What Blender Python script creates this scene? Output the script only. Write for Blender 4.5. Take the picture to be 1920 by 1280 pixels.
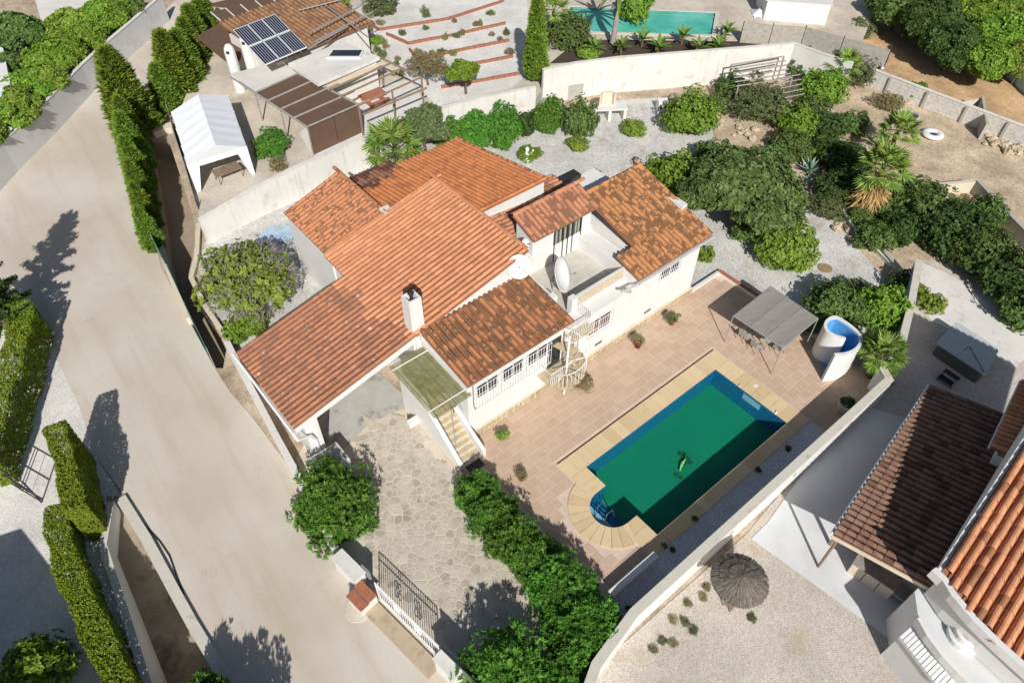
import bpy, math, random
import numpy as np
from mathutils import Vector, Matrix
from mathutils.geometry import tessellate_polygon
R = math.radians
scene = bpy.context.scene
for o in list(bpy.data.objects): bpy.data.objects.remove(o)
# ------------------------------------------------------------------ camera
CAM_H, FPX, PITCH, ROLL = 30.0, 1340.0, R(47.5), R(0.7)
_F = Vector((0, math.cos(PITCH), -math.sin(PITCH)))
_U0 = Vector((0, math.sin(PITCH), math.cos(PITCH))); _R0 = Vector((1, 0, 0))
_Rt = _R0*math.cos(ROLL) + _U0*math.sin(ROLL)
_Up = -_R0*math.sin(ROLL) + _U0*math.cos(ROLL)
cd = bpy.data.cameras.new('camera'); cam = bpy.data.objects.new('camera', cd)
scene.collection.objects.link(cam); scene.camera = cam
cd.sensor_width = 36; cd.lens = 36*FPX/1920; cd.clip_end = 2000; cd.clip_start = 0.5
cam.matrix_world = Matrix(((_Rt.x, _Up.x, -_F.x, 0), (_Rt.y, _Up.y, -_F.y, 0), (_Rt.z, _Up.z, -_F.z, CAM_H), (0, 0, 0, 1)))
# ------------------------------------------------------------------ light
SUN_EL = math.atan2(1.0, 1.36)
sh = Vector((-0.15, 1.0, 0)).normalized()                 # direction shadows fall
sundir = Vector((sh.x*math.cos(SUN_EL), sh.y*math.cos(SUN_EL), -math.sin(SUN_EL)))
sl = bpy.data.lights.new('sun', 'SUN'); sl.energy = 5.0; sl.angle = R(0.55); sl.color = (1.0, 0.965, 0.91)
sun = bpy.data.objects.new('sun', sl); scene.collection.objects.link(sun)
sun.rotation_euler = sundir.to_track_quat('-Z', 'Y').to_euler(); sun.location = (0, -20, 60)
wd = bpy.data.worlds.new('World'); scene.world = wd; wd.use_nodes = True
nt = wd.node_tree; bg = nt.nodes['Background']; sky = nt.nodes.new('ShaderNodeTexSky')
sky.sky_type = 'NISHITA'; sky.sun_disc = False; sky.sun_elevation = SUN_EL
sky.sun_rotation = math.atan2(-sh.x, -sh.y)
sky.air_density = 1.0; sky.dust_density = 1.5
nt.links.new(sky.outputs[0], bg.inputs[0]); bg.inputs[1].default_value = 0.066
scene.view_settings.view_transform = 'Standard'; scene.view_settings.look = 'None'
scene.view_settings.exposure = 0.03; scene.view_settings.gamma = 1.0
scene.render.engine = 'CYCLES'
scene.cycles.max_bounces = 6; scene.cycles.transparent_max_bounces = 12
# ------------------------------------------------------------------ geometry helpers
def W(u, v, z=0.0):
    d = _Rt*((u-960)/FPX) + _Up*((640-v)/FPX) + _F
    return Vector((0, 0, CAM_H)) + d*((z-CAM_H)/d.z)
def mpp(p):                                              # metres per photo pixel at a point
    return (Vector(p)-Vector((0, 0, CAM_H))).dot(_F)/FPX
def pix(p):
    v = Vector(p)-Vector((0, 0, CAM_H)); k = FPX/v.dot(_F)
    return 960+v.dot(_Rt)*k, 640-v.dot(_Up)*k
def upright(base, top, z=0.0):                            # base point and height of a vertical from two photo points
    b = W(base[0], base[1], z); best = None
    for i in range(2, 300):
        h = i*0.05; q = pix((b.x, b.y, z+h)); e = math.hypot(q[0]-top[0], q[1]-top[1])
        if best is None or e < best[0]: best = (e, h)
    return b, best[1]
PHI = R(40.3); _O = W(905, 808, 0)
E1 = Vector((math.cos(PHI), math.sin(PHI), 0)); E2 = Vector((-math.sin(PHI), math.cos(PHI), 0)); UZ = Vector((0, 0, 1))
def Hs(a, b, z=0.0): return Vector((_O.x, _O.y, 0)) + E1*a + E2*b + UZ*z
col = scene.collection
def root_loc(o):
    p = Vector((0, 0, 0))
    while o is not None: p += o.location; o = o.parent
    return p
def tag(o, label=None, cat=None, group=None, kind=None):
    if label: o['label'] = label
    if cat: o['category'] = cat
    if group: o['group'] = group
    if kind: o['kind'] = kind
    return o
def thing(name, loc, label, cat, group=None):
    o = bpy.data.objects.new(name, None); col.objects.link(o); o.location = loc; o.empty_display_size = 0.3
    return tag(o, label, cat, group)
def mesh_obj(name, me, parent=None, loc=None):
    o = bpy.data.objects.new(name, me); col.objects.link(o)
    if parent is not None: o.parent = parent
    if loc is not None: o.location = loc
    return o
class MB:
    def __init__(s): s.v = []; s.f = []
    def add(s, vs, fs):
        n = len(s.v); s.v += [tuple(x) for x in vs]; s.f += [tuple(i+n for i in f) for f in fs]; return s
    def par(s, p, x, y, z):
        p, x, y, z = Vector(p), Vector(x), Vector(y), Vector(z)
        vs = [p, p+x, p+x+y, p+y, p+z, p+x+z, p+x+y+z, p+y+z]
        fs = [(0, 3, 2, 1), (4, 5, 6, 7), (0, 1, 5, 4), (1, 2, 6, 5), (2, 3, 7, 6), (3, 0, 4, 7)]
        if x.cross(y).dot(z) < 0: fs = [f[::-1] for f in fs]
        return s.add(vs, fs)
    def hbox(s, a0, a1, b0, b1, z0, z1): return s.par(Hs(a0, b0, z0), E1*(a1-a0), E2*(b1-b0), UZ*(z1-z0))
    def cbox(s, c, ax, ay, hx, hy, z0, z1):               # centred box, ax/ay unit vectors
        c = Vector((c[0], c[1], z0)); return s.par(c-ax*hx-ay*hy, ax*2*hx, ay*2*hy, UZ*(z1-z0))
    def prism(s, poly, z0, z1):
        n = len(poly); ar = sum(poly[i][0]*poly[(i+1) % n][1]-poly[(i+1) % n][0]*poly[i][1] for i in range(n))
        if ar < 0: poly = poly[::-1]
        g = (lambda k: z1[k] if hasattr(z1, '__len__') else z1)
        vs = [(p[0], p[1], z0) for p in poly]+[(p[0], p[1], g(i)) for i, p in enumerate(poly)]
        fs = [tuple(range(n))[::-1], tuple(range(n, 2*n))]+[(i, (i+1) % n, n+(i+1) % n, n+i) for i in range(n)]
        return s.add(vs, fs)
    def tube(s, pts, r, n=6, r1=None):
        pts = [Vector(p) for p in pts]; m = len(pts); vs = []; fs = []
        for i, p in enumerate(pts):
            t = (pts[min(i+1, m-1)]-pts[max(i-1, 0)]).normalized()
            u = t.orthogonal() if i == 0 else (u-t*u.dot(t))
            u.normalize(); w = t.cross(u)
            rr = r if r1 is None else r+(r1-r)*i/(m-1)
            for k in range(n):
                an = 2*math.pi*k/n; vs.append(p+u*(rr*math.cos(an))+w*(rr*math.sin(an)))
        for i in range(m-1):
            for k in range(n):
                a = i*n+k; b = i*n+(k+1) % n; fs.append((a, b, b+n, a+n))
        fs.append(tuple(range(n))[::-1]); fs.append(tuple(range((m-1)*n, m*n)))
        return s.add(vs, fs)
    def lathe(s, c, prof, n=16):
        c = Vector(c); vs = []; fs = []; m = len(prof)
        for r, z in prof:
            for k in range(n):
                an = 2*math.pi*k/n; vs.append(c+Vector((r*math.cos(an), r*math.sin(an), z)))
        for i in range(m-1):
            for k in range(n):
                a = i*n+k; b = i*n+(k+1) % n; fs.append((a, b, b+n, a+n))
        fs.append(tuple(range((m-1)*n, m*n))); fs.append(tuple(range(n))[::-1])
        return s.add(vs, fs)
    def wall(s, pts, th, z0, z1, closed=False):           # thick wall along a polyline, z per point allowed
        pts = [Vector((p[0], p[1])) for p in pts]; n = len(pts); L = []; Rr = []
        for i in range(n):
            if closed: a, b = pts[i-1], pts[(i+1) % n]
            else: a, b = pts[max(i-1, 0)], pts[min(i+1, n-1)]
            d1 = (pts[i]-a); d2 = (b-pts[i])
            d1 = d1.normalized() if d1.length > 1e-6 else d2.normalized(); d2 = d2.normalized() if d2.length > 1e-6 else d1
            t = (d1+d2).normalized(); nn = Vector((-t.y, t.x)); c = max(0.35, nn.dot(Vector((-d1.y, d1.x))))
            L.append(pts[i]+nn*(th/2/c)); Rr.append(pts[i]-nn*(th/2/c))
        g = lambda zz, i: zz[i] if hasattr(zz, '__len__') else zz
        vs = []
        for i in range(n):
            vs += [(L[i].x, L[i].y, g(z0, i)), (Rr[i].x, Rr[i].y, g(z0, i)), (Rr[i].x, Rr[i].y, g(z1, i)), (L[i].x, L[i].y, g(z1, i))]
        fs = []
        for i in range(n if closed else n-1):
            a = 4*i; b = 4*((i+1) % n)
            fs += [(a+3, a+2, b+2, b+3), (a+1, b+1, b+2, a+2), (a, a+3, b+3, b), (a+1, a, b, b+1)]
        if not closed: fs += [(0, 1, 2, 3), (4*n-1, 4*n-2, 4*n-3, 4*n-4)]
        return s.add(vs, fs)
    def build(s, name, mat, parent=None, smooth=False):
        off = root_loc(parent) if parent is not None else Vector((0, 0, 0))
        me = bpy.data.meshes.new(name)
        me.from_pydata([(x-off.x, y-off.y, z-off.z) for x, y, z in s.v], [], s.f); me.update()
        me.materials.append(mat)
        if smooth: me.polygons.foreach_set('use_smooth', [True]*len(me.polygons))
        return mesh_obj(name, me, parent)
def np_mesh(name, V, F, mat, rnd=None, smooth=False):    # V (n,3), F (m,k)
    V = np.asarray(V, np.float32); F = np.asarray(F, np.int32); k = F.shape[1]
    me = bpy.data.meshes.new(name); me.vertices.add(len(V)); me.vertices.foreach_set('co', V.ravel())
    me.loops.add(F.size); me.loops.foreach_set('vertex_index', F.ravel())
    me.polygons.add(len(F)); me.polygons.foreach_set('loop_start', np.arange(len(F), dtype=np.int32)*k)
    me.update(calc_edges=True)
    me.polygons.foreach_set('use_smooth', np.full(len(F), bool(smooth)))
    if rnd is not None:
        at = me.attributes.new('rnd', 'FLOAT', 'FACE'); at.data.foreach_set('value', np.asarray(rnd, np.float32))
    me.materials.append(mat); return me
def sheet(name, polys, z, mat, parent=None, kind='structure'):     # polys: outer ring then holes
    vs = []; rings = []
    for p in polys:
        rings.append([Vector((q[0], q[1], 0)) for q in p]); vs += [(q[0], q[1], z) for q in p]
    tris = tessellate_polygon(rings); fs = []
    for t in tris:
        a, b, c = [Vector(vs[i]) for i in t]
        fs.append(t if (b-a).cross(c-a).z > 0 else t[::-1])
    m = MB(); m.add(vs, fs); o = m.build(name, mat, parent)
    if parent is None: tag(o, kind=kind)
    return o
def PW(pts, z=0.0): return [W(u, v, z) for u, v in pts]
def inpoly(x, y, P):
    c = False; n = len(P)
    for i in range(n):
        x1, y1 = P[i][0], P[i][1]; x2, y2 = P[i-1][0], P[i-1][1]
        if (y1 > y) != (y2 > y) and x < (x2-x1)*(y-y1)/(y2-y1)+x1: c = not c
    return c
def copy_tree(o, parent=None):
    c = o.copy(); col.objects.link(c); c.parent = parent
    for ch in list(o.children): copy_tree(ch, c)
    return c
# ------------------------------------------------------------------ materials
class NM:
    def __init__(s, name):
        s.m = bpy.data.materials.new(name); s.m.use_nodes = True; s.t = s.m.node_tree
        s.b = s.t.nodes['Principled BSDF']; s.pos = s.t.nodes.new('ShaderNodeNewGeometry').outputs['Position']
    def n(s, ty, **kw):
        x = s.t.nodes.new(ty)
        for k, v in kw.items():
            if hasattr(x, k): setattr(x, k, v)
            else: x.inputs[k].default_value = v
        return x
    def l(s, a, b): s.t.links.new(a, b)
    def noise(s, sc, detail=4, rough=0.6, vec=None):
        x = s.n('ShaderNodeTexNoise'); x.inputs['Scale'].default_value = sc; x.inputs['Detail'].default_value = detail
        x.inputs['Roughness'].default_value = rough; s.l(vec or s.pos, x.inputs['Vector']); return x.outputs['Fac']
    def ramp(s, fac, stops):
        x = s.n('ShaderNodeValToRGB'); e = x.color_ramp.elements
        while len(e) < len(stops): e.new(0.5)
        for i, (p, c) in enumerate(stops):
            e[i].position = p; e[i].color = (c[0], c[1], c[2], 1) if hasattr(c, '__len__') else (c, c, c, 1)
        s.l(fac, x.inputs[0]); return x.outputs[0]
    def mix(s, fac, a, b, mode='MIX'):
        x = s.n('ShaderNodeMix', data_type='RGBA', blend_type=mode)
        for sock, v in ((x.inputs[0], fac), (x.inputs[6], a), (x.inputs[7], b)):
            if hasattr(v, 'is_linked') or hasattr(v, 'links'): s.l(v, sock)
            elif hasattr(v, '__len__'): sock.default_value = (v[0], v[1], v[2], 1)
            else: sock.default_value = v
        return x.outputs[2]
    def math(s, op, a, b=None):
        x = s.n('ShaderNodeMath', operation=op)
        for i, v in enumerate((a, b)):
            if v is None: continue
            if hasattr(v, 'links'): s.l(v, x.inputs[i])
            else: x.inputs[i].default_value = v
        return x.outputs[0]
    def bump(s, h, st=0.3, dist=0.02):
        x = s.n('ShaderNodeBump'); x.inputs['Strength'].default_value = st; x.inputs['Distance'].default_value = dist
        s.l(h, x.inputs['Height']); s.l(x.outputs[0], s.b.inputs['Normal'])
    def done(s, colr=None, rough=0.8, spec=0.3, metal=0.0):
        if colr is not None:
            if hasattr(colr, 'links'): s.l(colr, s.b.inputs['Base Color'])
            else: s.b.inputs['Base Color'].default_value = (colr[0], colr[1], colr[2], 1)
        s.b.inputs['Roughness'].default_value = rough; s.b.inputs['Specular IOR Level'].default_value = spec
        s.b.inputs['Metallic'].default_value = metal; return s.m
def sc3(c, k): return tuple(min(1, x*k) for x in c)
def m_plain(name, c, var=0.12, scale=1.5, rough=0.8, bump=0.15, bsc=30, spec=0.3, metal=0.0, stain=None, streak=0.0):
    k = NM(name); f = k.noise(scale, 5, 0.65)
    cc = k.ramp(f, [(0.3, sc3(c, 1-var)), (0.7, sc3(c, 1+var))])
    if stain:
        g = k.noise(stain[1], 6, 0.7); cc = k.mix(k.ramp(g, [(stain[2], 0), (stain[3], 1)]), cc, stain[0])
    if streak:
        mp = k.n('ShaderNodeMapping'); mp.inputs['Scale'].default_value = (1.0, 1.0, 0.10); k.l(k.pos, mp.inputs[0])
        cc = k.mix(k.ramp(k.noise(3.2, 5, 0.65, mp.outputs[0]), [(0.56, 0), (0.78, streak)]), cc, (0.40, 0.37, 0.31))
    if bump: k.bump(k.noise(bsc, 3), bump, 0.01)
    return k.done(cc, rough, spec, metal)
def m_gravel(name, c1, c2, sc=9.0, patch=0.25, dirt=None):
    k = NM(name); v = k.n('ShaderNodeTexVoronoi'); v.inputs['Scale'].default_value = sc; k.l(k.pos, v.inputs['Vector'])
    cc = k.ramp(v.outputs['Color'], [(0.15, c1), (0.75, c2)])
    big = k.ramp(k.noise(0.35, 5, 0.6), [(0.35, 1-patch), (0.65, 1+patch*0.4)])
    cc = k.mix(1.0, cc, big, 'MULTIPLY')
    if dirt: cc = k.mix(k.ramp(k.noise(dirt[1], 6, 0.7), [(dirt[2], 0), (dirt[3], 1)]), cc, dirt[0])
    k.bump(v.outputs['Distance'], 0.5, 0.03); return k.done(cc, 0.95, 0.1)
def m_tile(name, base, dark, dark_amt, obj_random=False, patch=None, pale=None, dsc=1.3):
    k = NM(name)
    if obj_random: rnd = k.n('ShaderNodeObjectInfo').outputs['Random']
    else:
        a = k.n('ShaderNodeAttribute'); a.attribute_name = 'rnd'; rnd = a.outputs['Fac']
    cc = k.ramp(rnd, [(0.0, sc3(base, 0.45)), (0.12, sc3(base, 0.60)), (0.16, sc3(base, 0.86)), (0.6, sc3(base, 1.0)), (1.0, sc3(base, 1.16))])
    fine = k.noise(14, 4, 0.7); cc = k.mix(k.ramp(fine, [(0.45, 0), (0.75, 0.35)]), cc, sc3(base, 0.55))
    if dark_amt > 0:
        f = k.math('ADD', k.noise(dsc, 3, 0.6), k.math('MULTIPLY', k.math('SUBTRACT', rnd, 0.5), 0.34))
        f = k.math('ADD', f, k.math('MULTIPLY', k.math('SUBTRACT', k.noise(9, 3), 0.5), 0.25))
        cc = k.mix(k.ramp(f, [(0.62-dark_amt*0.3, 0), (0.70-dark_amt*0.3, 0.85)]), cc, dark)
    if pale:
        p = k.math('ADD', k.noise(2.2, 4, 0.7), k.math('MULTIPLY', k.math('SUBTRACT', rnd, 0.5), 0.25))
        cc = k.mix(k.ramp(p, [(pale[1], 0), (pale[1]+0.05, 0.8)]), cc, pale[0])
    k.bump(k.noise(40, 3), 0.2, 0.01)
    return k.done(cc, 0.85, 0.2)
LEAFK = 1.8
def m_leaf(name, c1, c2, c3=None, trans=0.3, gloss=0.35):
    c1, c2, c3 = [tuple(min(1, x*LEAFK) for x in c) for c in (c1, c2, c3 or sc3(c2, 1.4))]
    k = NM(name); a = k.n('ShaderNodeAttribute'); a.attribute_name = 'rnd'
    st = [(0.0, c1), (0.6, c2), (1.0, c3 or sc3(c2, 1.4))]
    oi = k.n('ShaderNodeObjectInfo').outputs['Random']
    cc = k.ramp(a.outputs['Fac'], st)
    hs = k.n('ShaderNodeHueSaturation'); k.l(cc, hs.inputs['Color'])
    k.l(k.math('ADD', k.math('MULTIPLY', oi, 0.35), 0.85), hs.inputs['Value'])
    k.l(k.math('ADD', k.math('MULTIPLY', oi, 0.03), 0.485), hs.inputs['Hue']); cc = hs.outputs[0]
    k.done(cc, 0.58, gloss*0.6)
    tr = k.n('ShaderNodeBsdfTranslucent'); k.l(cc, tr.inputs[0]); mx = k.n('ShaderNodeMixShader'); mx.inputs[0].default_value = trans
    k.l(k.b.outputs[0], mx.inputs[1]); k.l(tr.outputs[0], mx.inputs[2])
    k.l(mx.outputs[0], k.t.nodes['Material Output'].inputs['Surface']); return k.m
ORD = ['first', 'second', 'third', 'fourth', 'fifth', 'sixth', 'seventh', 'eighth', 'ninth', 'tenth', 'eleventh', 'twelfth', 'thirteenth', 'fourteenth', 'fifteenth']
M = {}
M['white'] = m_plain('white_render', (0.68, 0.67, 0.645), 0.05, 0.6, 0.85, 0.12, 25, 0.2, stain=((0.52, 0.47, 0.38), 0.9, 0.63, 0.85))
M['white_clean'] = m_plain('white_paint', (0.70, 0.695, 0.675), 0.04, 0.7, 0.8, 0.1, 20, 0.2, stain=((0.54, 0.51, 0.45), 1.1, 0.56, 0.85), streak=0.35)
M['white_old'] = m_plain('old_white_render', (0.66, 0.64, 0.60), 0.08, 0.5, 0.9, 0.2, 20, 0.15, stain=((0.40, 0.36, 0.30), 0.8, 0.56, 0.8), streak=0.6)
M['white_metal'] = m_plain('white_metal', (0.78, 0.78, 0.78), 0.03, 3, 0.4, 0)
M['cream'] = m_plain('cream_render', (0.62, 0.55, 0.43), 0.08, 0.8, 0.9, 0.15, stain=((0.40, 0.34, 0.26), 1.0, 0.6, 0.8))
M['grey_wall'] = m_plain('grey_render_wall', (0.68, 0.68, 0.68), 0.06, 0.6, 0.9, 0.2, stain=((0.48, 0.46, 0.43), 0.5, 0.52, 0.8))
M['block'] = m_plain('concrete_block', (0.58, 0.555, 0.51), 0.15, 3, 0.95, 0.3)
M['concrete'] = m_plain('concrete', (0.42, 0.40, 0.36), 0.12, 0.7, 0.9, 0.2, stain=((0.26, 0.23, 0.19), 0.7, 0.52, 0.8))
M['patio'] = m_plain('pale_patio', (0.64, 0.65, 0.65), 0.05, 0.5, 0.8, 0.1, stain=((0.53, 0.53, 0.52), 0.4, 0.5, 0.8))
M['black_metal'] = m_plain('black_metal', (0.03, 0.03, 0.03), 0.1, 3, 0.5, 0)
M['grey_metal'] = m_plain('grey_metal', (0.35, 0.35, 0.34), 0.08, 3, 0.45, 0, metal=0.3)
M['brown_metal'] = m_plain('brown_metal', (0.16, 0.10, 0.07), 0.1, 3, 0.5, 0)
M['wood'] = m_plain('weathered_wood', (0.24, 0.17, 0.12), 0.3, 6, 0.85, 0.2)
M['grey_wood'] = m_plain('grey_wood', (0.30, 0.27, 0.24), 0.25, 6, 0.9, 0.2)
M['bark'] = m_plain('bark', (0.14, 0.10, 0.07), 0.4, 8, 0.95, 0.5)
M['twig'] = m_plain('twig', (0.34, 0.30, 0.26), 0.3, 8, 0.95, 0.3)
M['glass'] = NM('window_glass').done((0.02, 0.025, 0.03), 0.08, 0.8)
M['dark'] = m_plain('dark_interior', (0.03, 0.028, 0.025), 0.2, 2, 0.9, 0)
M['terracotta'] = m_plain('terracotta', (0.36, 0.14, 0.08), 0.15, 6, 0.8, 0.1)
M['red_glaze'] = m_plain('red_glaze', (0.22, 0.02, 0.025), 0.15, 6, 0.3, 0)
M['soil'] = m_plain('plant_soil', (0.07, 0.05, 0.035), 0.3, 12, 1.0, 0.5)
# ================================================================== SETTING
random.seed(7)
POOL = dict(a0=2.58, a1=12.44, b0=-9.6, b1=-4.92, rc=(1.95, -7.3), rr=1.02)
def pool_ring(off=0.0, n=14):                              # pool outline (roman end included), counter-clockwise in a,b
    a0, a1, b0, b1 = POOL['a0']-off, POOL['a1']+off, POOL['b0']-off, POOL['b1']+off
    cx, cy = POOL['rc']; r = POOL['rr']+off; out = [(a0, b0), (a1, b0), (a1, b1), (a0, b1), (a0, cy+r)]
    for i in range(n+1):
        t = math.pi/2+math.pi*i/n; out.append((cx+r*math.cos(t), cy+r*math.sin(t)))
    out.append((a0, cy-r)); return out
pool_w = [Hs(a, b) for a, b in pool_ring(0.0)]
trench_px = [(203, 945), (196, 1030), (232, 1140), (283, 1300), (440, 1300), (335, 1120), (236, 945)]
trench_w = PW(trench_px)
lane_px = [(283, 268), (318, 268), (338, 330), (362, 405), (366, 455), (352, 520), (382, 590), (425, 650), (418, 690), (398, 688), (350, 600), (318, 480)]
lane_w = PW(lane_px)
M['ground'] = m_gravel('dry_ground', (0.42, 0.33, 0.24), (0.56, 0.46, 0.35), 12, 0.3, ((0.24, 0.17, 0.11), 0.8, 0.5, 0.75))
big = [Vector((-400, -120)), Vector((400, -120)), Vector((400, 600)), Vector((-400, 600))]
sheet('ground', [big, pool_w, trench_w, lane_w], -0.03, M['ground'])
# road ---------------------------------------------------------------
k = NM('road_concrete'); f = k.noise(0.25, 5, 0.6)
cc = k.ramp(f, [(0.3, (0.57, 0.505, 0.425)), (0.52, (0.64, 0.595, 0.525)), (0.75, (0.69, 0.655, 0.60))])
sp = k.noise(6, 6, 0.8); cc = k.mix(k.ramp(sp, [(0.62, 0), (0.72, 0.5)]), cc, (0.30, 0.24, 0.18))
mpn = k.n('ShaderNodeMapping'); rd = W(600, 1150)-W(300, 620); mpn.inputs['Rotation'].default_value = (0, 0, -math.atan2(rd.y, rd.x)); mp0 = k.n('ShaderNodeMapping'); mp0.inputs['Rotation'].default_value = (0, 0, -math.atan2(rd.y, rd.x)); mpn.inputs['Rotation'].default_value = (0, 0, 0); mpn.inputs['Scale'].default_value = (0.10, 1.0, 1.0); k.l(k.pos, mp0.inputs[0]); k.l(mp0.outputs[0], mpn.inputs[0])
st1 = k.noise(0.9, 5, 0.6, mpn.outputs[0]); cc = k.mix(k.ramp(st1, [(0.33, 0.5), (0.5, 0)]), cc, (0.50, 0.41, 0.30)); cc = k.mix(k.ramp(st1, [(0.52, 0), (0.7, 0.5)]), cc, (0.66, 0.61, 0.54))
spk = k.noise(22, 2, 0.5); cc = k.mix(k.ramp(k.math('MULTIPLY', spk, k.noise(0.5, 3)), [(0.36, 0), (0.42, 0.6)]), cc, (0.22, 0.17, 0.12))
crk = k.noise(1.2, 6, 0.75); cc = k.mix(k.ramp(crk, [(0.60, 0), (0.75, 0.35)]), cc, (0.36, 0.29, 0.21)); cc = k.mix(k.ramp(k.noise(0.12, 3, 0.5), [(0.35, 0.35), (0.65, 0)]), cc, (0.36, 0.27, 0.18)); cc = k.mix(k.ramp(k.noise(30, 3, 0.8), [(0.35, 0.35), (0.6, 0)]), cc, (0.40, 0.35, 0.28)); k.bump(k.noise(20, 4), 0.35, 0.015); M['road'] = k.done(cc, 0.9, 0.15)
road_px = [(-60, 395), (0, 332), (60, 272), (150, 168), (225, 98), (322, 8), (352, -30), (440, -30), (340, 110), (272, 250), (288, 440),
           (302, 500), (345, 583), (404, 692), (432, 735), (468, 775), (545, 878), (600, 975), (640, 1060), (672, 1108), (712, 1152), (780, 1215), (880, 1310),
           (1000, 1420), (480, 1420), (433, 1290), (330, 1110), (240, 935), (178, 855), (150, 765), (112, 685), (92, 622), (-60, 540)]
sheet('road', [PW(road_px)], -0.005, M['road'])
M['gravel_white'] = m_gravel('white_gravel', (0.58, 0.56, 0.52), (0.76, 0.735, 0.69), 16, 0.18)
M['gravel_yard'] = m_gravel('yard_gravel', (0.48, 0.47, 0.44), (0.66, 0.645, 0.61), 11, 0.16, ((0.36, 0.28, 0.20), 0.5, 0.53, 0.75))
M['gravel_pink'] = m_gravel('pinkish_gravel', (0.44, 0.385, 0.33), (0.64, 0.58, 0.51), 20, 0.14, ((0.44, 0.34, 0.20), 0.3, 0.58, 0.75))
M['gravel_grey'] = m_gravel('grey_gravel', (0.46, 0.46, 0.47), (0.66, 0.66, 0.66), 18, 0.12)
M['soil_tan'] = m_gravel('tan_soil', (0.46, 0.35, 0.235), (0.64, 0.52, 0.38), 9, 0.3, ((0.34, 0.27, 0.19), 0.5, 0.5, 0.7))
M['soil_orange'] = m_gravel('orange_soil', (0.50, 0.31, 0.16), (0.62, 0.43, 0.25), 8, 0.3)
sheet('left_gravel_yard', [PW([(-80, 560), (92, 622), (112, 685), (150, 765), (178, 855), (228, 930), (200, 930), (190, 1030), (226, 1140), (277, 1310), (277, 1420), (-80, 1420)])], -0.012, M['gravel_white'])
sheet('back_gravel_yard', [PW([(388, 442), (560, 372), (760, 280), (905, 225), (1120, 190), (1290, 180), (1330, 220), (1350, 300), (1560, 410), (1640, 500), (1700, 560), (1640, 640), (1532, 640), (1350, 515), (1298, 556), (1100, 560), (880, 600), (700, 700), (450, 655), (400, 580), (372, 500)])], -0.015, M['gravel_yard'])
sheet('garden_soil', [PW([(1330, 205), (1380, 170), (1500, 130), (1640, 150), (1920, 262), (2150, 350), (2150, 620), (1920, 560), (1722, 486), (1640, 500), (1560, 410), (1350, 300)])], -0.010, M['soil_tan'])
sheet('hill_soil', [PW([(1560, 100), (1640, 128), (1920, 236), (2150, 330), (2150, -40), (1640, -40), (1585, 10)])], -0.008, M['soil_orange'])
# villa terrace, drive, gravel strip ---------------------------------
M['joint'] = m_plain('paving_joint', (0.60, 0.475, 0.38), 0.1, 2, 0.9, 0.2)
ring = [Hs(a, b) for a, b in [(-1.0, 0.35), (16.1, 0.35), (18.75, 0.0), (18.75, -11.6), (13.4, -11.6), (13.4, -10.3), (-1.3, -10.35), (-1.7, -8.0), (-1.9, -2.2), (-2.3, -0.6)]]
sheet('pool_terrace', [ring, pool_w], 0.0, M['joint'])
terr_poly = [(-0.8, 0.1), (15.9, 0.1), (18.7, -0.1), (18.7, -11.5), (13.55, -11.5), (13.55, -10.3), (-1.0, -10.3), (-1.3, -8.0), (-1.5, -2.2), (-1.3, -1.1)]
k = NM('stamped_paving'); oi = k.n('ShaderNodeObjectInfo').outputs['Random']
cc = k.ramp(oi, [(0, (0.485, 0.35, 0.255)), (0.5, (0.515, 0.38, 0.282)), (1, (0.55, 0.415, 0.315))])
cc = k.mix(k.ramp(k.noise(1.6, 6, 0.75), [(0.46, 0), (0.7, 0.6)]), cc, (0.42, 0.285, 0.20))
cc = k.mix(k.ramp(k.noise(0.35, 3), [(0.4, 0), (0.7, 0.35)]), cc, (0.53, 0.40, 0.29))
k.bump(k.noise(25, 4), 0.3, 0.01); M['paver'] = k.done(cc, 0.85, 0.2)
terrace_obj = bpy.data.objects['pool_terrace']
def in_coping(a, b):
    if 1.6 < a < 13.5 and -10.3 < b < -3.92: return True
    cx, cy = POOL['rc']; return math.hypot(a-cx, b-cy) < 2.08 and a < 1.7
pav = []
ta, tb = 0.78, 0.52
i = 0; b = -11.5
while b < 0.1:
    off = (i % 2)*ta*0.5; a = -2.0+off
    while a < 18.7:
        quad = [(a+0.012, b+0.012), (a+ta-0.012, b+0.012), (a+ta-0.012, b+tb-0.012), (a+0.012, b+tb-0.012)]
        ca, cb = a+ta/2, b+tb/2
        if all(inpoly(x, y, terr_poly) for x, y in quad) and not any(in_coping(x, y) for x, y in quad): pav.append((ca, cb, ta/2-0.012, tb/2-0.012))
        else:                                             # cut pieces along the edges
            for s0, s1 in ((0, 0.5), (0.5, 1)):
                q = [(a+ta*s0+0.012, b+0.012), (a+ta*s1-0.012, b+0.012), (a+ta*s1-0.012, b+tb-0.012), (a+ta*s0+0.012, b+tb-0.012)]
                if all(inpoly(x, y, terr_poly) for x, y in q) and not any(in_coping(x, y) for x, y in q): pav.append((a+ta*(s0+s1)/2, cb, ta/4-0.012, tb/2-0.012))
        a += ta
    b += tb; i += 1
pav.sort(key=lambda p: -p[2]*p[3]/(Hs(p[0], p[1])-Vector((0, 0, 30))).length**2)
def slab_mesh(hx, hy, t, mat, name):
    m = MB(); c = 0.012
    m.add([(-hx, -hy, 0), (hx, -hy, 0), (hx, hy, 0), (-hx, hy, 0), (-hx+c, -hy+c, t), (hx-c, -hy+c, t), (hx-c, hy-c, t), (-hx+c, hy-c, t)],
          [(4, 5, 6, 7), (0, 1, 5, 4), (1, 2, 6, 5), (2, 3, 7, 6), (3, 0, 4, 7)])
    me = bpy.data.meshes.new(name); me.from_pydata(m.v, [], m.f); me.materials.append(mat); return me
pm = {}
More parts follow.
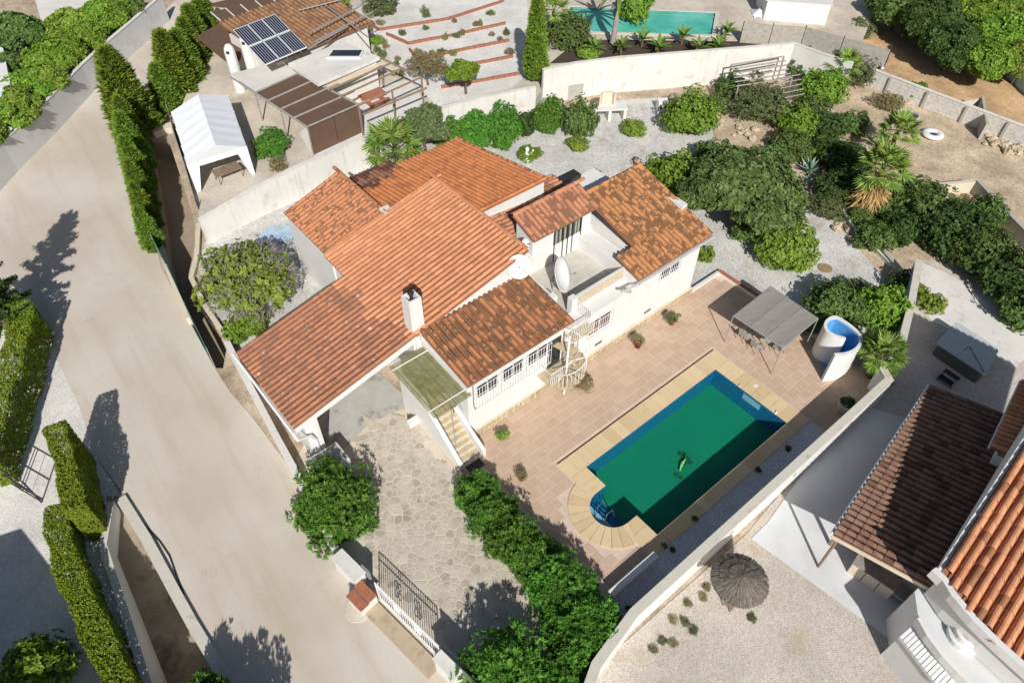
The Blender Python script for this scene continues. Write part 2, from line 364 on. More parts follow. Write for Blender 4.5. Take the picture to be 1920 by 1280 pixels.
for n, (a, b, hx, hy) in enumerate(pav[:300]):
    key = (round(hx, 3), round(hy, 3))
    if key not in pm: pm[key] = slab_mesh(hx, hy, 0.014, M['paver'], 'paving_slab')
    o = mesh_obj('paving_slab', pm[key], terrace_obj, Hs(a, b, 0.0)); o.rotation_euler.z = PHI+random.uniform(-0.004, 0.004); o.location.z = random.uniform(-0.003, 0.003)
if len(pav) > 300:
    m = MB()
    for a, b, hx, hy in pav[300:]: m.hbox(a-hx, a+hx, b-hy, b+hy, 0.001, 0.013)
    tag(m.build('small_paving_slabs', M['paver'], terrace_obj), kind='stuff')
sheet('gravel_strip', [[Hs(a, b) for a, b in [(-1.6, -10.3), (13.4, -10.3), (13.4, -11.9), (-3.6, -11.9)]]], 0.004, M['gravel_grey'])
# pool ----------------------------------------------------------------
k = NM('pool_tile'); br = k.n('ShaderNodeTexVoronoi'); br.inputs['Scale'].default_value = 14; k.l(k.pos, br.inputs['Vector'])
cc = k.ramp(br.outputs['Color'], [(0.2, (0.008, 0.085, 0.20)), (0.8, (0.015, 0.14, 0.30))]); M['pool_tile'] = k.done(cc, 0.3, 0.5)
M['pool_floor'] = m_plain('algae_pool_floor', (0.003, 0.185, 0.108), 0.10, 0.35, 0.8, 0.0, stain=((0.004, 0.19, 0.09), 0.9, 0.6, 0.85))
pool = thing('swimming_pool', Hs(7.5, -7.3, 0), 'rectangular swimming pool with rounded stepped end and green water on the pink terrace', 'swimming pool')
DEP = -1.28
m = MB(); rg = pool_ring(0.0); n = len(rg)
vs = [Hs(a, b, 0.03) for a, b in rg]+[Hs(a, b, DEP) for a, b in rg]
m.add(vs, [(i, n+i, n+(i+1) % n, (i+1) % n) for i in range(n)]); m.build('basin_wall', M['pool_tile'], pool)
m = MB(); m.add([Hs(a, b, DEP) for a, b in rg], [tuple(range(n))]); m.build('basin_floor', M['pool_floor'], pool)
M['pool_white'] = m_plain('pale_pool_step', (0.30, 0.42, 0.62), 0.05, 2, 0.5, 0)
for s in range(4):                                         # curved steps in the rounded end
    x1 = 1.45+0.33*s; z = -0.35-0.3*s; cx, cy = POOL['rc']; r = POOL['rr']-0.02; pts = []
    for t in np.linspace(math.pi/2, 3*math.pi/2, 17):
        pts.append((min(cx+r*math.cos(t), x1), cy+r*math.sin(t)))
    if x1 > cx: pts = [(x1, cy+r)]+pts+[(x1, cy-r)]
    mm = MB().prism([Hs(a, b) for a, b in pts], DEP+0.01, z); mm.build('pool_step', M['pool_white'] if s == 0 else M['pool_tile'], pool)
k = NM('pool_water'); nt = k.t
fr = k.n('ShaderNodeFresnel'); fr.inputs[0].default_value = 1.33
bp = k.n('ShaderNodeBump'); bp.inputs['Strength'].default_value = 0.14; bp.inputs['Distance'].default_value = 0.02; k.l(k.noise(3.0, 3), bp.inputs['Height'])
k.l(bp.outputs[0], fr.inputs['Normal'])
tb_ = k.n('ShaderNodeBsdfTransparent'); gl = k.n('ShaderNodeBsdfGlossy'); gl.inputs['Roughness'].default_value = 0.02; k.l(bp.outputs[0], gl.inputs['Normal'])
mx = k.n('ShaderNodeMixShader'); bf = k.n('ShaderNodeNewGeometry').outputs['Backfacing']; k.l(k.math('MULTIPLY', fr.outputs[0], k.math('SUBTRACT', 1.0, bf)), mx.inputs[0]); k.l(tb_.outputs[0], mx.inputs[1]); k.l(gl.outputs[0], mx.inputs[2])
k.l(mx.outputs[0], nt.nodes['Material Output'].inputs['Surface'])
tb_.inputs[0].default_value = (0.72, 0.95, 0.90, 1); M['water'] = k.m
m = MB(); r2 = pool_ring(-0.004)
m.add([Hs(a, b, -0.10) for a, b in r2], [tuple(range(len(r2)))]); m.build('water', M['water'], pool)
k = NM('sandstone_coping'); oi = k.n('ShaderNodeObjectInfo').outputs['Random']
cc = k.ramp(oi, [(0, (0.57, 0.43, 0.25)), (1, (0.66, 0.52, 0.32))])
cc = k.mix(k.ramp(k.noise(2.2, 6, 0.75), [(0.55, 0), (0.72, 0.6)]), cc, (0.42, 0.31, 0.17)); cc = k.mix(k.ramp(k.noise(5, 6, 0.8), [(0.62, 0), (0.7, 0.6)]), cc, (0.20, 0.14, 0.07))
k.bump(k.noise(22, 4), 0.3, 0.01); M['coping'] = k.done(cc, 0.85, 0.2)
ZC = 0.055
def coping_rect(a0, a1, b0, b1):
    MB().hbox(a0+0.006, a1-0.006, b0+0.006, b1-0.006, 0.004, ZC+random.uniform(-0.004, 0.004)).build('coping_slab', M['coping'], pool)
A0, A1, B0, B1 = 1.58, 13.53, -10.28, -3.92
pa0, pa1, pb0, pb1 = POOL['a0'], POOL['a1'], POOL['b0'], POOL['b1']
def strips(a0, a1, b0, b1, n, along):
    for i in range(n):
        if along == 'a': coping_rect(a0+(a1-a0)*i/n, a0+(a1-a0)*(i+1)/n, b0, b1)
        else: coping_rect(a0, a1, b0+(b1-b0)*i/n, b0+(b1-b0)*(i+1)/n)
strips(A0, A1, pb1, B1, 20, 'a'); strips(A0, A1, B0, pb0, 20, 'a'); strips(pa1, A1, pb0, pb1, 8, 'b')
cx, cy = POOL['rc']; r = POOL['rr']
strips(A0, pa0, cy+r, pb1, 2, 'b'); strips(A0, pa0, pb0, cy-r, 2, 'b')
N = 12
for i in range(N):
    t0 = math.pi/2+math.pi*i/N+0.006; t1 = math.pi/2+math.pi*(i+1)/N-0.006; q = []
    for t in (t0, (t0+t1)/2, t1): q.append((cx+r*math.cos(t), cy+r*math.sin(t)))
    for t in (t1, (t0+t1)/2, t0): q.append((cx+2.05*math.cos(t), cy+2.05*math.sin(t)))
    q = [(min(a, A0-0.004) if math.hypot(a-cx, b-cy) > 1.2 else a, b) for a, b in q]
    MB().prism([Hs(a, b) for a, b in q], 0.004, ZC).build('coping_slab', M['coping'], pool)
M['steel'] = m_plain('stainless_steel', (0.6, 0.6, 0.6), 0.05, 3, 0.25, 0, metal=0.9)
for bb in (-6.75, -7.65, -8.55):
    pass
for s in (0, 1):
    bb = -7.0-0.55*s
    MB().tube([Hs(2.0, bb, -0.6), Hs(1.7, bb, 0.45), Hs(1.35, bb, 0.5), Hs(1.2, bb, -0.35)], 0.022, 6).build('handrail', M['steel'], pool)
for s in (0, 1):
    MB().tube([Hs(12.62, -6.52-2.35*s, 0.06), Hs(12.55, -6.52-2.35*s, 0.16), Hs(12.42, -6.52-2.35*s, 0.05)], 0.025, 6).build('rope_anchor', M['steel'], pool)
MB().lathe(Hs(13.2, -7.05, ZC+0.004), [(0.0, 0), (0.11, 0.0), (0.11, 0.012), (0.0, 0.014)], 14).build('skimmer_lid', M['white_clean'], pool)
MB().hbox(POOL['a1']-0.03, POOL['a1']-0.005, -8.0, -6.9, -0.5, -0.12).build('waterline_rail', M['pool_white'], pool)
fw0 = W(1280, 870, -1.14)
fl = thing('pool_float', fw0, 'yellow green crescent float sunk on the green pool floor', 'float')
M['float'] = m_plain('float_vinyl', (0.42, 0.62, 0.20), 0.1, 4, 0.5, 0)
M['litter'] = m_plain('float_shadow_tone', (0.01, 0.09, 0.045), 0.3, 4, 0.9, 0.2)  # dark green that paints the float's shadow onto the pool floor
fd = Vector((0.45, 0.9, 0)).normalized(); fn = Vector((-fd.y, fd.x, 0))
pts = [fw0+fd*(0.11*(i-4))+fn*(0.04*math.sin(i*0.5)) for i in range(9)]
mb = MB(); mb.tube(pts[:5], 0.02, 8, 0.09); mb.tube(pts[4:], 0.09, 8, 0.02); mb.build('float_body', M['float'], fl, True)
ll = thing('float_shadow_patch', fw0, 'dark patch painted as shadow around the float in the pool', 'shadow patch'); rg = random.Random(4)
for (ox, oy, r_) in ((0.25, 0.35, 0.38), (0.1, 0.75, 0.22), (-0.35, -0.55, 0.2), (-0.15, -0.75, 0.15)):
    m = MB(); c = fw0+Vector((ox, oy, 0)); ps = [(c.x+r_*rg.uniform(0.5, 1.2)*math.cos(t), c.y+r_*rg.uniform(0.5, 1.2)*math.sin(t)) for t in np.linspace(0, 5.9, 12)]; m.prism(ps, DEP+0.004, DEP+0.02); m.build('shadow_mat', M['litter'], ll)
# drive ------------------------------------------------------------------
M['grout'] = m_plain('drive_mortar', (0.60, 0.53, 0.43), 0.1, 2, 0.95, 0.3, stain=((0.48, 0.41, 0.32), 0.9, 0.5, 0.7))
drive_px = [(555, 860), (588, 800), (628, 745), (700, 690), (758, 740), (800, 800), (858, 875), (868, 890), (905, 985), (985, 1060), (1040, 1130), (1060, 1210), (1040, 1330), (900, 1330), (826, 1238), (711, 1125), (655, 1050), (600, 960)]
drive = sheet('driveway', [PW(drive_px)], 0.002, M['grout'])
k = NM('drive_stone'); oi = k.n('ShaderNodeObjectInfo').outputs['Random']
cc = k.ramp(oi, [(0, (0.33, 0.285, 0.225)), (0.4, (0.40, 0.35, 0.285)), (0.8, (0.47, 0.42, 0.345)), (1, (0.53, 0.485, 0.41))])
cc = k.mix(k.ramp(k.noise(1.5, 6, 0.75), [(0.42, 0), (0.62, 0.75)]), cc, (0.60, 0.545, 0.46)); cc = k.mix(k.ramp(k.noise(6, 5, 0.8), [(0.55, 0), (0.68, 0.45)]), cc, (0.25, 0.20, 0.15))
k.bump(k.noise(18, 5), 0.4, 0.015); M['stone'] = k.done(cc, 0.9, 0.15)
def voronoi(poly, npts, rng, relax=1):
    xs = [p[0] for p in poly]; ys = [p[1] for p in poly]; P = []
    while len(P) < npts:
        x, y = rng.uniform(min(xs), max(xs)), rng.uniform(min(ys), max(ys))
        if inpoly(x, y, poly): P.append((x, y))
    def cells(P):
        out = []; A = np.array(P)
        for i, p in enumerate(P):
            d = np.hypot(A[:, 0]-p[0], A[:, 1]-p[1]); idx = np.argsort(d)[1:22]
            cell = [(p[0]-1.6, p[1]-1.6), (p[0]+1.6, p[1]-1.6), (p[0]+1.6, p[1]+1.6), (p[0]-1.6, p[1]+1.6)]
            for j in idx:
                q = P[j]; mx, my = (p[0]+q[0])/2, (p[1]+q[1])/2; nx, ny = q[0]-p[0], q[1]-p[1]; L = math.hypot(nx, ny)
                nx /= L; ny /= L; new = []; g = 0.014
                for s in range(len(cell)):
                    c0, c1 = cell[s-1], cell[s]; d0 = (c0[0]-mx)*nx+(c0[1]-my)*ny+g; d1 = (c1[0]-mx)*nx+(c1[1]-my)*ny+g
                    if d0*d1 < 0: t = d0/(d0-d1); new.append((c0[0]+(c1[0]-c0[0])*t, c0[1]+(c1[1]-c0[1])*t))
                    if d1 <= 0: new.append(c1)
                cell = new
                if len(cell) < 3: break
            out.append(cell)
        return out
    for _ in range(relax):
        C = cells(P); P = [(sum(c[0] for c in cl)/len(cl), sum(c[1] for c in cl)/len(cl)) if len(cl) > 2 else p for cl, p in zip(C, P)]
        P = [p for p in P if inpoly(p[0], p[1], poly)]
    return cells(P), P
rng = random.Random(3)
crazy_px = [(640, 850), (690, 800), (770, 762), (800, 800), (858, 875), (868, 890), (905, 985), (985, 1060), (1040, 1130), (1050, 1210), (1000, 1300), (905, 1300), (826, 1230), (718, 1120), (660, 1035), (610, 950)]
CP = [(p.x, p.y) for p in PW(crazy_px)]
DP = [(p.x, p.y) for p in PW(drive_px)]
cells, _ = voronoi(CP, 620, rng)
def carea(c): return abs(sum(c[i-1][0]*c[i][1]-c[i][0]*c[i-1][1] for i in range(len(c))))/2
cells = [c for c in cells if len(c) > 2 and all(inpoly(x, y, DP) for x, y in c) and carea(c) < 0.75]; cells.sort(key=lambda c: -carea(c)/((sum(q[0] for q in c)/len(c))**2+(sum(q[1] for q in c)/len(c))**2+900))
cnt = 0; mrest = MB()
for cl in cells:
    cnt += 1; cxm = sum(c[0] for c in cl)/len(cl); cym = sum(c[1] for c in cl)/len(cl)
    h = 0.010+rng.uniform(-0.005, 0.007); lo = [(x-cxm, y-cym) for x, y in cl]
    jit = []
    for q in range(len(lo)):                                # chipped, irregular outline
        x, y = lo[q]; x2, y2 = lo[(q+1) % len(lo)]; f = 1-rng.uniform(0, 0.13); jit.append((x*f, y*f)); g = 1-rng.uniform(-0.01, 0.12); jit.append(((x+x2)/2*g, (y+y2)/2*g))
    n = len(jit); V = [(x, y, 0) for x, y in jit]+[(x*0.96, y*0.96, h) for x, y in jit]; Fq = [tuple(range(n, 2*n))]+[(i, (i+1) % n, n+(i+1) % n, n+i) for i in range(n)]
    if cnt <= 300:
        me = bpy.data.meshes.new('paving_stone'); me.from_pydata(V, [], Fq); me.materials.append(M['stone']); mesh_obj('paving_stone', me, drive, (cxm, cym, 0.004))
    else: mrest.add([(x+cxm, y+cym, z+0.004) for x, y, z in V], Fq)
tag(mrest.build('small_paving_stones', M['stone'], drive), kind='stuff')
sheet('carport_floor', [PW([(588, 835), (628, 745), (700, 690), (758, 740), (768, 760), (690, 795), (640, 848)])], 0.007, m_plain('stained_concrete', (0.44, 0.43, 0.40), 0.12, 0.9, 0.9, 0.2, stain=((0.13, 0.11, 0.09), 0.7, 0.55, 0.72)))
# ================================================================== TILE ROOFS
def barrel(r0, r1, L, seg=6, lift=0.018, th=0.014, hz=1.15):
    """one curved cover tile: x across, y up the slope, z out of the roof"""
    V = []; F = []
    for y, r, dz in ((0.0, r0, lift), (L, r1, 0.0)):
        for k_ in range(seg+1):
            t = math.pi*k_/seg; V.append((r*math.cos(t), y, r*math.sin(t)*hz+dz))
    for k_ in range(seg+1):                                # thickness of the lower lip
        t = math.pi*k_/seg; V.append(((r0-th)*math.cos(t), 0.004, (r0-th)*math.sin(t)*hz+lift))
    s = seg+1
    for k_ in range(seg): F.append((k_, k_+1, s+k_+1, s+k_)[::-1]); F.append((k_, k_+1, 2*s+k_+1, 2*s+k_))
    return np.array(V), np.array(F)
rs = np.random.RandomState(5)
def tile_field(P0, S, T, L, Wd, sp=0.315, course=0.42, mask=None):
    """arrays of tile origins (n,3) for a rectangle from P0, S up-slope, T across"""
    N = T.cross(S).normalized()
    if N.z < 0: N = -N
    nc = max(1, int(round(Wd/sp))); spx = Wd/nc; nr = int(math.ceil(L/course)); out = []
    for j in range(nr):
        for i in range(nc):
            s = j*course; t = (i+0.5)*spx
            if mask and not mask(s, t): continue
            out.append((s, t, min(course+0.06, L-s+0.02)))
    return N, spx, out
def frame_pts(P0, S, T, N, arr): return np.array(P0)[None, :]+arr[:, 0:1]*np.array(T)[None, :]+arr[:, 1:2]*np.array(S)[None, :]+arr[:, 2:3]*np.array(N)[None, :]
def roof(parent, P0, S, T, L, Wd, mat, name='cover_tiles', individual=0, sp=0.315, course=0.42, deck_mat=None, mask=None, r=0.108, ridge=None, deck=True, th=0.10, hz=1.15, taper=0.84, lift=0.018, chan=(0.0, 0.13)):
    P0 = Vector(P0); S = Vector(S).normalized(); T = Vector(T).normalized()
    N, spx, tiles = tile_field(P0, S, T, L, Wd, sp, course, mask)
    V, F = barrel(r, r*taper, course+0.06, hz=hz, lift=lift)
    if deck:
        m = MB(); m.par(P0-N*(th+0.004), T*Wd, S*L, N*th); m.build('roof_deck', deck_mat or mat_deck, parent)
    tiles_s = sorted(tiles, key=lambda q: q[0])
    ind = tiles_s[:individual]; rest = tiles_s[individual:]
    off = root_loc(parent)
    if ind:
        me = np_mesh('roof_tile', V, F, mat)
        mrot = Matrix((T, S, N)).transposed().to_4x4()
        if T.cross(S).dot(N) < 0: mrot = Matrix((-T, S, N)).transposed().to_4x4()
        for s, t, ln in ind:
            o = mesh_obj('roof_tile', me, parent); q = P0+S*(s+rs.uniform(-0.012, 0.012))+T*(t+rs.uniform(-0.008, 0.008))+N*rs.uniform(0, 0.012)-off
            o.matrix_local = Matrix.Translation(q) @ mrot @ Matrix.Rotation(rs.uniform(-0.02, 0.02), 4, 'Z')
            o.scale = (1, max(0.3, ln/(course+0.06)), 1)
    VV = []; FF = []; RR = []; n = 0
    for s, t, ln in rest:
        A = V.copy(); A[:, 1] *= ln/(course+0.06); an = rs.uniform(-0.025, 0.025)
        X = A[:, 0]*math.cos(an)-A[:, 1]*math.sin(an); Y = A[:, 0]*math.sin(an)+A[:, 1]*math.cos(an); A[:, 0] = X; A[:, 1] = Y
        A[:, 0] += t+rs.uniform(-0.008, 0.008); A[:, 1] += s+rs.uniform(-0.014, 0.014); A[:, 2] += rs.uniform(0, 0.014)
        VV.append(frame_pts(P0-off, S, T, N, A)); FF.append(F+n); n += len(V); RR += [0.16+0.84*rs.rand()]*len(F)
    # channel tiles between the covers: shallow troughs, one per course, coloured darker for soot and stripe shadow
    pv = []; pf = []; pr = []; nn = 0
    nc = int(round(Wd/spx))
    for j in range(int(math.ceil(L/course))):
        for i in range(nc+1):
            t = i*spx; s0 = j*course; s1 = min(L, s0+course+0.04)
            if mask and not mask(s0, min(max(t, 0.01), Wd-0.01)): continue
            h = spx*0.30
            a = np.array([(max(0, t-h), s0, 0.030), (t, s0, 0.012), (min(Wd, t+h), s0, 0.030), (max(0, t-h), s1, 0.012), (t, s1, 0.0), (min(Wd, t+h), s1, 0.012)])
            pv.append(frame_pts(P0-off, S, T, N, a)); pf.append(np.array([(0, 1, 4, 3), (1, 2, 5, 4)])+nn); nn += 6; pr += [chan[0]+rs.rand()*(chan[1]-chan[0])]*2
    if VV or pv:
        Va = np.vstack(VV+pv) if VV else np.vstack(pv)
        Fa = np.vstack(FF+[f+n for f in pf]) if FF else np.vstack(pf)
        tag(mesh_obj(name, np_mesh(name, Va, Fa, mat_for_rest(mat), np.array(RR+pr)), parent), kind='stuff')
def mat_for_rest(m): return REST.get(m.name, m)
REST = {}
def ridge_caps(parent, A, B, mat, name='ridge_tiles', r=0.13, step=0.40):
    A = Vector(A); B = Vector(B); d = (B-A); L = d.length; d.normalize(); side = d.cross(UZ).normalized(); N = side.cross(d)
    V, F = barrel(r, r*0.85, step+0.05); VV = []; FF = []; RR = []; n = 0; off = root_loc(parent)
    for i in range(int(L/step)+1):
        A_ = V.copy(); A_[:, 1] += i*step; A_[:, 2] += 0.03+rs.uniform(0, 0.01)
        VV.append(frame_pts(A-off, d, side, N, A_)); FF.append(F+n); n += len(V); RR += [0.2+0.8*rs.rand()]*len(F)
    tag(mesh_obj(name, np_mesh(name, np.vstack(VV), np.vstack(FF), mat, np.array(RR)), parent), kind='stuff')
def wave_roof(parent, P0, S, T, L, Wd, mat, name, mask=None, sp=0.30, course=0.42, amp=0.028, deck=True):
    P0 = Vector(P0); S = Vector(S).normalized(); T = Vector(T).normalized(); N = T.cross(S).normalized()
    if N.z < 0: N = -N
    off = root_loc(parent); VV = []; FF = []; RR = []; n = 0; nc = int(round(Wd/sp)); spx = Wd/nc
    if deck: MB().par(P0-N*0.11, T*Wd, S*L, N*0.10).build('roof_deck', mat_deck, parent)
    for j in range(int(math.ceil(L/course))):
        for i in range(nc):
            if mask and not mask(j*course, (i+0.5)*spx): continue
            s0 = j*course+rs.uniform(-.01, .01); s1 = min(L, s0+course+0.04); lift = 0.016+rs.uniform(0, .006); a = []
            for f in (0.0, 0.2, 0.4, 0.6, 0.8, 1.0):
                z = amp*(1-math.cos(2*math.pi*f)); t = (i+f)*spx; a += [(t, s0, z+lift), (t, s1, z)]
            a += [(a[2*q][0], s0, a[2*q][2]-0.018) for q in range(6)]
            VV.append(frame_pts(P0-off, S, T, N, np.array(a))); FF.append(np.array([(2*q, 2*q+2, 2*q+3, 2*q+1) for q in range(5)]+[(12+q, 13+q, 2*q+2, 2*q) for q in range(5)])+n); n += 18; RR += [0.2+0.8*rs.rand()]*10
    tag(mesh_obj(name, np_mesh(name, np.vstack(VV), np.vstack(FF), mat, np.array(RR)), parent), kind='stuff')
DK = (0.085, 0.045, 0.03)
M['t_main'] = m_tile('tile_main', (0.56, 0.255, 0.135), (0.34, 0.14, 0.08), 0.0)
M['t_port'] = m_tile('tile_carport', (0.42, 0.19, 0.11), (0.25, 0.13, 0.085), 0.26, pale=((0.60, 0.46, 0.34), 0.70))
M['t_c'] = m_tile('tile_c', (0.52, 0.23, 0.115), (0.17, 0.085, 0.05), 0.16, dsc=5.0)
M['t_b'] = m_tile('tile_b', (0.62, 0.235, 0.09), (0.42, 0.15, 0.07), 0.08)
M['t_b_old'] = m_tile('tile_b_old', (0.34, 0.16, 0.10), DK, 0.45)
M['t_e'] = m_tile('tile_e', (0.56, 0.265, 0.115), (0.13, 0.075, 0.045), 0.40, dsc=2.8)
M['t_v_o'] = m_tile('tile_veranda', (0.52, 0.235, 0.115), (0.12, 0.07, 0.045), 0.56, obj_random=True, dsc=2.8)
M['t_v'] = m_tile('tile_veranda_stuff', (0.52, 0.235, 0.115), (0.12, 0.07, 0.045), 0.56, dsc=2.8)
REST['tile_veranda'] = M['t_v']
M['t_p'] = m_tile('tile_penthouse', (0.54, 0.25, 0.145), (0.18, 0.10, 0.065), 0.28)
mat_deck = m_plain('roof_mortar', (0.30, 0.14, 0.08), 0.2, 3, 0.95, 0.2)
# ================================================================== VILLA
villa = thing('villa', Hs(4, 5, 0), 'white rendered villa with stepped terracotta tile roofs beside the green swimming pool', 'house')
def slope_dir(dir2, rise_per_m): return (dir2+UZ*rise_per_m).normalized()
SM = 0.2215
def zmain(a): return 3.15+SM*(a+7.93)
def walls(pts, z0, z1, mat='white', th=0.22, name='wall', closed=False): return MB().wall([Hs(a, b) for a, b in pts], th, z0, z1, closed).build(name, M[mat], villa)
def wallz(pts, z0, zs, mat='white', th=0.22, name='wall'): return MB().wall([Hs(a, b) for a, b in pts], th, z0, zs).build(name, M[mat], villa)
# main roof + carport
Sd = slope_dir(E1, SM); Lk = math.sqrt(1+SM*SM)
P = Hs(-7.93, 3.75, zmain(-7.93)); LT = (6.1+7.93)*Lk; Lp = 5.75*Lk
def ragged(s, t): return s < Lp+0.42*round(1.0*math.sin(t*1.7)+0.8*math.sin(t*0.6+1))
roof(villa, P, Sd, E2, LT, 6.05, M['t_port'], 'carport_tiles', mask=lambda s, t: ragged(s, t))
roof(villa, P, Sd, E2, LT, 6.05, M['t_main'], 'main_roof_tiles', mask=lambda s, t: not ragged(s, t), deck=False)
P2 = Hs(-1.45, 9.80, zmain(-1.45)); roof(villa, P2, Sd, E2, (6.1+1.45)*Lk, 2.05, M['t_main'], 'main_roof_tiles')
ridge_caps(villa, Hs(6.08, 3.75, zmain(6.1)), Hs(6.08, 11.85, zmain(6.1)), M['t_main'])
ridge_caps(villa, Hs(-1.4, 11.83, zmain(-1.45)), Hs(6.1, 11.83, zmain(6.1)), M['t_main'], 'verge_tiles', 0.10)
# roof C
SC = (5.45-4.25)/3.85; Sc = slope_dir(E1, SC)
roof(villa, Hs(-1.2, 11.88, 4.25), Sc, E2, 3.85*math.sqrt(1+SC*SC), 5.2, M['t_c'], 'west_roof_tiles')
ridge_caps(villa, Hs(2.65, 11.9, 5.45), Hs(2.65, 17.1, 5.45), M['t_c'])
MB().hbox(2.5, 3.05, 11.7, 12.3, 5.0, 5.62).build('roof_mortar_block', M['white_old'], villa)
# roof B : high edge to the front, falls to the back
SB = 0.18; ybot = 17.1; ytop = 8.25; zb = 4.25
Sb = slope_dir(-E2, SB)
wave_roof(villa, Hs(2.75, 17.9, zb-0.14), Sb, E1, (17.9-11.0)*math.sqrt(1+SB*SB), 3.9, M['t_b_old'], 'old_back_roof_tiles', mask=lambda s, t: s < 2.4-0.25*t+0.5*math.sin(t*5))
wave_roof(villa, Hs(2.75, 17.9, zb-0.14), Sb, E1, (17.9-11.0)*math.sqrt(1+SB*SB), 3.9, M['t_b'], 'back_roof_tiles', mask=lambda s, t: s >= 2.4-0.25*t+0.5*math.sin(t*5), deck=False)
wave_roof(villa, Hs(6.65, 17.1, zb), Sb, E1, (17.1-8.25)*math.sqrt(1+SB*SB), 4.75, M['t_b'], 'back_roof_tiles')
ridge_caps(villa, Hs(6.1, 8.28, zb+8.85*SB+0.02), Hs(11.4, 8.28, zb+8.85*SB+0.02), M['t_b'], 'front_edge_tiles', 0.10)
ridge_caps(villa, Hs(11.38, 17.1, zb), Hs(11.38, 8.25, zb+8.85*SB), M['t_e'], 'verge_tiles', 0.10)
# roof D between back roof and penthouse
SDr = 0.10; Sdd = slope_dir(-E1, SDr)
roof(villa, Hs(13.3, 6.1, 4.45), Sdd, E2, 7.1*math.sqrt(1+SDr*SDr), 3.6, M['t_p'], 'valley_roof_tiles')
# veranda roof (single tiles built one by one)
SV = 0.155; Sv = slope_dir(E2, SV)
roof(villa, Hs(-0.78, -0.05, 4.22), Sv, E1, 3.85*math.sqrt(1+SV*SV), 6.75, M['t_v_o'], 'veranda_channel_tiles', individual=300)
# east wing
SE = 0.262; Se = slope_dir(E2, SE)
roof(villa, Hs(10.45, -0.22, 4.48), Se, E1, 1.75*math.sqrt(1+SE*SE), 5.95, M['t_e'], 'east_roof_tiles')
roof(villa, Hs(11.75, -0.22+1.75, 4.48+1.75*SE), Se, E1, 4.1*math.sqrt(1+SE*SE), 4.65, M['t_e'], 'east_roof_tiles')
ridge_caps(villa, Hs(11.7, 5.62, 4.48+5.85*SE), Hs(16.4, 5.62, 4.48+5.85*SE), M['t_e'])
ridge_caps(villa, Hs(16.36, -0.22, 4.5), Hs(16.36, 5.62, 4.5+5.85*SE), M['t_e'], 'verge_tiles', 0.10)
# penthouse roof
SP = 0.36; Sp = slope_dir(E2, SP)
roof(villa, Hs(7.0, 4.3, 5.98), Sp, E1, 1.78*math.sqrt(1+SP*SP), 4.75, M['t_p'], 'roof_room_tiles')
ridge_caps(villa, Hs(6.95, 6.08, 5.98+1.78*SP), Hs(11.8, 6.08, 5.98+1.78*SP), M['t_p'])
# ---------------- walls
G0 = -0.05
walls([(-1.0, 3.95), (-1.0, 11.7)], G0, 4.45)                               # behind the carport
wallz([(-1.0, 3.95), (6.0, 3.95)], G0, [zmain(-1.0)-0.12, zmain(6.0)-0.12])
walls([(-0.95, 11.9), (-0.95, 16.9), (2.6, 16.9)], G0, 4.15)
walls([(2.6, 17.0), (11.2, 17.0), (11.2, 8.4)], G0, 4.1)
MB().hbox(6.12, 11.25, 8.32, 8.52, 4.0, zb+8.75*SB-0.04).build('wall', M['white_clean'], villa)
wallz([(11.2, 16.9), (11.2, 8.5)], 4.0, [zb-0.08, zb+8.6*SB-0.1])
walls([(5.98, 4.1), (5.98, 11.7)], 3.0, zmain(5.98)-0.14)
wallz([(-1.2, 11.72), (6.0, 11.72)], G0, [zmain(-1.2)-0.12, zmain(6.0)-0.12])
MB().hbox(-0.75, 5.55, 0.08, 3.85, 0.45, 4.12).build('veranda_wall', M['white_clean'], villa)
MB().hbox(-0.80, 5.75, 3.62, 3.80, 4.3, 4.78).build('parapet_strip', M['white_clean'], villa)
MB().hbox(5.55, 10.55, 0.10, 4.4, 0.45, 3.4).build('wall', M['white_clean'], villa)
MB().hbox(10.55, 16.02, 0.10, 5.5, 0.45, 4.38).build('wall', M['white_clean'], villa)
MB().hbox(11.6, 16.02, 5.5, 8.9, 0.0, 4.3).build('wall', M['white_clean'], villa)
m = MB(); m.add([Hs(16.0, 0.1, 4.3), Hs(16.0, 5.6, 4.3), Hs(16.0, 5.6, 5.85), Hs(15.85, 0.1, 4.3), Hs(15.85, 5.6, 4.3), Hs(15.85, 5.6, 5.85)], [(0, 1, 2), (3, 5, 4), (0, 2, 5, 3), (1, 4, 5, 2)]); m.build('gable_wall', M['white_clean'], villa)
MB().hbox(16.05, 16.5, 1.9, 3.3, 4.1, 5.35).build('chimney_stub', M['white_clean'], villa)
MB().hbox(5.6, 11.7, 4.62, 8.4, 3.4, 4.6).build('wall', M['white_clean'], villa)
# terrace slab & ledge
M['terrace_tile'] = m_plain('roof_terrace_floor', (0.52, 0.50, 0.44), 0.1, 1.2, 0.85, 0.15, stain=((0.40, 0.36, 0.28), 0.8, 0.5, 0.75))
i = 0
MB().hbox(6.1, 11.6, 0.95, 4.62, 3.404, 3.43).build('roof_terrace', M['joint'], villa)
for x in range(11):
    for y in range(7):
        a0 = 6.2+x*0.485; b0 = 1.08+y*0.5
        if y*0.5+1.08 < 4.4: MB().hbox(a0+0.006, a0+0.479, b0+0.006, b0+0.494, 3.425, 3.444+rs.uniform(-.002, .002)).build('terrace_tile', M['terrace_tile'], villa)
MB().hbox(5.56, 10.55, 0.10, 0.98, 3.4, 3.62).build('ledge', M['white_clean'], villa)
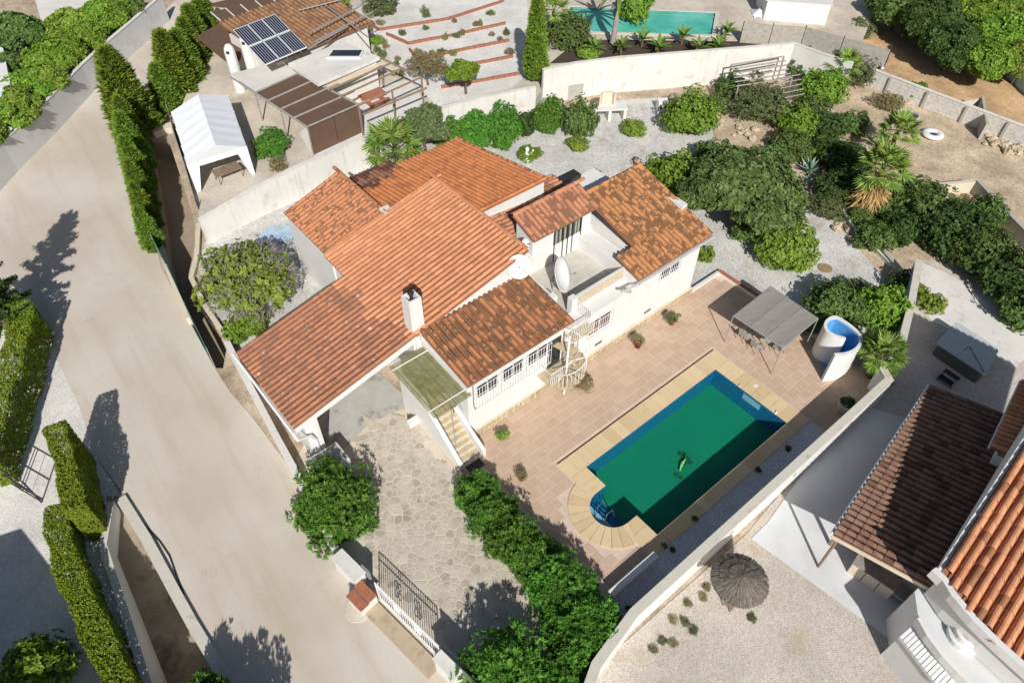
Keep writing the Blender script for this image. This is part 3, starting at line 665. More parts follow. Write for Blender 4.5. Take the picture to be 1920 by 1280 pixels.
# pierced-block parapet
k = NM('pierced_block'); M['pierced'] = m_plain('pierced_block', (0.56, 0.48, 0.36), 0.12, 4, 0.9, 0.2)
def pierced(a0, b0, a1, b1, z0, z1, cell=0.24):
    L = math.hypot(a1-a0, b1-b0); da, db = (a1-a0)/L, (b1-b0)/L; n = max(1, int(L/cell)); nz = 3; hz = (z1-z0)/nz
    d = E1*da+E2*db; nr = Vector((-d.y, d.x, 0)); pr = villa
    tmpl = {}
    for i in range(n):
        for j in range(nz):
            c = Hs(a0, b0)+d*(L*(i+0.5)/n)+UZ*(z0+hz*(j+0.5)); w, h, t = L/n/2-0.004, hz/2-0.004, 0.05
            if 'm' not in tmpl:
                m = MB(); fr = 0.035
                m.par(-d*w-nr*t-UZ*h, d*2*w, nr*2*t, UZ*fr); m.par(-d*w-nr*t+UZ*(h-fr), d*2*w, nr*2*t, UZ*fr)
                m.par(-d*w-nr*t-UZ*(h-fr), d*fr, nr*2*t, UZ*2*(h-fr)); m.par(d*(w-fr)-nr*t-UZ*(h-fr), d*fr, nr*2*t, UZ*2*(h-fr))
                m.par(-d*0.018-nr*t-UZ*(h-fr), d*0.036, nr*2*t, UZ*2*(h-fr)); m.par(-d*(w-fr)-nr*(t-0.006)-UZ*0.018, d*2*(w-fr), nr*2*(t-0.006), UZ*0.036)
                me = bpy.data.meshes.new('pierced_block'); me.from_pydata(m.v, [], m.f); me.materials.append(M['pierced']); tmpl['m'] = me
            mesh_obj('pierced_block', tmpl['m'], pr, c-root_loc(pr))
for (a0, b0, a1, b1) in [(7.0, 1.02, 11.3, 1.02), (11.62, 1.4, 11.62, 4.5), (6.12, 2.0, 6.12, 4.3)]:
    d = 0.07; lo = (min(a0, a1)-d, max(a0, a1)+d, min(b0, b1)-d, max(b0, b1)+d)
    MB().hbox(lo[0], lo[1], lo[2], lo[3], 3.44, 3.74).build('parapet_base', M['white_clean'], villa)
    pierced(a0, b0, a1, b1, 3.74, 4.44); MB().hbox(lo[0], lo[1], lo[2], lo[3], 4.444, 4.50).build('parapet_coping', M['white_old'], villa)
MB().hbox(11.3, 11.95, 0.75, 1.4, 3.3, 4.58).build('parapet_pier', M['white_clean'], villa)
MB().hbox(6.62, 7.0, 0.85, 1.2, 3.44, 4.56).build('parapet_pier', M['white_clean'], villa)
MB().hbox(5.95, 6.28, 1.62, 1.96, 3.44, 4.54).build('parapet_pier', M['white_clean'], villa)
# penthouse room
MB().hbox(7.2, 11.55, 4.68, 6.0, 3.45, 5.92).build('roof_room_wall', M['white_clean'], villa)
m = MB()
for aa in (7.2, 11.4): m.add([Hs(aa, 4.68, 5.92), Hs(aa, 6.0, 5.92), Hs(aa, 6.0, 6.5), Hs(aa+0.15, 4.68, 5.92), Hs(aa+0.15, 6.0, 5.92), Hs(aa+0.15, 6.0, 6.5)], [(0, 1, 2), (3, 5, 4), (0, 2, 5, 3), (1, 4, 5, 2)])
m.build('roof_room_gable', M['white_clean'], villa)
dr = MB().hbox(8.75, 10.75, 4.645, 4.66, 3.46, 5.62).build('terrace_door', M['glass'], villa)
for aa in (8.72, 9.36, 9.72, 10.08, 10.72): MB().hbox(aa, aa+0.07, 4.60, 4.64, 3.46, 5.66).build('door_frame', M['black_metal'], dr)
M['curtain'] = m_plain('curtain', (0.30, 0.30, 0.24), 0.3, 5, 0.9, 0.1)
for aa in (8.85, 9.15, 9.5, 9.9, 10.3, 10.52): MB().hbox(aa, aa+0.13, 4.632, 4.642, 3.55, 5.5).build('curtain', M['curtain'], dr)
# plinth of stone pieces along the front
M['plinth'] = m_plain('plinth_stone', (0.46, 0.37, 0.24), 0.3, 1.5, 0.9, 0.4, 15); M['plinth_mortar'] = m_plain('plinth_mortar', (0.60, 0.54, 0.42), 0.1, 2, 0.95, 0.2)
pb = MB().hbox(-0.85, 16.1, -0.06, 0.3, 0.0, 0.47).build('plinth', M['plinth_mortar'], villa)
a = -0.8
while a < 16.0:
    w = random.uniform(0.22, 0.5); h = random.uniform(0.2, 0.28)
    for z0, z1 in ((0.03, h), (h+0.03, 0.45)):
        x0 = a+random.uniform(0, 0.05); x1 = min(a+w-0.03+random.uniform(-0.05, 0.03), 16.05); j = random.uniform(-0.03, 0.03)
        m = MB(); y = -0.085; m.add([Hs(x0+j, y, z0), Hs(x1, y, z0+0.02), Hs(x1+j, y, z1), Hs(x0, y, z1-0.02), Hs(x0+j, -0.05, z0), Hs(x1, -0.05, z0+0.02), Hs(x1+j, -0.05, z1), Hs(x0, -0.05, z1-0.02)],
              [(0, 1, 2, 3), (1, 0, 4, 5), (2, 1, 5, 6), (3, 2, 6, 7), (0, 3, 7, 4)]); m.build('plinth_stone', M['plinth'], pb)
    a += w
# windows with white grilles
def grille_window(a0, a1, z0, z1, bwall, nbar, deep=0.18, shutter=None, low=0.1):
    w = MB().hbox(a0, a1, bwall-0.012, bwall+0.05, z0, z1).build('window', shutter or M['glass'], villa)
    fr = MB()
    for x in (a0, (a0+a1)/2-0.03, a1-0.06): fr.hbox(x, x+0.06, bwall-0.035, bwall-0.014, z0, z1)
    for z in (z0, z1-0.06): fr.hbox(a0+0.06, a1-0.06, bwall-0.034, bwall-0.014, z, z+0.06)
    fr.build('window_frame', M['white_metal'], w)
    for i in range(nbar):
        x = a0-0.1+(a1-a0+0.2)*i/(nbar-1); MB().tube([Hs(x, bwall-deep, z0-low), Hs(x, bwall-deep, z1+0.02)], 0.014, 4).build('grille_bar', M['white_metal'], w)
    for z in (z0-low, (z0+z1)/2, z1): MB().tube([Hs(a0-0.12, bwall-deep, z), Hs(a1+0.12, bwall-deep, z)], 0.014, 4).build('grille_rail', M['white_metal'], w)
    for x in (a0-0.1, a1+0.1):
        for z in (z0-low, z1): MB().tube([Hs(x, bwall-deep, z), Hs(x, bwall+0.01, z)], 0.012, 4).build('grille_bracket', M['white_metal'], w)
    MB().hbox(a0-0.08, a1+0.08, bwall-0.10, bwall-0.014, z0-0.08, z0-0.004).build('window_sill', M['white_clean'], w)
M['brick_sh'] = m_plain('brown_shutter', (0.17, 0.10, 0.09), 0.2, 3, 0.8, 0.2)
grille_window(-0.25, 1.1, 2.75, 3.75, 0.08, 10, 0.2, None, 0.55); grille_window(1.35, 2.7, 2.75, 3.75, 0.08, 10, 0.2, None, 0.55); grille_window(2.95, 4.3, 2.75, 3.75, 0.08, 10, 0.2, None, 0.55)
grille_window(7.2, 8.9, 2.0, 3.1, 0.10, 12, 0.2, M['brick_sh']); grille_window(12.7, 14.3, 2.9, 3.75, 0.10, 11, 0.12)
M['vent'] = m_plain('vent_grey', (0.16, 0.16, 0.16), 0.1, 5, 0.7, 0)
for x in (7.95, 11.9): MB().hbox(x, x+0.55, 0.085, 0.11, 0.75, 0.95).build('wall_vent', M['vent'], villa)
MB().hbox(15.4, 15.6, 0.06, 0.098, 1.6, 2.2).build('meter_box', M['white_metal'], villa)
# gutters and downpipes
M['gutter'] = m_plain('gutter', (0.42, 0.43, 0.44), 0.08, 2, 0.5, 0)
MB().tube([Hs(10.3, -0.32, 4.36), Hs(16.45, -0.32, 4.36)], 0.075, 8).build('gutter', M['gutter'], villa)
MB().tube([Hs(10.3, -0.32, 4.36), Hs(9.55, -0.1, 4.2), Hs(9.3, -0.05, 4.28)], 0.07, 8).build('gutter_spout', M['gutter'], villa)
MB().tube([Hs(9.85, -0.02, 4.02), Hs(9.85, -0.25, 4.0)], 0.09, 8).build('wall_lamp', M['gutter'], villa)
MB().tube([Hs(-8.05, 3.6, 3.05), Hs(-8.05, 9.9, 3.05)], 0.075, 8).build('gutter', M['white_metal'], villa)
MB().tube([Hs(-8.05, 3.6, 3.0), Hs(-8.0, 3.45, 2.7), Hs(-7.3, 3.65, 2.2), Hs(-7.1, 3.8, 1.6), Hs(-7.1, 3.8, 0.0)], 0.07, 8).build('downpipe', M['white_metal'], villa)
MB().hbox(-7.85, 5.7, 3.55, 3.68, 2.9, 3.05).build('carport_fascia', M['white_clean'], villa) if False else None
m = MB(); m.add([Hs(-7.9, 3.70, 2.86), Hs(-1.0, 3.70, zmain(-1.0)-0.34), Hs(-1.0, 3.70, zmain(-1.0)-0.02), Hs(-7.9, 3.70, 3.14), Hs(-7.9, 3.82, 2.86), Hs(-1.0, 3.82, zmain(-1.0)-0.34), Hs(-1.0, 3.82, zmain(-1.0)-0.02), Hs(-7.9, 3.82, 3.14)],
          [(0, 1, 2, 3), (4, 7, 6, 5), (0, 4, 5, 1), (3, 2, 6, 7), (0, 3, 7, 4), (1, 5, 6, 2)]); m.build('carport_beam', M['white_clean'], villa)
MB().hbox(-7.45, -6.75, 3.84, 4.5, 0.0, 3.0).build('carport_pillar', M['white_clean'], villa)
MB().hbox(-7.45, -6.85, 9.2, 9.75, 0.0, 3.0).build('carport_pillar', M['white_clean'], villa)
MB().hbox(-7.45, -7.25, 4.52, 9.2, 0.0, 1.0).build('carport_wall', M['white_old'], villa)
MB().tube([Hs(-0.55, -0.13, 4.1), Hs(-0.55, -0.13, 2.6), Hs(-0.45, -0.1, 2.3)], 0.03, 6).build('downpipe', M['grey_metal'], villa)
# chimney
ch = MB(); A0_, A1_, B0_, B1_ = -1.05, -0.35, 3.95, 4.62; T_ = 0.10
for q in ((A0_, A1_, B0_, B0_+T_), (A0_, A1_, B1_-T_, B1_), (A0_, A0_+T_, B0_+T_, B1_-T_), (A1_-T_, A1_, B0_+T_, B1_-T_)): ch.hbox(*q, 4.3, 6.75)
ch = ch.build('chimney', M['white_clean'], villa)
MB().hbox(A0_+T_, A1_-T_, B0_+T_, B1_-T_, 4.4, 6.35).build('flue_floor', M['cream'], ch)
MB().tube([Hs(-0.7, 4.28, 6.35), Hs(-0.7, 4.28, 6.95)], 0.09, 8).build('flue_pipe', M['black_metal'], ch)
MB().lathe(Hs(-0.7, 4.28, 6.95), [(0.16, 0), (0.16, 0.04), (0.02, 0.12)], 10).build('flue_cap', M['black_metal'], ch)
# front stairs with side walls
M['step_tread'] = m_plain('step_tread', (0.47, 0.38, 0.24), 0.2, 3, 0.9, 0.2, stain=((0.30, 0.16, 0.07), 2.5, 0.6, 0.7)); M['step_edge'] = m_plain('step_edge', (0.58, 0.52, 0.42), 0.1, 3, 0.9, 0.1)
NS = 9; z = 0.0
for i in range(NS):
    b0 = -0.95+0.29*i; z1 = 0.185*(i+1)
    s = MB().hbox(-2.05, -0.98, b0, 1.66, 0.185*i+0.002, z1).build('stair_step', M['step_edge'], villa)
    for x in (-2.0, -1.66, -1.32): MB().hbox(x, x+0.30, b0+0.05, b0+0.27, z1+0.001, z1+0.012).build('tread_tile', M['step_tread'], s)
MB().hbox(-2.05, -0.98, 1.66, 3.8, 0.0, 1.672).build('stair_landing', M['step_tread'], villa)
def stair_wall(a0, a1, prof, name):
    m = MB(); n = len(prof); m.add([Hs(a0, b, z) for b, z in prof]+[Hs(a1, b, z) for b, z in prof], [tuple(range(n)), tuple(range(n, 2*n))[::-1]]+[(i, n+i, n+(i+1) % n, (i+1) % n) for i in range(n)]); return m.build(name, M['white_clean'], villa)
stair_wall(-2.28, -2.06, [(-1.15, 0), (3.7, 0), (3.7, 2.75), (1.9, 2.7), (-1.15, 0.25)], 'stair_wall')
stair_wall(-0.97, -0.78, [(-1.25, 0), (1.0, 0), (1.0, 1.75), (-0.3, 1.05), (-1.25, 0.55)], 'stair_wall')
MB().hbox(-2.9, -2.29, 2.2, 2.5, 0.4, 0.75).build('stair_buttress', M['white_clean'], villa)
MB().hbox(-2.34, -2.285, -1.2, 3.6, 0.0, 0.14).build('skirting', M['cream'], villa)
MB().tube([Hs(-1.0, 0.15, 2.3), Hs(-0.95, 1.3, 2.9)], 0.02, 6).build('stair_handrail', M['grey_metal'], villa)
# green corrugated canopy over the stair landing
k = NM('green_translucent_sheet'); cc = k.ramp(k.noise(3, 5, 0.7), [(0.35, (0.24, 0.25, 0.10)), (0.65, (0.38, 0.37, 0.18))]); k.done(cc, 0.45, 0.4)
tr = k.n('ShaderNodeBsdfTranslucent'); k.l(cc, tr.inputs[0]); mx = k.n('ShaderNodeMixShader'); mx.inputs[0].default_value = 0.4; k.l(k.b.outputs[0], mx.inputs[1]); k.l(tr.outputs[0], mx.inputs[2])
tp = k.n('ShaderNodeBsdfTransparent'); mx2 = k.n('ShaderNodeMixShader'); mx2.inputs[0].default_value = 0.22; k.l(mx.outputs[0], mx2.inputs[1]); k.l(tp.outputs[0], mx2.inputs[2]); k.l(mx2.outputs[0], k.t.nodes['Material Output'].inputs['Surface']); M['green_sheet'] = k.m
cano = thing('stair_canopy', Hs(-1.7, 1.9, 3.7), 'green translucent corrugated canopy over the front stairs', 'canopy')
V = []; F = []; nx, ny = 60, 2
for j in range(ny):
    for i in range(nx+1): V.append(Hs(-2.8+2.15*i/nx, -0.15+3.75*j, 3.62+0.22*j+0.015*math.sin(i*math.pi*0.75))-Hs(-1.7, 1.9, 3.7))
F = [(i, i+1, nx+1+i+1, nx+1+i) for i in range(nx)]
mesh_obj('corrugated_sheet', np_mesh('corrugated_sheet', [tuple(v) for v in V], F, M['green_sheet'], smooth=True), cano)
for bb in (0.3, 3.3): MB().tube([Hs(-2.78, bb, 3.66+0.058*bb), Hs(-0.68, bb, 3.66+0.058*bb)], 0.025, 6).build('cross_bar', M['white_metal'], cano)
for aa in (-2.6, -2.1, -1.5, -0.95): MB().tube([Hs(aa, -0.1, 3.58), Hs(aa, 3.55, 3.80)], 0.022, 6).build('batten', M['black_metal'], cano)
MB().hbox(-2.4, -1.0, 1.75, 1.80, 3.66, 3.70).build('batten', M['black_metal'], cano)
MB().tube([Hs(-1.85, -0.1, 3.58), Hs(-1.85, -0.25, 0.5)], 0.025, 6).build('canopy_post', M['grey_metal'], cano)
# spiral stair at the front
sp = thing('spiral_stair', Hs(4.85, -0.85, 0), 'white metal spiral stair with stone treads climbing to the roof terrace', 'staircase')
cxs = Hs(4.85, -0.85)
MB().tube([cxs, cxs+UZ*4.5], 0.06, 10).build('centre_post', M['white_metal'], sp)
M['tread'] = m_plain('stone_tread', (0.48, 0.40, 0.27), 0.2, 3, 0.9, 0.2)
def arc(t, r, z): return cxs+E1*(r*math.cos(t))+E2*(r*math.sin(t))+UZ*z
for i in range(11):
    t0 = R(-160+i*24); t1 = t0+R(25); z = 1.62+0.163*i
    m = MB(); ps = [arc(t0, 0.07, 0), arc(t0, 1.0, 0), arc((t0+t1)/2, 1.03, 0), arc(t1, 1.0, 0), arc(t1, 0.07, 0)]
    st = MB().prism([(p.x, p.y) for p in ps], z-0.05, z).build('stair_tread', M['tread'], sp)
    for t in (t0+R(5), t0+R(17)): MB().tube([arc(t, 0.98, z), arc(t, 0.98, z+0.9)], 0.012, 4).build('baluster', M['white_metal'], st)
MB().tube([arc(R(-160+i*12), 0.98, 2.55+0.0815*i) for i in range(23)], 0.02, 6).build('handrail', M['white_metal'], sp)
MB().hbox(3.7, 5.55, -0.95, 0.06, 1.46, 1.58).build('landing', M['tread'], sp)
MB().hbox(5.5, 7.0, -0.55, 0.95, 3.30, 3.40).build('top_landing', M['tread'], sp)
for i in range(14):
    x = 3.72+i*0.13
    MB().tube([Hs(x, -0.92, 1.58), Hs(x, -0.92, 2.5)], 0.012, 4).build('baluster', M['white_metal'], sp)
MB().tube([Hs(3.7, 0.0, 2.5), Hs(3.7, -0.92, 2.5), Hs(5.5, -0.92, 2.5)], 0.02, 6).build('handrail', M['white_metal'], sp)
for i in range(12):
    x = 5.55+i*0.125; MB().tube([Hs(x, -0.5, 3.4), Hs(x, -0.5, 4.35)], 0.012, 4).build('baluster', M['white_metal'], sp)
for i in range(10):
    x = -0.5+i*0.14; MB().tube([Hs(6.95, x, 3.4), Hs(6.95, x, 4.35)], 0.012, 4).build('baluster', M['white_metal'], sp)
MB().tube([Hs(5.5, -0.5, 4.35), Hs(6.95, -0.5, 4.35), Hs(6.95, 0.85, 4.35)], 0.02, 6).build('handrail', M['white_metal'], sp)
MB().hbox(4.35, 5.2, 0.03, 0.07, 1.6, 3.6).build('veranda_door', M['glass'], villa)
# satellite dishes
def dish(name, c, face, rad, label, pole_z, mat='white_clean'):
    t = thing(name, (c.x, c.y, pole_z), label, 'satellite dish'); f = Vector(face).normalized(); u = f.orthogonal().normalized(); w = f.cross(u); V = []; F = []; nr, na = 6, 28
    V.append(c-f*0.0)
    for i in range(1, nr+1):
        r_ = rad*i/nr
        for k_ in range(na): an = 2*math.pi*k_/na; V.append(c+u*(r_*math.cos(an))+w*(r_*math.sin(an))+f*(0.28*rad*(i/nr)**2))
    for k_ in range(na): F.append((0, 1+k_, 1+(k_+1) % na))
    m = MB(); m.add(V, F)
    for i in range(nr-1):
        for k_ in range(na): a = 1+i*na+k_; b = 1+i*na+(k_+1) % na; m.f.append((a, a+na, b+na, b))
    o = m.build('reflector', M[mat], t, True); md = o.modifiers.new('thick', 'SOLIDIFY'); md.thickness = 0.03
    MB().tube([c-f*0.05, c-f*0.3, Vector((c.x-f.x*0.3, c.y-f.y*0.3, pole_z))], 0.035, 8).build('mast', M['grey_metal'], t)
    lo = -w if w.z > 0 else w; base = c+lo*rad*0.95+f*0.25*rad; tip = c+f*rad*0.95+lo*0.12*rad
    MB().tube([base, tip], 0.015, 6).build('feed_arm', M['grey_metal'], t); MB().tube([tip-f*0.08, tip+f*0.05], 0.045, 8).build('receiver', M['grey_metal'], t)
dish('satellite_dish', Hs(7.35, 2.7, 4.55), Vector((0.86, -0.25, 0.42)), 0.95, 'large pale satellite dish standing on the roof terrace facing sideways', 3.45)
dish('satellite_dish', Hs(5.3, 3.55, 5.75), Vector((0.05, -0.80, 0.60)), 0.62, 'round white satellite dish mounted at the edge of the main roof', 4.9)
dish('satellite_dish', Hs(6.5, 4.5, 5.95), Vector((0.75, -0.5, 0.5)), 0.30, 'small white dish on a pole beside the main roof ridge', 5.2)
MB().hbox(13.2, 14.6, 8.6, 9.3, 4.3, 4.62).build('roof_panel', M['black_metal'], villa)
# ================================================================== WALLS AND FENCES
def wall_thing(name, px, ztop, z0, th, mat, label, cat='wall', capmat=None, at_z=None):
    zt = ztop if hasattr(ztop, '__len__') else [ztop]*len(px)
    pts = [W(u, v, z) for (u, v), z in zip(px, zt)]
    t = thing(name, (pts[0].x, pts[0].y, z0), label, cat)
    MB().wall(pts, th, z0, [z-0.05 for z in zt]).build('wall_body', M[mat], t)
    MB().wall(pts, th+0.06, [z-0.048 for z in zt], zt).build('wall_coping', M[capmat or mat], t); return t
M['wall_top'] = m_plain('wall_top', (0.56, 0.53, 0.46), 0.08, 1.2, 0.9, 0.2, stain=((0.36, 0.32, 0.25), 1.2, 0.55, 0.75))
# curved boundary wall on the pool side
wr = [Hs(a, -11.72) for a in (-1.5, 3, 8, 13, 17.5)]
pe = PW([(1655, 688), (1692, 640), (1708, 575), (1724, 487)], 1.7)
ps_ = PW([(1098, 1330), (1104, 1285), (1118, 1245), (1143, 1210)], 1.7)
pts = ps_+wr+pe
t = thing('boundary_wall', (wr[0].x, wr[0].y, 0), 'long white boundary wall curving round the pool garden', 'wall')
MB().wall(pts, 0.32, -0.05, 1.64).build('wall_body', M['white_clean'], t); MB().wall(pts, 0.40, 1.642, 1.70).build('wall_coping', M['wall_top'], t)
for a in (4.6, 9.3, 14.0): MB().hbox(a, a+0.22, -11.905, -11.885, 0.95, 1.05).build('wall_lamp', M['grey_metal'], t)
# white back walls
wall_thing('back_wall', [(372, 412), (470, 355), (560, 310), (680, 258), (790, 213), (900, 182), (1004, 162)], [1.9, 2.2, 2.4, 2.4, 2.4, 2.4, 2.4], -0.05, 0.25, 'white_old', 'white garden wall running below the neighbouring tent and awning')
wall_thing('tall_back_wall', [(1018, 130), (1080, 117), (1160, 107), (1300, 96), (1400, 88), (1489, 80)], 3.0, -0.05, 0.28, 'white_old', 'tall white wall below the far turquoise pool')
wall_thing('corner_wall', [(1489, 80), (1545, 100), (1600, 118)], 2.9, -0.05, 0.25, 'white_old', 'short white wall turning the corner beside the reed fence')
bw = thing('block_wall', W(1600, 118, 0), 'grey concrete block wall with rough courses along the dry garden', 'wall')
a_ = W(1600, 150, 0.0); b_ = W(1925, 277, 0.0); dirw = (b_-a_).normalized(); Lw = (b_-a_).length; nrm = Vector((-dirw.y, dirw.x, 0)); nb = int(Lw/0.62); bl = None
core = MB(); core.par(a_-nrm*0.08-UZ*0.05, dirw*Lw, nrm*0.16, UZ*1.44); core.build('wall_core', M['concrete'], bw)
me = slab = None
for j in range(5):
    for i in range(min(nb, 58)):
        if me is None:
            m = MB(); m.par(Vector((0, 0, 0))-nrm*0.1, dirw*0.6, nrm*0.2, UZ*0.265); me = bpy.data.meshes.new('concrete_block'); me.from_pydata(m.v, [], m.f); me.materials.append(M['block'])
        p = a_+dirw*(Lw*i/nb+(0.2 if j % 2 else 0))+UZ*(0.28*j)+nrm*random.uniform(-0.008, 0.008); mesh_obj('concrete_block', me, bw, p-root_loc(bw))
MB().par(a_-nrm*0.14+UZ*1.41, dirw*Lw, nrm*0.28, UZ*0.07).build('wall_coping', M['white_old'], bw)
for f in (0.2, 0.42, 0.64, 0.86): MB().par(a_+dirw*(Lw*f)-nrm*0.25, dirw*0.2, nrm*0.14, UZ*1.36).build('wall_pier', M['concrete'], bw)
# left road wall
wall_thing('road_wall', [(-60, 330), (0, 268), (77, 196), (150, 122), (187, 88), (250, 35), (300, -8)], 2.3, -0.02, 0.25, 'grey_wall', 'tall grey rendered wall along the far side of the road', capmat='white_old')
# low wall along the villa's road side
lw = [(425, 640), (450, 690), (478, 742), (520, 822), (552, 880), (575, 930), (605, 985), (638, 1045)]
wall_thing('low_road_wall', lw, 0.7, -0.02, 0.28, 'white_old', 'low white wall edging the road beside the carport')
wall_thing('lane_parapet', [(266, 275), (282, 370), (305, 475), (330, 545), (352, 595)], 0.55, -1.2, 0.22, 'cream', 'cream parapet wall beside the sunken dark lane')
M['green_net'] = m_plain('green_net', (0.06, 0.20, 0.16), 0.2, 4, 0.8, 0)
gf = thing('mesh_fence', W(405, 690, 0), 'green mesh screen fence between the road and the sunken lane', 'fence')
gpx = [(272, 420), (300, 478), (330, 535), (362, 605), (404, 690)]; gp = PW(gpx)
MB().wall(gp, 0.02, 0.05, 1.6).build('mesh_panel', M['green_net'], gf)
for p in gp: MB().tube([p, p+UZ*1.7], 0.03, 6).build('fence_post', M['grey_metal'], gf)
# sunken lane
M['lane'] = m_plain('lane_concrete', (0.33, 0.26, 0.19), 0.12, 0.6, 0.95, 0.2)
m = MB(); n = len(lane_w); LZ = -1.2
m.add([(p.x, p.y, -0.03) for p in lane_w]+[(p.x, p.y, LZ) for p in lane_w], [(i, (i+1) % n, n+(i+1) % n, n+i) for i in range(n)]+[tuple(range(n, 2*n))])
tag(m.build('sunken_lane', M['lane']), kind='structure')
wall_thing('lane_end_wall', [(285, 245), (322, 232)], 0.5, LZ, 0.6, 'cream', 'short cream wall block closing the sunken lane below the tent')
wall_thing('yard_wall', [(372, 418), (368, 480), (358, 520), (385, 575), (430, 640)], 0.3, LZ, 0.22, 'cream', 'low cream kerb wall between the leafy yard tree and the sunken lane')
# ramp in the foreground
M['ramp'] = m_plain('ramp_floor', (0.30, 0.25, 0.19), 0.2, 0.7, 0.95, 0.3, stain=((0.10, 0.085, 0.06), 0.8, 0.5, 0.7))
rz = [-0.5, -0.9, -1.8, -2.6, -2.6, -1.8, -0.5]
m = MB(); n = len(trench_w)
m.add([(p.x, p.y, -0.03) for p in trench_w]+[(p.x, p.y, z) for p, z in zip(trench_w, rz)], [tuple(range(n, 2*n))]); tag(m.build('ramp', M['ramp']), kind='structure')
tw = thing('ramp_wall', trench_w[0], 'white wall with grey coping on the hedge side of the sunken ramp', 'wall')
L_ = PW([(214, 948), (200, 1030), (236, 1140), (287, 1300)]); MB().wall(L_, 0.24, [-0.6, -1, -1.9, -2.7], [0.35, 0.35, 0.35, 0.35]).build('wall_body', M['white'], tw)
MB().wall(L_, 0.32, 0.352, 0.42).build('wall_coping', M['wall_top'], tw)
tw2 = thing('ramp_kerb_wall', trench_w[-1], 'weathered cream kerb wall on the road side of the sunken ramp', 'wall')
R_ = PW([(228, 935), (275, 1010), (330, 1112), (362, 1170), (440, 1300)]); MB().wall(R_, 0.45, [-0.8, -1.5, -2.0, -2.4, -2.8], 0.16).build('wall_body', M['wall_top'], tw2)
ho = thing('black_hose', W(232, 932, 0.02), 'thin black hose lying along the kerb above the ramp', 'hose')
MB().tube([W(u, v, 0.03) for u, v in [(232, 930), (252, 958), (275, 988), (300, 1015), (318, 1042), (332, 1082), (345, 1115)]], 0.03, 6).build('hose', M['black_metal'], ho)
for (u0, v0, u1, v1), wh in (((165, 1060, 200, 1095), 'upper'), ((222, 1210, 262, 1250), 'lower')):
    b = thing('hedge_brace', W(u0, v0, 0.6), 'thin grey rail bracing the clipped hedge at the %s end of the ramp' % wh, 'rail'); MB().tube([W(u0, v0, 0.6), W(u1, v1, 0.4)], 0.025, 6).build('rail', M['grey_metal'], b)
# low bench wall by pool
be = thing('bench_wall', Hs(0.2, -10.3, 0), 'low white bench wall at the end of the pool terrace', 'wall')
MB().hbox(-1.2, 1.56, -10.45, -10.2, 0.0, 0.52).build('wall_body', M['white_old'], be); MB().hbox(-1.24, 1.6, -10.48, -10.17, 0.522, 0.57).build('wall_coping', M['white_clean'], be)
kb = thing('terrace_kerb', Hs(18.85, -1.5, 0), 'low white kerb with red tile top at the far edge of the terrace', 'kerb')
MB().hbox(18.72, 18.95, -7.6, 0.1, 0.0, 0.22).build('kerb_body', M['white_old'], kb)
for i in range(8): MB().hbox(18.70, 18.97, 0.1-0.42*(i+1)+0.01, 0.1-0.42*i-0.01, 0.222, 0.25).build('kerb_tile', M['terracotta'], kb)
MB().hbox(16.15, 18.7, -0.05, 0.12, 0.0, 0.25).build('kerb_body', M['white_old'], kb)
# ================================================================== ENTRANCE GATE
gA = W(712, 1122, 0); gB = W(826, 1236, 0); gd = (gB-gA); gL = gd.length; gd.normalize(); gn = Vector((-gd.y, gd.x, 0))
M['apron'] = m_plain('worn_stone_apron', (0.47, 0.38, 0.26), 0.2, 1.5, 0.95, 0.4, stain=((0.30, 0.23, 0.15), 1.5, 0.52, 0.7))
gate = thing('sliding_gate', gA, 'long white barred sliding gate across the villa drive', 'gate')
MB().par(gA+UZ*0.10, gd*gL, gn*0.04, UZ*0.06).build('bottom_rail', M['white_metal'], gate)
for z in (1.62, 1.35): MB().tube([gA+UZ*z, gA+gd*gL+UZ*z], 0.022, 6).build('top_rail', M['white_metal'], gate)
nb = 26
for i in range(nb+1):
    p = gA+gd*(gL*i/nb); MB().tube([p+UZ*0.2, p+UZ*1.62], 0.03 if i in (0, nb) else 0.016, 5).build('gate_bar', M['white_metal'], gate)
for f in (0.33, 0.66):
    c = gA+gd*(gL*f)
    for s_ in (-1, 1):
        for zc in (0.75, 1.05): MB().tube([c+gd*(s_*0.10*(1+math.cos(t)))+UZ*(zc+0.12*math.sin(t)) for t in np.linspace(0, 2*math.pi, 11)], 0.02, 5).build('gate_scroll', M['white_metal'], gate)
MB().par(gA-gn*0.05+UZ*0.0, gd*gL, gn*0.10, UZ*0.05).build('gate_track', M['white_old'], gate)
MB().par(gA-gn*0.85-gd*0.1, gd*(gL+0.3), gn*0.7, UZ*0.06).build('gate_apron', M['apron'], gate)
def pier(u, v, hx, hy, h, label, ax=None):
    c = W(u, v, 0); t = thing('gate_pier', c, label, 'gate pier'); ax = ax or gd; ay = Vector((-ax.y, ax.x, 0))
    MB().cbox(c, ax, ay, hx, hy, -0.02, h).build('pier_body', M['white_clean'], t); MB().cbox(c, ax, ay, hx+0.05, hy+0.05, h+0.002, h+0.09).build('pier_cap', M['white_old'], t); return t
pr1 = pier(660, 1078, 0.75, 0.25, 0.95, 'white rendered gate pier beside the red tiled meter box')
MB().par(W(672, 1088, 0)+gn*0.27+UZ*0.1, gd*0.5, gn*0.12, UZ*0.9).build('letter_box', M['grey_metal'], pr1)
pier(846, 1262, 0.55, 0.3, 1.2, 'white rendered gate pier below the dark gate leaf')
sg = thing('gate_leaf', W(830, 1190, 0), 'dark solid metal gate leaf beside the barred gate', 'gate')
c0 = W(832, 1240, 0); MB().par(c0, gd*2.2, gn*0.05, UZ*1.55).build('gate_panel', M['grey_metal'], sg); MB().tube([c0+UZ*1.6, c0+gd*2.2+UZ*1.6], 0.04, 6).build('top_rail', M['black_metal'], sg)
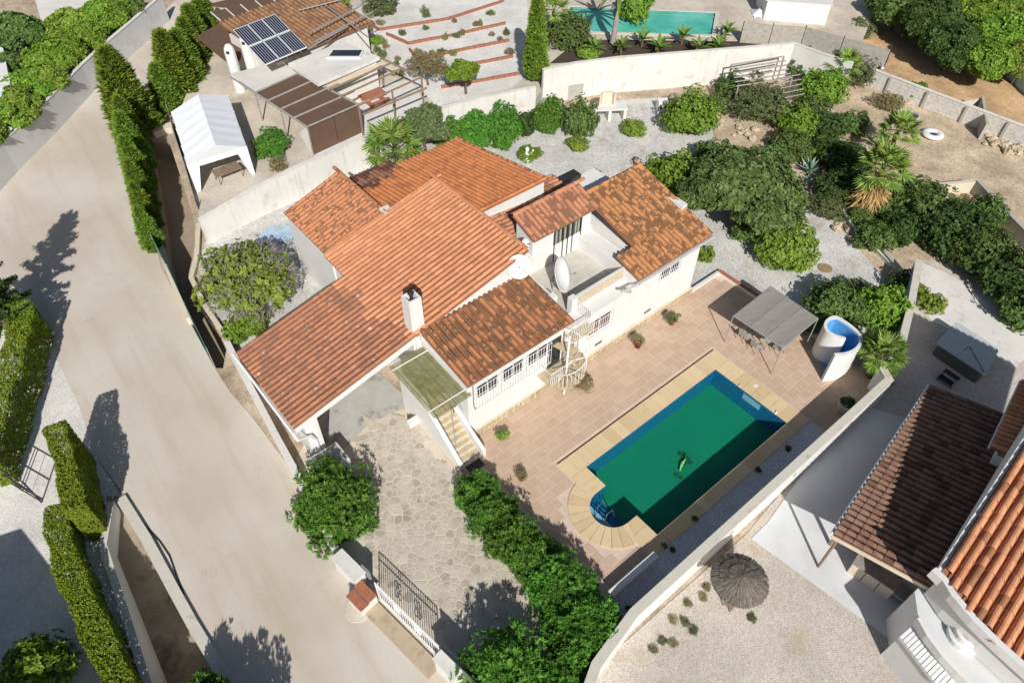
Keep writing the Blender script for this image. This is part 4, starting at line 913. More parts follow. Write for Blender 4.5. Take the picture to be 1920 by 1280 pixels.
rb = thing('meter_box', W(682, 1132, 0), 'small white block topped with red clay tiles beside the gate', 'meter box')
c = W(682, 1128, 0); MB().cbox(c, gd, gn, 0.46, 0.42, -0.02, 0.55).build('box_body', M['white_old'], rb)
for i in range(2):
    for j in range(2):
        MB().par(c-gd*0.5-gn*0.45+gd*(0.5*i)+gn*(0.45*j)+UZ*(0.56+0.12*j), gd*0.485, gn*0.43, UZ*0.035-gn*0.0).build('roof_tile', M['terracotta'], rb)
MB().lathe(W(672, 1140, 0), [(0.62, -0.01), (0.6, 0.02), (0.3, 0.06)], 14).build('mortar_skirt', M['road'], rb)
# iron gate of the left yard
ig = thing('yard_gate', W(40, 918, 0), 'thin black metal frame gate across the white gravel yard', 'gate')
p0 = W(-2, 893, 0); p1 = W(78, 941, 0); d = p1-p0
for z in (0.1, 0.9, 1.75): MB().tube([p0+UZ*z, p1+UZ*z], 0.03, 6).build('gate_rail', M['black_metal'], ig)
for f, r_ in ((0, 0.04), (0.25, 0.012), (0.5, 0.03), (0.56, 0.03), (0.75, 0.012), (1, 0.04)): MB().tube([p0+d*f, p0+d*f+UZ*1.75], r_, 6).build('gate_bar', M['black_metal'], ig)
# ================================================================== POOLSIDE FURNITURE
# sun canopy
k = NM('reed_mat'); wv = k.n('ShaderNodeTexWave'); wv.inputs['Scale'].default_value = 9; wv.inputs['Distortion'].default_value = 3; wv.inputs['Detail'].default_value = 3
mp = k.n('ShaderNodeMapping'); mp.inputs['Rotation'].default_value = (0, 0, -PHI); k.l(k.pos, mp.inputs[0]); k.l(mp.outputs[0], wv.inputs[0])
cc = k.ramp(k.math('MULTIPLY', k.math('ADD', wv.outputs['Fac'], k.noise(18, 4, 0.8)), 0.5), [(0.25, (0.19, 0.17, 0.155)), (0.75, (0.42, 0.39, 0.36))]); k.bump(wv.outputs['Fac'], 0.4, 0.02); M['reed'] = k.done(cc, 0.95, 0.1)
PZ = 2.15
cA, cB, cC, cD = W(1375, 592, PZ), W(1445, 537, PZ), W(1534, 597, PZ), W(1467, 652, PZ)
pg = thing('pergola', (cA+cB+cC+cD)/4-UZ*PZ, 'grey reed covered pergola on thin metal legs shading the terrace table', 'pergola')
for i in range(3):                                         # three mats
    f0, f1 = i/3+0.006, (i+1)/3-0.006
    q = [cA+(cD-cA)*f0, cA+(cD-cA)*f1, cB+(cC-cB)*f1, cB+(cC-cB)*f0]; m = MB(); nn = 8; V = []
    for s_ in range(nn+1):
        for t_ in range(5):
            p = (q[0]*(1-t_/4)+q[1]*(t_/4))*(1-s_/nn)+(q[3]*(1-t_/4)+q[2]*(t_/4))*(s_/nn); V.append(p+UZ*(0.05-0.02*math.sin(math.pi*t_/4)+random.uniform(-.008, .008)))
    m.add(V, [(s_*5+t_, s_*5+t_+1, s_*5+t_+6, s_*5+t_+5) for s_ in range(nn) for t_ in range(4)]); o = m.build('reed_mat', M['reed'], pg); md = o.modifiers.new('t', 'SOLIDIFY'); md.thickness = 0.03
for p, q in ((cA, cB), (cB, cC), (cC, cD), (cD, cA)): MB().tube([p, q], 0.03, 6).build('roof_rail', M['grey_metal'], pg)
for f in (0.33, 0.67): MB().tube([cA+(cD-cA)*f, cB+(cC-cB)*f], 0.025, 6).build('roof_rail', M['grey_metal'], pg)
for p in (cA, cB, cC, cD): MB().tube([p, Vector((p.x, p.y, 0))], 0.03, 6).build('leg', M['grey_metal'], pg)
# table and chairs
M['plastic'] = m_plain('grey_plastic', (0.36, 0.36, 0.33), 0.1, 5, 0.5, 0)
tc = W(1432, 618, 0.7); ang0 = PHI-R(8)
tb = thing('garden_table', (tc.x, tc.y, 0), 'pale grey garden table under the reed pergola', 'table')
ux = Vector((math.cos(ang0), math.sin(ang0), 0)); uy = Vector((-ux.y, ux.x, 0)); 
MB().cbox(tc, ux, uy, 0.55, 0.9, 0.70, 0.74).build('table_top', M['plastic'], tb)
for sx in (-1, 1):
    for sy in (-1, 1): p = Vector((tc.x, tc.y, 0))+ux*(0.48*sx)+uy*(0.8*sy); MB().tube([p, p+UZ*0.70], 0.03, 6).build('leg', M['plastic'], tb)
def make_chair(loc, rz, label, group):
    t = thing('garden_chair', (0, 0, 0), label, 'chair', group)
    X, Y = Vector((1, 0, 0)), Vector((0, 1, 0))
    MB().par((-0.24, -0.24, 0.42), X*0.48, Y*0.48, UZ*0.03).build('seat', M['plastic'], t)
    MB().par((-0.24, 0.22, 0.48), X*0.48, Y*0.03, UZ*0.44+Y*0.10).build('backrest', M['plastic'], t)
    for sx in (-1, 1):
        for sy in (-1, 1): MB().tube([(0.22*sx, 0.22*sy, 0.42), (0.27*sx, 0.28*sy, 0)], 0.02, 5).build('leg', M['plastic'], t)
        MB().tube([(0.26*sx, 0.26, 0.66), (0.26*sx, -0.2, 0.64), (0.24*sx, -0.24, 0.43)], 0.018, 5).build('armrest', M['plastic'], t)
    t.location = loc; t.rotation_euler.z = rz; return t
ch0 = None
clab = ['pale grey plastic armchair on the house side of the pergola table, pool end', 'pale grey plastic armchair on the house side of the pergola table, shower end', 'pale grey plastic armchair on the shower side of the pergola table, pool end', 'pale grey plastic armchair on the garden side of the pergola table', 'pale grey plastic armchair at the pool end of the pergola table', 'pale grey plastic armchair at the gravel end of the pergola table']
for ci, (ox, oy, rr) in enumerate(((-0.95, -0.5, 90), (-0.95, 0.45, 95), (0.95, -0.5, -85), (0.95, 0.5, -92), (0.0, -1.3, 180), (0.05, 1.35, 0))):
    p = Vector((tc.x, tc.y, 0))+ux*ox+uy*oy; a = ang0+R(rr)
    if ch0 is None: ch0 = make_chair(p, a, clab[0], 'chairs around the pergola table')
    else: c = copy_tree(ch0); c.location = p; c.rotation_euler.z = a; c['label'] = clab[ci]
# shower enclosure, spiral plan
M['shower_blue'] = m_plain('blue_mosaic', (0.10, 0.36, 0.68), 0.2, 9, 0.3, 0)
SZ = 2.15
sp_px = [(1565, 664), (1590, 662), (1608, 653), (1616, 640), (1612, 625), (1597, 611), (1578, 598), (1566, 592), (1553, 598), (1547, 608), (1550, 619), (1562, 627), (1577, 632), (1586, 634)]
sp_w = [W(u, v, SZ) for u, v in sp_px]
shw = thing('shower_enclosure', W(1560, 690, 0), 'white spiral walled outdoor shower with blue tiled inside', 'shower')
def smooth_line(P, n=3):
    for _ in range(n):
        Q = [P[0]]
        for i in range(len(P)-1): Q += [P[i]*0.75+P[i+1]*0.25, P[i]*0.25+P[i+1]*0.75]
        Q.append(P[-1]); P = Q
    return P
SL = smooth_line(sp_w, 2)
MB().wall(SL, 0.17, 0.0, SZ).build('shower_wall', M['white_clean'], shw, False)
cen = sum(sp_w[:9], Vector((0, 0, 0)))/9
def inset(P, d):
    out = []
    for i in range(len(P)):
        t_ = (P[min(i+1, len(P)-1)]-P[max(i-1, 0)]); t_.z = 0; t_.normalize(); nrm_ = Vector((-t_.y, t_.x, 0)); out.append(P[i]+nrm_*d)
    return out
sgn = 1 if (inset(SL, 0.1)[len(SL)//3]-cen).length < (SL[len(SL)//3]-cen).length else -1
MB().wall(inset(SL, sgn*0.096)[1:-1], 0.014, 0.02, SZ-0.10).build('shower_tiling', M['shower_blue'], shw)
MB().lathe((cen.x, cen.y, 0.008), [(0.0, 0), (0.8, 0), (0.8, 0.03), (0.0, 0.035)], 18).build('shower_tray', M['shower_blue'], shw)
MB().tube([Vector((sp_w[7].x, sp_w[7].y, 0.8))-E2*0.25, Vector((sp_w[7].x, sp_w[7].y, 2.0))-E2*0.25, Vector((sp_w[7].x, sp_w[7].y, 2.05))-E2*0.5], 0.02, 6).build('shower_pipe', M['steel'], shw)
# door mat
mt = thing('door_mat', Hs(-1.6, -1.35, 0.02), 'black doormat at the foot of the front stairs', 'mat'); MB().hbox(-2.0, -1.15, -1.65, -1.15, 0.006, 0.03).build('mat', M['black_metal'], mt)
# line on the terrace beside the pool: raised slot drain
dn = thing('slot_drain', Hs(7.5, -3.85, 0), 'thin dark slot drain along the pool coping', 'drain'); MB().hbox(1.6, 13.5, -3.905, -3.84, 0.016, 0.022).build('drain_grate', m_plain('drain_dark', (0.07, 0.03, 0.025), 0.1, 3, 0.8, 0), dn)
bar = thing('barbecue', W(1140, 222, 0), 'white masonry barbecue with arched hood against the tall back wall', 'barbecue')
bc = W(1140, 222, 0); bx = Vector((1, 0.1, 0)).normalized(); by = Vector((-0.1, 1, 0)).normalized()
for s_ in (-1.2, 0, 1.2): MB().cbox(bc+bx*s_, bx, by, 0.12, 0.5, 0, 0.95).build('support', M['white_old'], bar)
MB().cbox(bc, bx, by, 1.4, 0.55, 0.952, 1.05).build('worktop', M['white_clean'], bar)
m = MB(); m.wall([bc-bx*0.75+by*0.1, bc-bx*0.6+by*0.45, bc+by*0.55, bc+bx*0.3+by*0.45, bc+bx*0.4+by*0.1], 0.14, 1.052, 2.0); m.build('hood', M['cream'], bar)
st = thing('garden_statue', W(990, 298, 0), 'small white garden statue in front of the clipped green shrub', 'statue')
sc_ = W(988, 300, 0); MB().lathe(sc_, [(0.28, 0), (0.28, 0.12), (0.16, 0.16), (0.2, 0.45), (0.24, 0.62), (0.1, 0.75), (0.15, 0.9), (0.13, 1.03), (0.03, 1.1)], 12).build('figure', M['white_clean'], st, True)
MB().tube([sc_+UZ*0.6, sc_+UZ*0.65+Vector((0.35, -0.05, 0)), sc_+UZ*0.95+Vector((0.45, -0.1, 0))], 0.06, 6).build('arm', M['white_clean'], st, True); MB().tube([sc_+UZ*0.3, sc_+UZ*0.2+Vector((-0.4, 0.0, 0))], 0.08, 6).build('leg', M['white_clean'], st, True)
mh = thing('manhole_cover', W(1547, 503, 0), 'round rusty manhole cover in the back gravel', 'manhole'); MB().lathe(W(1547, 503, 0), [(0.0, 0.0), (0.45, 0), (0.45, 0.04), (0.38, 0.05), (0.36, 0.04), (0, 0.045)], 20).build('cover', m_plain('rust', (0.30, 0.21, 0.12), 0.3, 4, 0.9, 0.3), mh)
gb = thing('garbage_bin', W(1238, 205, 0), 'white appliance left against the tall back wall', 'appliance'); c = W(1240, 207, 0); MB().cbox(c, bx, by, 0.4, 0.35, 0, 0.9).build('cabinet', M['white_metal'], gb); MB().cbox(c+bx*0.85, bx, by, 0.35, 0.35, 0, 0.8).build('side_box', M['black_metal'], gb)
for s_ in (-0.17, 0.17): MB().tube([c+bx*s_-by*0.36+UZ*0.45, c+bx*s_-by*0.37+UZ*0.45], 0.12, 12).build('knob', M['black_metal'], gb)
# ================================================================== NEIGHBOUR ABOVE (far side)
UPZ = 1.2
up_px = [(372, 409), (470, 352), (560, 307), (680, 255), (790, 210), (900, 180), (1004, 160)]
upz = [1.9, 2.2, 2.4, 2.4, 2.4, 2.4, 2.4]; upw = [W(u, v, z) for (u, v), z in zip([(372, 412), (470, 355), (560, 310), (680, 258), (790, 213), (900, 182), (1004, 162)], upz)]+[W(u, v, 3.0) for u, v in [(1018, 130), (1160, 107), (1300, 96), (1489, 80)]]+[W(1600, 118, 2.9)]; upw = [Vector((p.x-0.02, p.y+0.05, 0)) for p in upw]
far_ = PW([(1640, 20), (1600, -60), (420, -60), (392, 70), (330, 225)], UPZ)
M['upper'] = m_gravel('upper_gravel', (0.52, 0.46, 0.38), (0.64, 0.57, 0.48), 14, 0.2, ((0.40, 0.30, 0.20), 0.4, 0.55, 0.8))
fp_px = [(1068, 12), (1345, 24), (1338, 68), (1112, 62), (1062, 40)]; fp = PW(fp_px, UPZ)
ring_up = [(p.x, p.y) for p in upw]+[(p.x, p.y) for p in far_]
sheet('upper_terrace', [ring_up, [(p.x, p.y) for p in fp]], UPZ, M['upper'])
m = MB(); n = len(ring_up); m.add([(x, y, -0.04) for x, y in ring_up]+[(x, y, UPZ-0.01) for x, y in ring_up], [(i, (i+1) % n, n+(i+1) % n, n+i) for i in range(n)]); tag(m.build('upper_terrace_bank', M['concrete']), kind='structure')
k = NM('turquoise_water'); k.bump(k.noise(2.5, 3), 0.1, 0.03); cc = k.ramp(k.noise(0.3, 3), [(0.35, (0.06, 0.42, 0.31)), (0.65, (0.17, 0.56, 0.46))]); M['far_water'] = k.done(cc, 0.08, 0.5)
fpt = thing('far_pool', fp[0], 'far turquoise swimming pool behind the tall white wall', 'swimming pool')
MB().add([p-UZ*0.15 for p in fp], [tuple(range(len(fp)))]).build('water', M['far_water'], fpt)
m = MB(); n = len(fp); m.add([p+UZ*0.0 for p in fp]+[p-UZ*0.3 for p in fp], [(i, (i+1) % n, n+(i+1) % n, n+i) for i in range(n)]); m.build('basin_wall', M['pool_white'], fpt)
MB().wall([(p.x, p.y) for p in fp], 0.35, UPZ+0.002, UPZ+0.06, True).build('coping', M['wall_top'], fpt)
# tent
M['tent'] = m_plain('tent_fabric', (0.80, 0.82, 0.84), 0.04, 0.8, 0.6, 0.1, 6)
EZ, AZ = UPZ+2.2, UPZ+3.15
LB, LF, RF, RB = W(321, 210, EZ), W(351, 309, EZ), W(462, 275, EZ), W(428, 179, EZ); AB, AF = W(371, 177, AZ), W(404, 272, AZ)
tt = thing('marquee_tent', Vector(((LB.x+RF.x)/2, (LB.y+RF.y)/2, UPZ)), 'white gabled party tent with open front on the neighbouring patio', 'tent')
def cloth(A, B, C, D, nu, nv, sag, name, mat='tent', rip=0.008):
    V = []
    for i in range(nu+1):
        for j in range(nv+1):
            u_, v_ = i/nu, j/nv; p = (A*(1-u_)+B*u_)*(1-v_)+(D*(1-u_)+C*u_)*v_
            V.append(p-UZ*(sag*4*v_*(1-v_)*abs(math.sin(u_*math.pi*6))+rip*math.sin(u_*43+v_*3)))
    return MB().add(V, [(i*(nv+1)+j, i*(nv+1)+j+1, (i+1)*(nv+1)+j+1, (i+1)*(nv+1)+j) for i in range(nu) for j in range(nv)]).build(name, M[mat], tt, True)
cloth(LB, LF, AF, AB, 36, 6, 0.025, 'roof_panel'); cloth(RB, RF, AF, AB, 36, 6, 0.025, 'roof_panel')
MB().add([LF, RF, AF], [(0, 1, 2)]).build('gable_panel', M['tent'], tt); MB().add([LB, RB, AB], [(0, 1, 2)]).build('gable_panel', M['tent'], tt)
for p, q in ((LB, LF), (LF, RF), (RB, RF)): cloth(p, q, q-UZ*0.35, p-UZ*0.35, 24, 1, 0, 'valance')
for f in (0, 0.33, 0.66, 1):
    for P, Q in ((LB, LF), (RB, RF)): p = P+(Q-P)*f; MB().tube([p, Vector((p.x, p.y, UPZ))], 0.04, 6).build('leg', M['white_metal'], tt)
dl = (LF-LB).normalized()
for P in (LF, RF):
    q = P-dl*1.1; 
    V = []
    for i in range(13):
        p = P+(q-P)*(i/12)+Vector((-dl.y, dl.x, 0))*0.08*math.sin(i*2.1); V += [p, Vector((p.x+0.0, p.y, UPZ+0.05))]
    MB().add(V, [(2*i, 2*i+1, 2*i+3, 2*i+2) for i in range(12)]).build('side_curtain', M['tent'], tt, True)
cloth(LB, LF-dl*1.2, Vector((LF.x-dl.x*1.2, LF.y-dl.y*1.2, UPZ+1.0)), Vector((LB.x, LB.y, UPZ+1.0)), 24, 2, 0, 'side_panel')
df = (RF-LF); df.z = 0; df.normalize()
for P, sg_ in ((LF, 1), (RF, -1)):
    V = []
    for i in range(9):
        f = i/8; top = P+df*(sg_*0.75*f)-UZ*(0.1*f); bot = Vector((P.x, P.y, UPZ+0.05))+df*(sg_*0.22*f)+Vector((-df.y, df.x, 0))*0.05*math.sin(i*2.2); V += [top, bot]
    MB().add(V, [(2*i, 2*i+1, 2*i+3, 2*i+2) for i in range(8)]).build('front_curtain', M['tent'], tt, True)
tn = thing('tent_table', W(420, 335, UPZ), 'brown folding table with chairs inside the white tent', 'table'); c = W(425, 318, UPZ+0.7)
MB().cbox(c, E1, E2, 0.9, 0.5, UPZ+0.7, UPZ+0.75).build('table_top', M['wood'], tn)
for sx in (-1, 1):
    for sy in (-1, 1): p = Vector((c.x, c.y, UPZ))+E1*0.8*sx+E2*0.4*sy; MB().tube([p, p+UZ*0.7], 0.03, 6).build('leg', M['wood'], tn)
tf = thing('patio_fence', W(330, 235, 0), 'grey mesh fence along the tent side of the sunken lane', 'fence')
q = PW([(318, 215), (330, 260), (350, 320), (372, 395)], UPZ); MB().wall(q, 0.03, UPZ-1.2, UPZ+0.5).build('mesh_panel', M['grey_metal'], tf)
for p in q: MB().tube([p, p+UZ*0.9], 0.03, 6).build('fence_post', M['grey_metal'], tf)
# neighbouring house with panels
nh = thing('neighbour_house', W(560, 140, UPZ), 'low neighbouring house with brown tile roof and white flat roof carrying solar panels', 'house')
def slab_px(px, z, th, mat, name, parent): ps = [W(u, v, z) for u, v in px]; return MB().prism([(p.x, p.y) for p in ps], z-th, z).build(name, M[mat], parent)
N1 = W(516, 117, 4.2); N2 = W(700, 42, 4.2); Tn = (N2-N1); TL_ = Tn.length; Tn.normalize(); Sn2 = Vector((-Tn.y, Tn.x, 0)); Sn = (Sn2+UZ*0.10).normalized()
M['t_n'] = m_tile('tile_neighbour', (0.36, 0.20, 0.11), (0.20, 0.11, 0.07), 0.25)
roof(nh, N1, Sn, Tn, 7.4, TL_, M['t_n'], 'roof_tiles', sp=0.4, course=0.6, r=0.14)
MB().par(Vector((N1.x, N1.y, UPZ))+Tn*0.4+Sn2*0.4, Tn*(TL_-0.8), Sn2*6.6, UZ*2.85).build('wall', M['white_old'], nh)
slab_px([(540, 119), (642, 78), (712, 107), (596, 157)], 4.05, 0.25, 'white_old', 'flat_roof', nh)
ps = [W(u, v, 4.05) for u, v in [(550, 117), (640, 82), (704, 107), (598, 150)]]; MB().prism([(p.x, p.y) for p in ps], UPZ, 3.78).build('wall', M['white_old'], nh)
sk = slab_px([(612, 108), (622, 92), (682, 92), (676, 108)], 4.18, 0.12, 'white_clean', 'skylight', nh); slab_px([(617, 105), (625, 94), (679, 94), (673, 105)], 4.20, 0.014, 'glass', 'skylight_pane', sk)
for u, v in ((440, 130), (468, 112)):
    c = W(u, v, 3.0); ch_ = MB().lathe((c.x, c.y, UPZ), [(0.42, 0), (0.42, 3.2), (0.36, 3.5), (0.2, 3.75), (0.02, 3.8)], 12).build('chimney', M['white_clean'], nh, False); MB().par(Vector((c.x-0.12, c.y-0.44, UPZ+3.2)), Vector((0.24, 0, 0)), Vector((0, 0.05, 0)), UZ*0.2).build('chimney_vent', M['black_metal'], ch_)
k = NM('solar_cell'); M['solar'] = k.done((0.012, 0.018, 0.045), 0.15, 0.6)
def bil(px4, fu, fv, z): a = W(*px4[0], z)*(1-fu)+W(*px4[1], z)*fu; b = W(*px4[3], z)*(1-fu)+W(*px4[2], z)*fu; return a*(1-fv)+b*fv
pq = [(436, 56), (515, 26), (577, 89), (497, 123)]
for r_ in range(2):
    for c_ in range(3):
        qs = [bil(pq, (c_+a)/3, (r_+b)/2, 5.0) for a, b in ((0.02, 0.02), (0.98, 0.02), (0.98, 0.98), (0.02, 0.98))]
        t = thing('solar_panel', qs[0], 'solar panel in the row %s, %s' % (['away from the white canopy', 'beside the white canopy'][r_], ['shade canopy end', 'middle one', 'roof rail end'][c_]), 'solar panel', 'solar panels on the neighbouring roof')
        MB().prism([(p.x, p.y) for p in qs], 4.95, 5.0).build('panel_frame', M['white_metal'], t)
        cq = sum(qs, Vector((0, 0, 0)))/4; gq = [cq+(p-cq)*0.94 for p in qs]
        for s_ in range(6):
            f0, f1 = s_/6+0.012, (s_+1)/6-0.012; g4 = [gq[0]+(gq[1]-gq[0])*f0, gq[0]+(gq[1]-gq[0])*f1, gq[3]+(gq[2]-gq[3])*f1, gq[3]+(gq[2]-gq[3])*f0]
            MB().prism([(p.x, p.y) for p in g4], 5.001, 5.008).build('cell_strip', M['solar'], t)
        for f in (0.25, 0.75): p = qs[0]+(qs[2]-qs[0])*f; MB().tube([Vector((p.x, p.y, 4.3)), Vector((p.x, p.y, 4.95))], 0.04, 5).build('support', M['grey_metal'], t)
for (a, b) in [((580, 62), (690, 5)), ((590, 78), (700, 22)), ((577, 92), (650, 50)), ((610, 10), (690, 70)), ((560, 20), (640, 0))]:
    MB().tube([W(*a, 4.95), W(*b, 4.95)], 0.06, 5).build('panel_rail', M['grey_metal'], nh)
# awnings
M['awning_white'] = m_plain('white_awning', (0.62, 0.60, 0.56), 0.06, 1.0, 0.8, 0.1); M['awning_brown'] = m_plain('brown_awning', (0.135, 0.082, 0.055), 0.1, 1.5, 0.85, 0.1)
aw = thing('awning', W(560, 230, UPZ), 'brown fabric awning on a grey pergola frame with a drop screen', 'awning')
slab_px([(432, 138), (530, 115), (556, 137), (478, 173)], 3.55, 0.04, 'awning_white', 'white_canopy', aw)
M['awning_brown2'] = M['awning_brown']
bq = [(478, 174), (558, 138), (672, 196), (576, 238)]
for i in range(4):
    c4 = [bil(bq, a, (i+b)/4, 3.5) for a, b in ((0.0, 0.03), (1, 0.03), (1, 0.97), (0, 0.97))]; MB().prism([(p.x, p.y) for p in c4], 3.44, 3.47).build('fabric_panel', M['awning_brown'], aw)
for f in (0, 0.25, 0.5, 0.75, 1): MB().tube([bil(bq, -0.02, f, 3.55), bil(bq, 1.25 if f > 0.4 else 1.02, f, 3.55)], 0.07, 6).build('cross_beam', M['grey_wood'], aw)
for f in (0, 1): MB().tube([bil(bq, f, -0.5 if f == 0 else 0, 3.52), bil(bq, f, 1, 3.52)], 0.08, 6).build('side_beam', M['grey_wood'], aw)
a, b = bil(bq, 0, 1, 3.45), bil(bq, 1, 1, 3.45); 
for i in range(2):
    p = a+(b-a)*(i/2+0.005); q = a+(b-a)*((i+1)/2-0.005); MB().add([p, q, q-UZ*2.3, p-UZ*2.3], [(0, 1, 2, 3)]).build('drop_screen', M['awning_brown'], aw)
for f in (0, 1):
    for g_ in (0, 0.5, 1): p = bil(bq, f, g_, 3.5); MB().tube([p, Vector((p.x, p.y, UPZ))], 0.06, 6).build('post', M['grey_wood'], aw)
pt = thing('timber_pergola', W(740, 180, UPZ), 'open brown timber pergola over a paved dining corner', 'pergola')
for (a, b) in [((596, 158), (712, 108)), ((712, 108), (790, 145)), ((672, 198), (790, 145)), ((640, 180), (755, 128)), ((618, 168), (735, 118)), ((680, 215), (800, 165))]: MB().tube([W(*a, 3.7), W(*b, 3.7)], 0.08, 6).build('beam', M['wood'], pt)
for u, v in ((790, 145), (712, 108), (672, 198), (735, 170)): p = W(u, v, 3.7); MB().tube([p, Vector((p.x, p.y, UPZ))], 0.08, 6).build('post', M['wood'], pt)
slab_px([(603, 160), (712, 110), (722, 118), (618, 170)], 3.5, 0.05, 'cream', 'shade_sheet', pt)
pv = sheet('upper_patio', [PW([(560, 250), (660, 170), (770, 150), (800, 200), (700, 250), (590, 295)], UPZ)], UPZ+0.01, M['white_old'])
rk = thing('dining_bench', W(700, 195, UPZ), 'orange wooden dining table and benches under the timber pergola', 'table'); c = W(702, 192, UPZ)
MB().cbox(c, E1, E2, 0.9, 0.45, UPZ+0.7, UPZ+0.76).build('table_top', M['terracotta'], rk)
for s_ in (-1, 1): MB().cbox(c+E2*(0.85*s_), E1, E2, 0.9, 0.16, UPZ+0.42, UPZ+0.46).build('bench_seat', M['terracotta'], rk); MB().cbox(c+E1*(0.6*s_), E1, E2, 0.06, 0.95, UPZ, UPZ+0.42).build('leg', M['terracotta'], rk)
lc = thing('shade_canopy', W(420, 90, UPZ), 'brown shade canopies with pale beams at the far side of the neighbouring house', 'canopy')
slab_px([(367, 70), (416, 40), (464, 88), (452, 112), (432, 122)], 3.3, 0.05, 'awning_brown', 'fabric_panel', lc)
for i in range(5):
    x = i*28; slab_px([(396+x, 24-i*7), (424+x, 16-i*7), (455+x, 42-i*7), (428+x, 50-i*6)], 3.45, 0.04, 'awning_brown', 'fabric_panel', lc); MB().tube([W(395+x, 23-i*7, 3.5), W(428+x, 52-i*7, 3.5)], 0.06, 6).build('beam', M['white_old'], lc)
for u, v in ((367, 70), (416, 40), (464, 88), (440, 55), (520, 25), (600, 20)): p = W(u, v, 3.3); MB().tube([p, Vector((p.x, p.y, UPZ))], 0.06, 6).build('post', M['white_old'], lc)
slab_px([(380, 10), (560, -30), (620, -10), (650, 10), (520, 25)], 3.2, 0.05, 'awning_brown', 'fabric_panel', lc)
# terraced gravel beds with brick edging
sheet('bed_gravel', [PW([(640, 40), (720, -20), (985, -20), (1000, 130), (960, 165), (820, 200), (760, 140), (700, 80)], UPZ)], UPZ+0.006, M['gravel_white'])
M['brick'] = m_plain('edging_brick', (0.30, 0.13, 0.08), 0.2, 6, 0.9, 0.2)
names = ['upper', 'second', 'third', 'fourth', 'lowest']
for nm, ln in zip(('beside the cypress', 'below the tile roof corner', 'across the middle of the beds', 'above the young tree', 'nearest the back wall'), ([(678, 42), (712, 58), (840, 38), (945, 4)], [(725, 66), (766, 84), (850, 68), (948, 46)], [(768, 95), (784, 113), (870, 95), (955, 78)], [(815, 137), (900, 120), (962, 108)], [(828, 166), (915, 151), (975, 140)])):
    ps = [W(u, v, UPZ) for u, v in ln]; t = thing('brick_edging', ps[0], 'red brick edging of the white gravel beds ' + nm, 'edging'); 
    me = None
    for i in range(len(ps)-1):
        d = ps[i+1]-ps[i]; L = d.length; d.normalize(); nn = Vector((-d.y, d.x, 0)); kx = max(1, int(round(L/0.5)))
        for j in range(kx): MB().par(ps[i]+d*(L/kx*j)-nn*0.08, d*(L/kx-0.02), nn*0.16, UZ*(0.24+random.uniform(-.02, .02))).build('brick', M['brick'], t)
# reed fence and far bits
M['fence_reed'] = m_plain('fence_reed', (0.36, 0.335, 0.29), 0.2, 4, 0.95, 0.3)
rf = thing('reed_fence', W(1390, 78, UPZ), 'grey reed screen fence behind the far pool corner', 'fence')
rp = PW([(1386, 80), (1440, 84), (1500, 88), (1570, 108), (1655, 132)], UPZ); MB().wall(rp, 0.04, UPZ, UPZ+1.75).build('reed_screen', M['fence_reed'], rf)
for i in range(len(rp)): MB().tube([rp[i], rp[i]+UZ*1.9], 0.04, 6).build('fence_post', M['black_metal'], rf)
ws = thing('white_shed', W(1500, 5, UPZ), 'plain white shed beyond the reed fence', 'shed'); slab_px([(1425, -25), (1560, -25), (1558, 12), (1440, 2)], 2.9, 1.7, 'white_clean', 'shed_wall', ws); slab_px([(1420, -27), (1564, -27), (1562, 10), (1436, 0)], 3.0, 0.08, 'white_old', 'shed_roof', ws)
for (u, v, wd_, lb) in ((1440, 28, 1.5, 'white crumpled cover sheet beside the far pool'), (1490, 34, 1.0, 'white folded cover lying against the reed fence')):
    c = W(u, v, UPZ); t = thing('cover_sheet', c, lb, 'cover'); V = []; nn = 9
    for i in range(nn):
        for j in range(nn): x, y = (i/(nn-1)-0.5)*2*wd_, (j/(nn-1)-0.5)*2; V.append(c+Vector((x, y*0.8, max(0.02, 0.9*(1-(x/wd_)**2)*(1-y*y)+0.12*math.sin(i*2.3+j*1.7)))))
    MB().add(V, [(i*nn+j, (i+1)*nn+j, (i+1)*nn+j+1, i*nn+j+1) for i in range(nn-1) for j in range(nn-1)]).build('sheet', M['tent'], t, True)
M['blue_wall'] = m_plain('pale_blue_wall', (0.42, 0.62, 0.68), 0.06, 1, 0.8, 0.1)
wall_thing('blue_wall', [(1770, -20), (1812, 18), (1860, 70), (1905, 118), (1960, 170)], 1.3, -0.02, 0.3, 'blue_wall', 'pale blue garden wall among the bright trees')
wall_thing('pale_side_wall', [(1815, 0), (1850, 32), (1920, 60)], 1.6, -0.02, 0.3, 'white_clean', 'white wall section behind the pale blue wall')
hb = thing('blue_house', W(5, 150, 0), 'pale blue house wall half hidden behind the roadside trees', 'house'); ps = PW([(-60, 60), (8, 95), (22, 165), (-60, 190)], 3.0); MB().prism([(p.x, p.y) for p in ps], 0, 3.0).build('wall', M['blue_wall'], hb); MB().prism([(p.x, p.y) for p in ps], 3.002, 3.2).build('roof', M['white_clean'], hb)
sheet('far_white_yard', [PW([(60, -20), (290, -20), (170, 60), (80, 50)])], -0.004, M['white_old'])
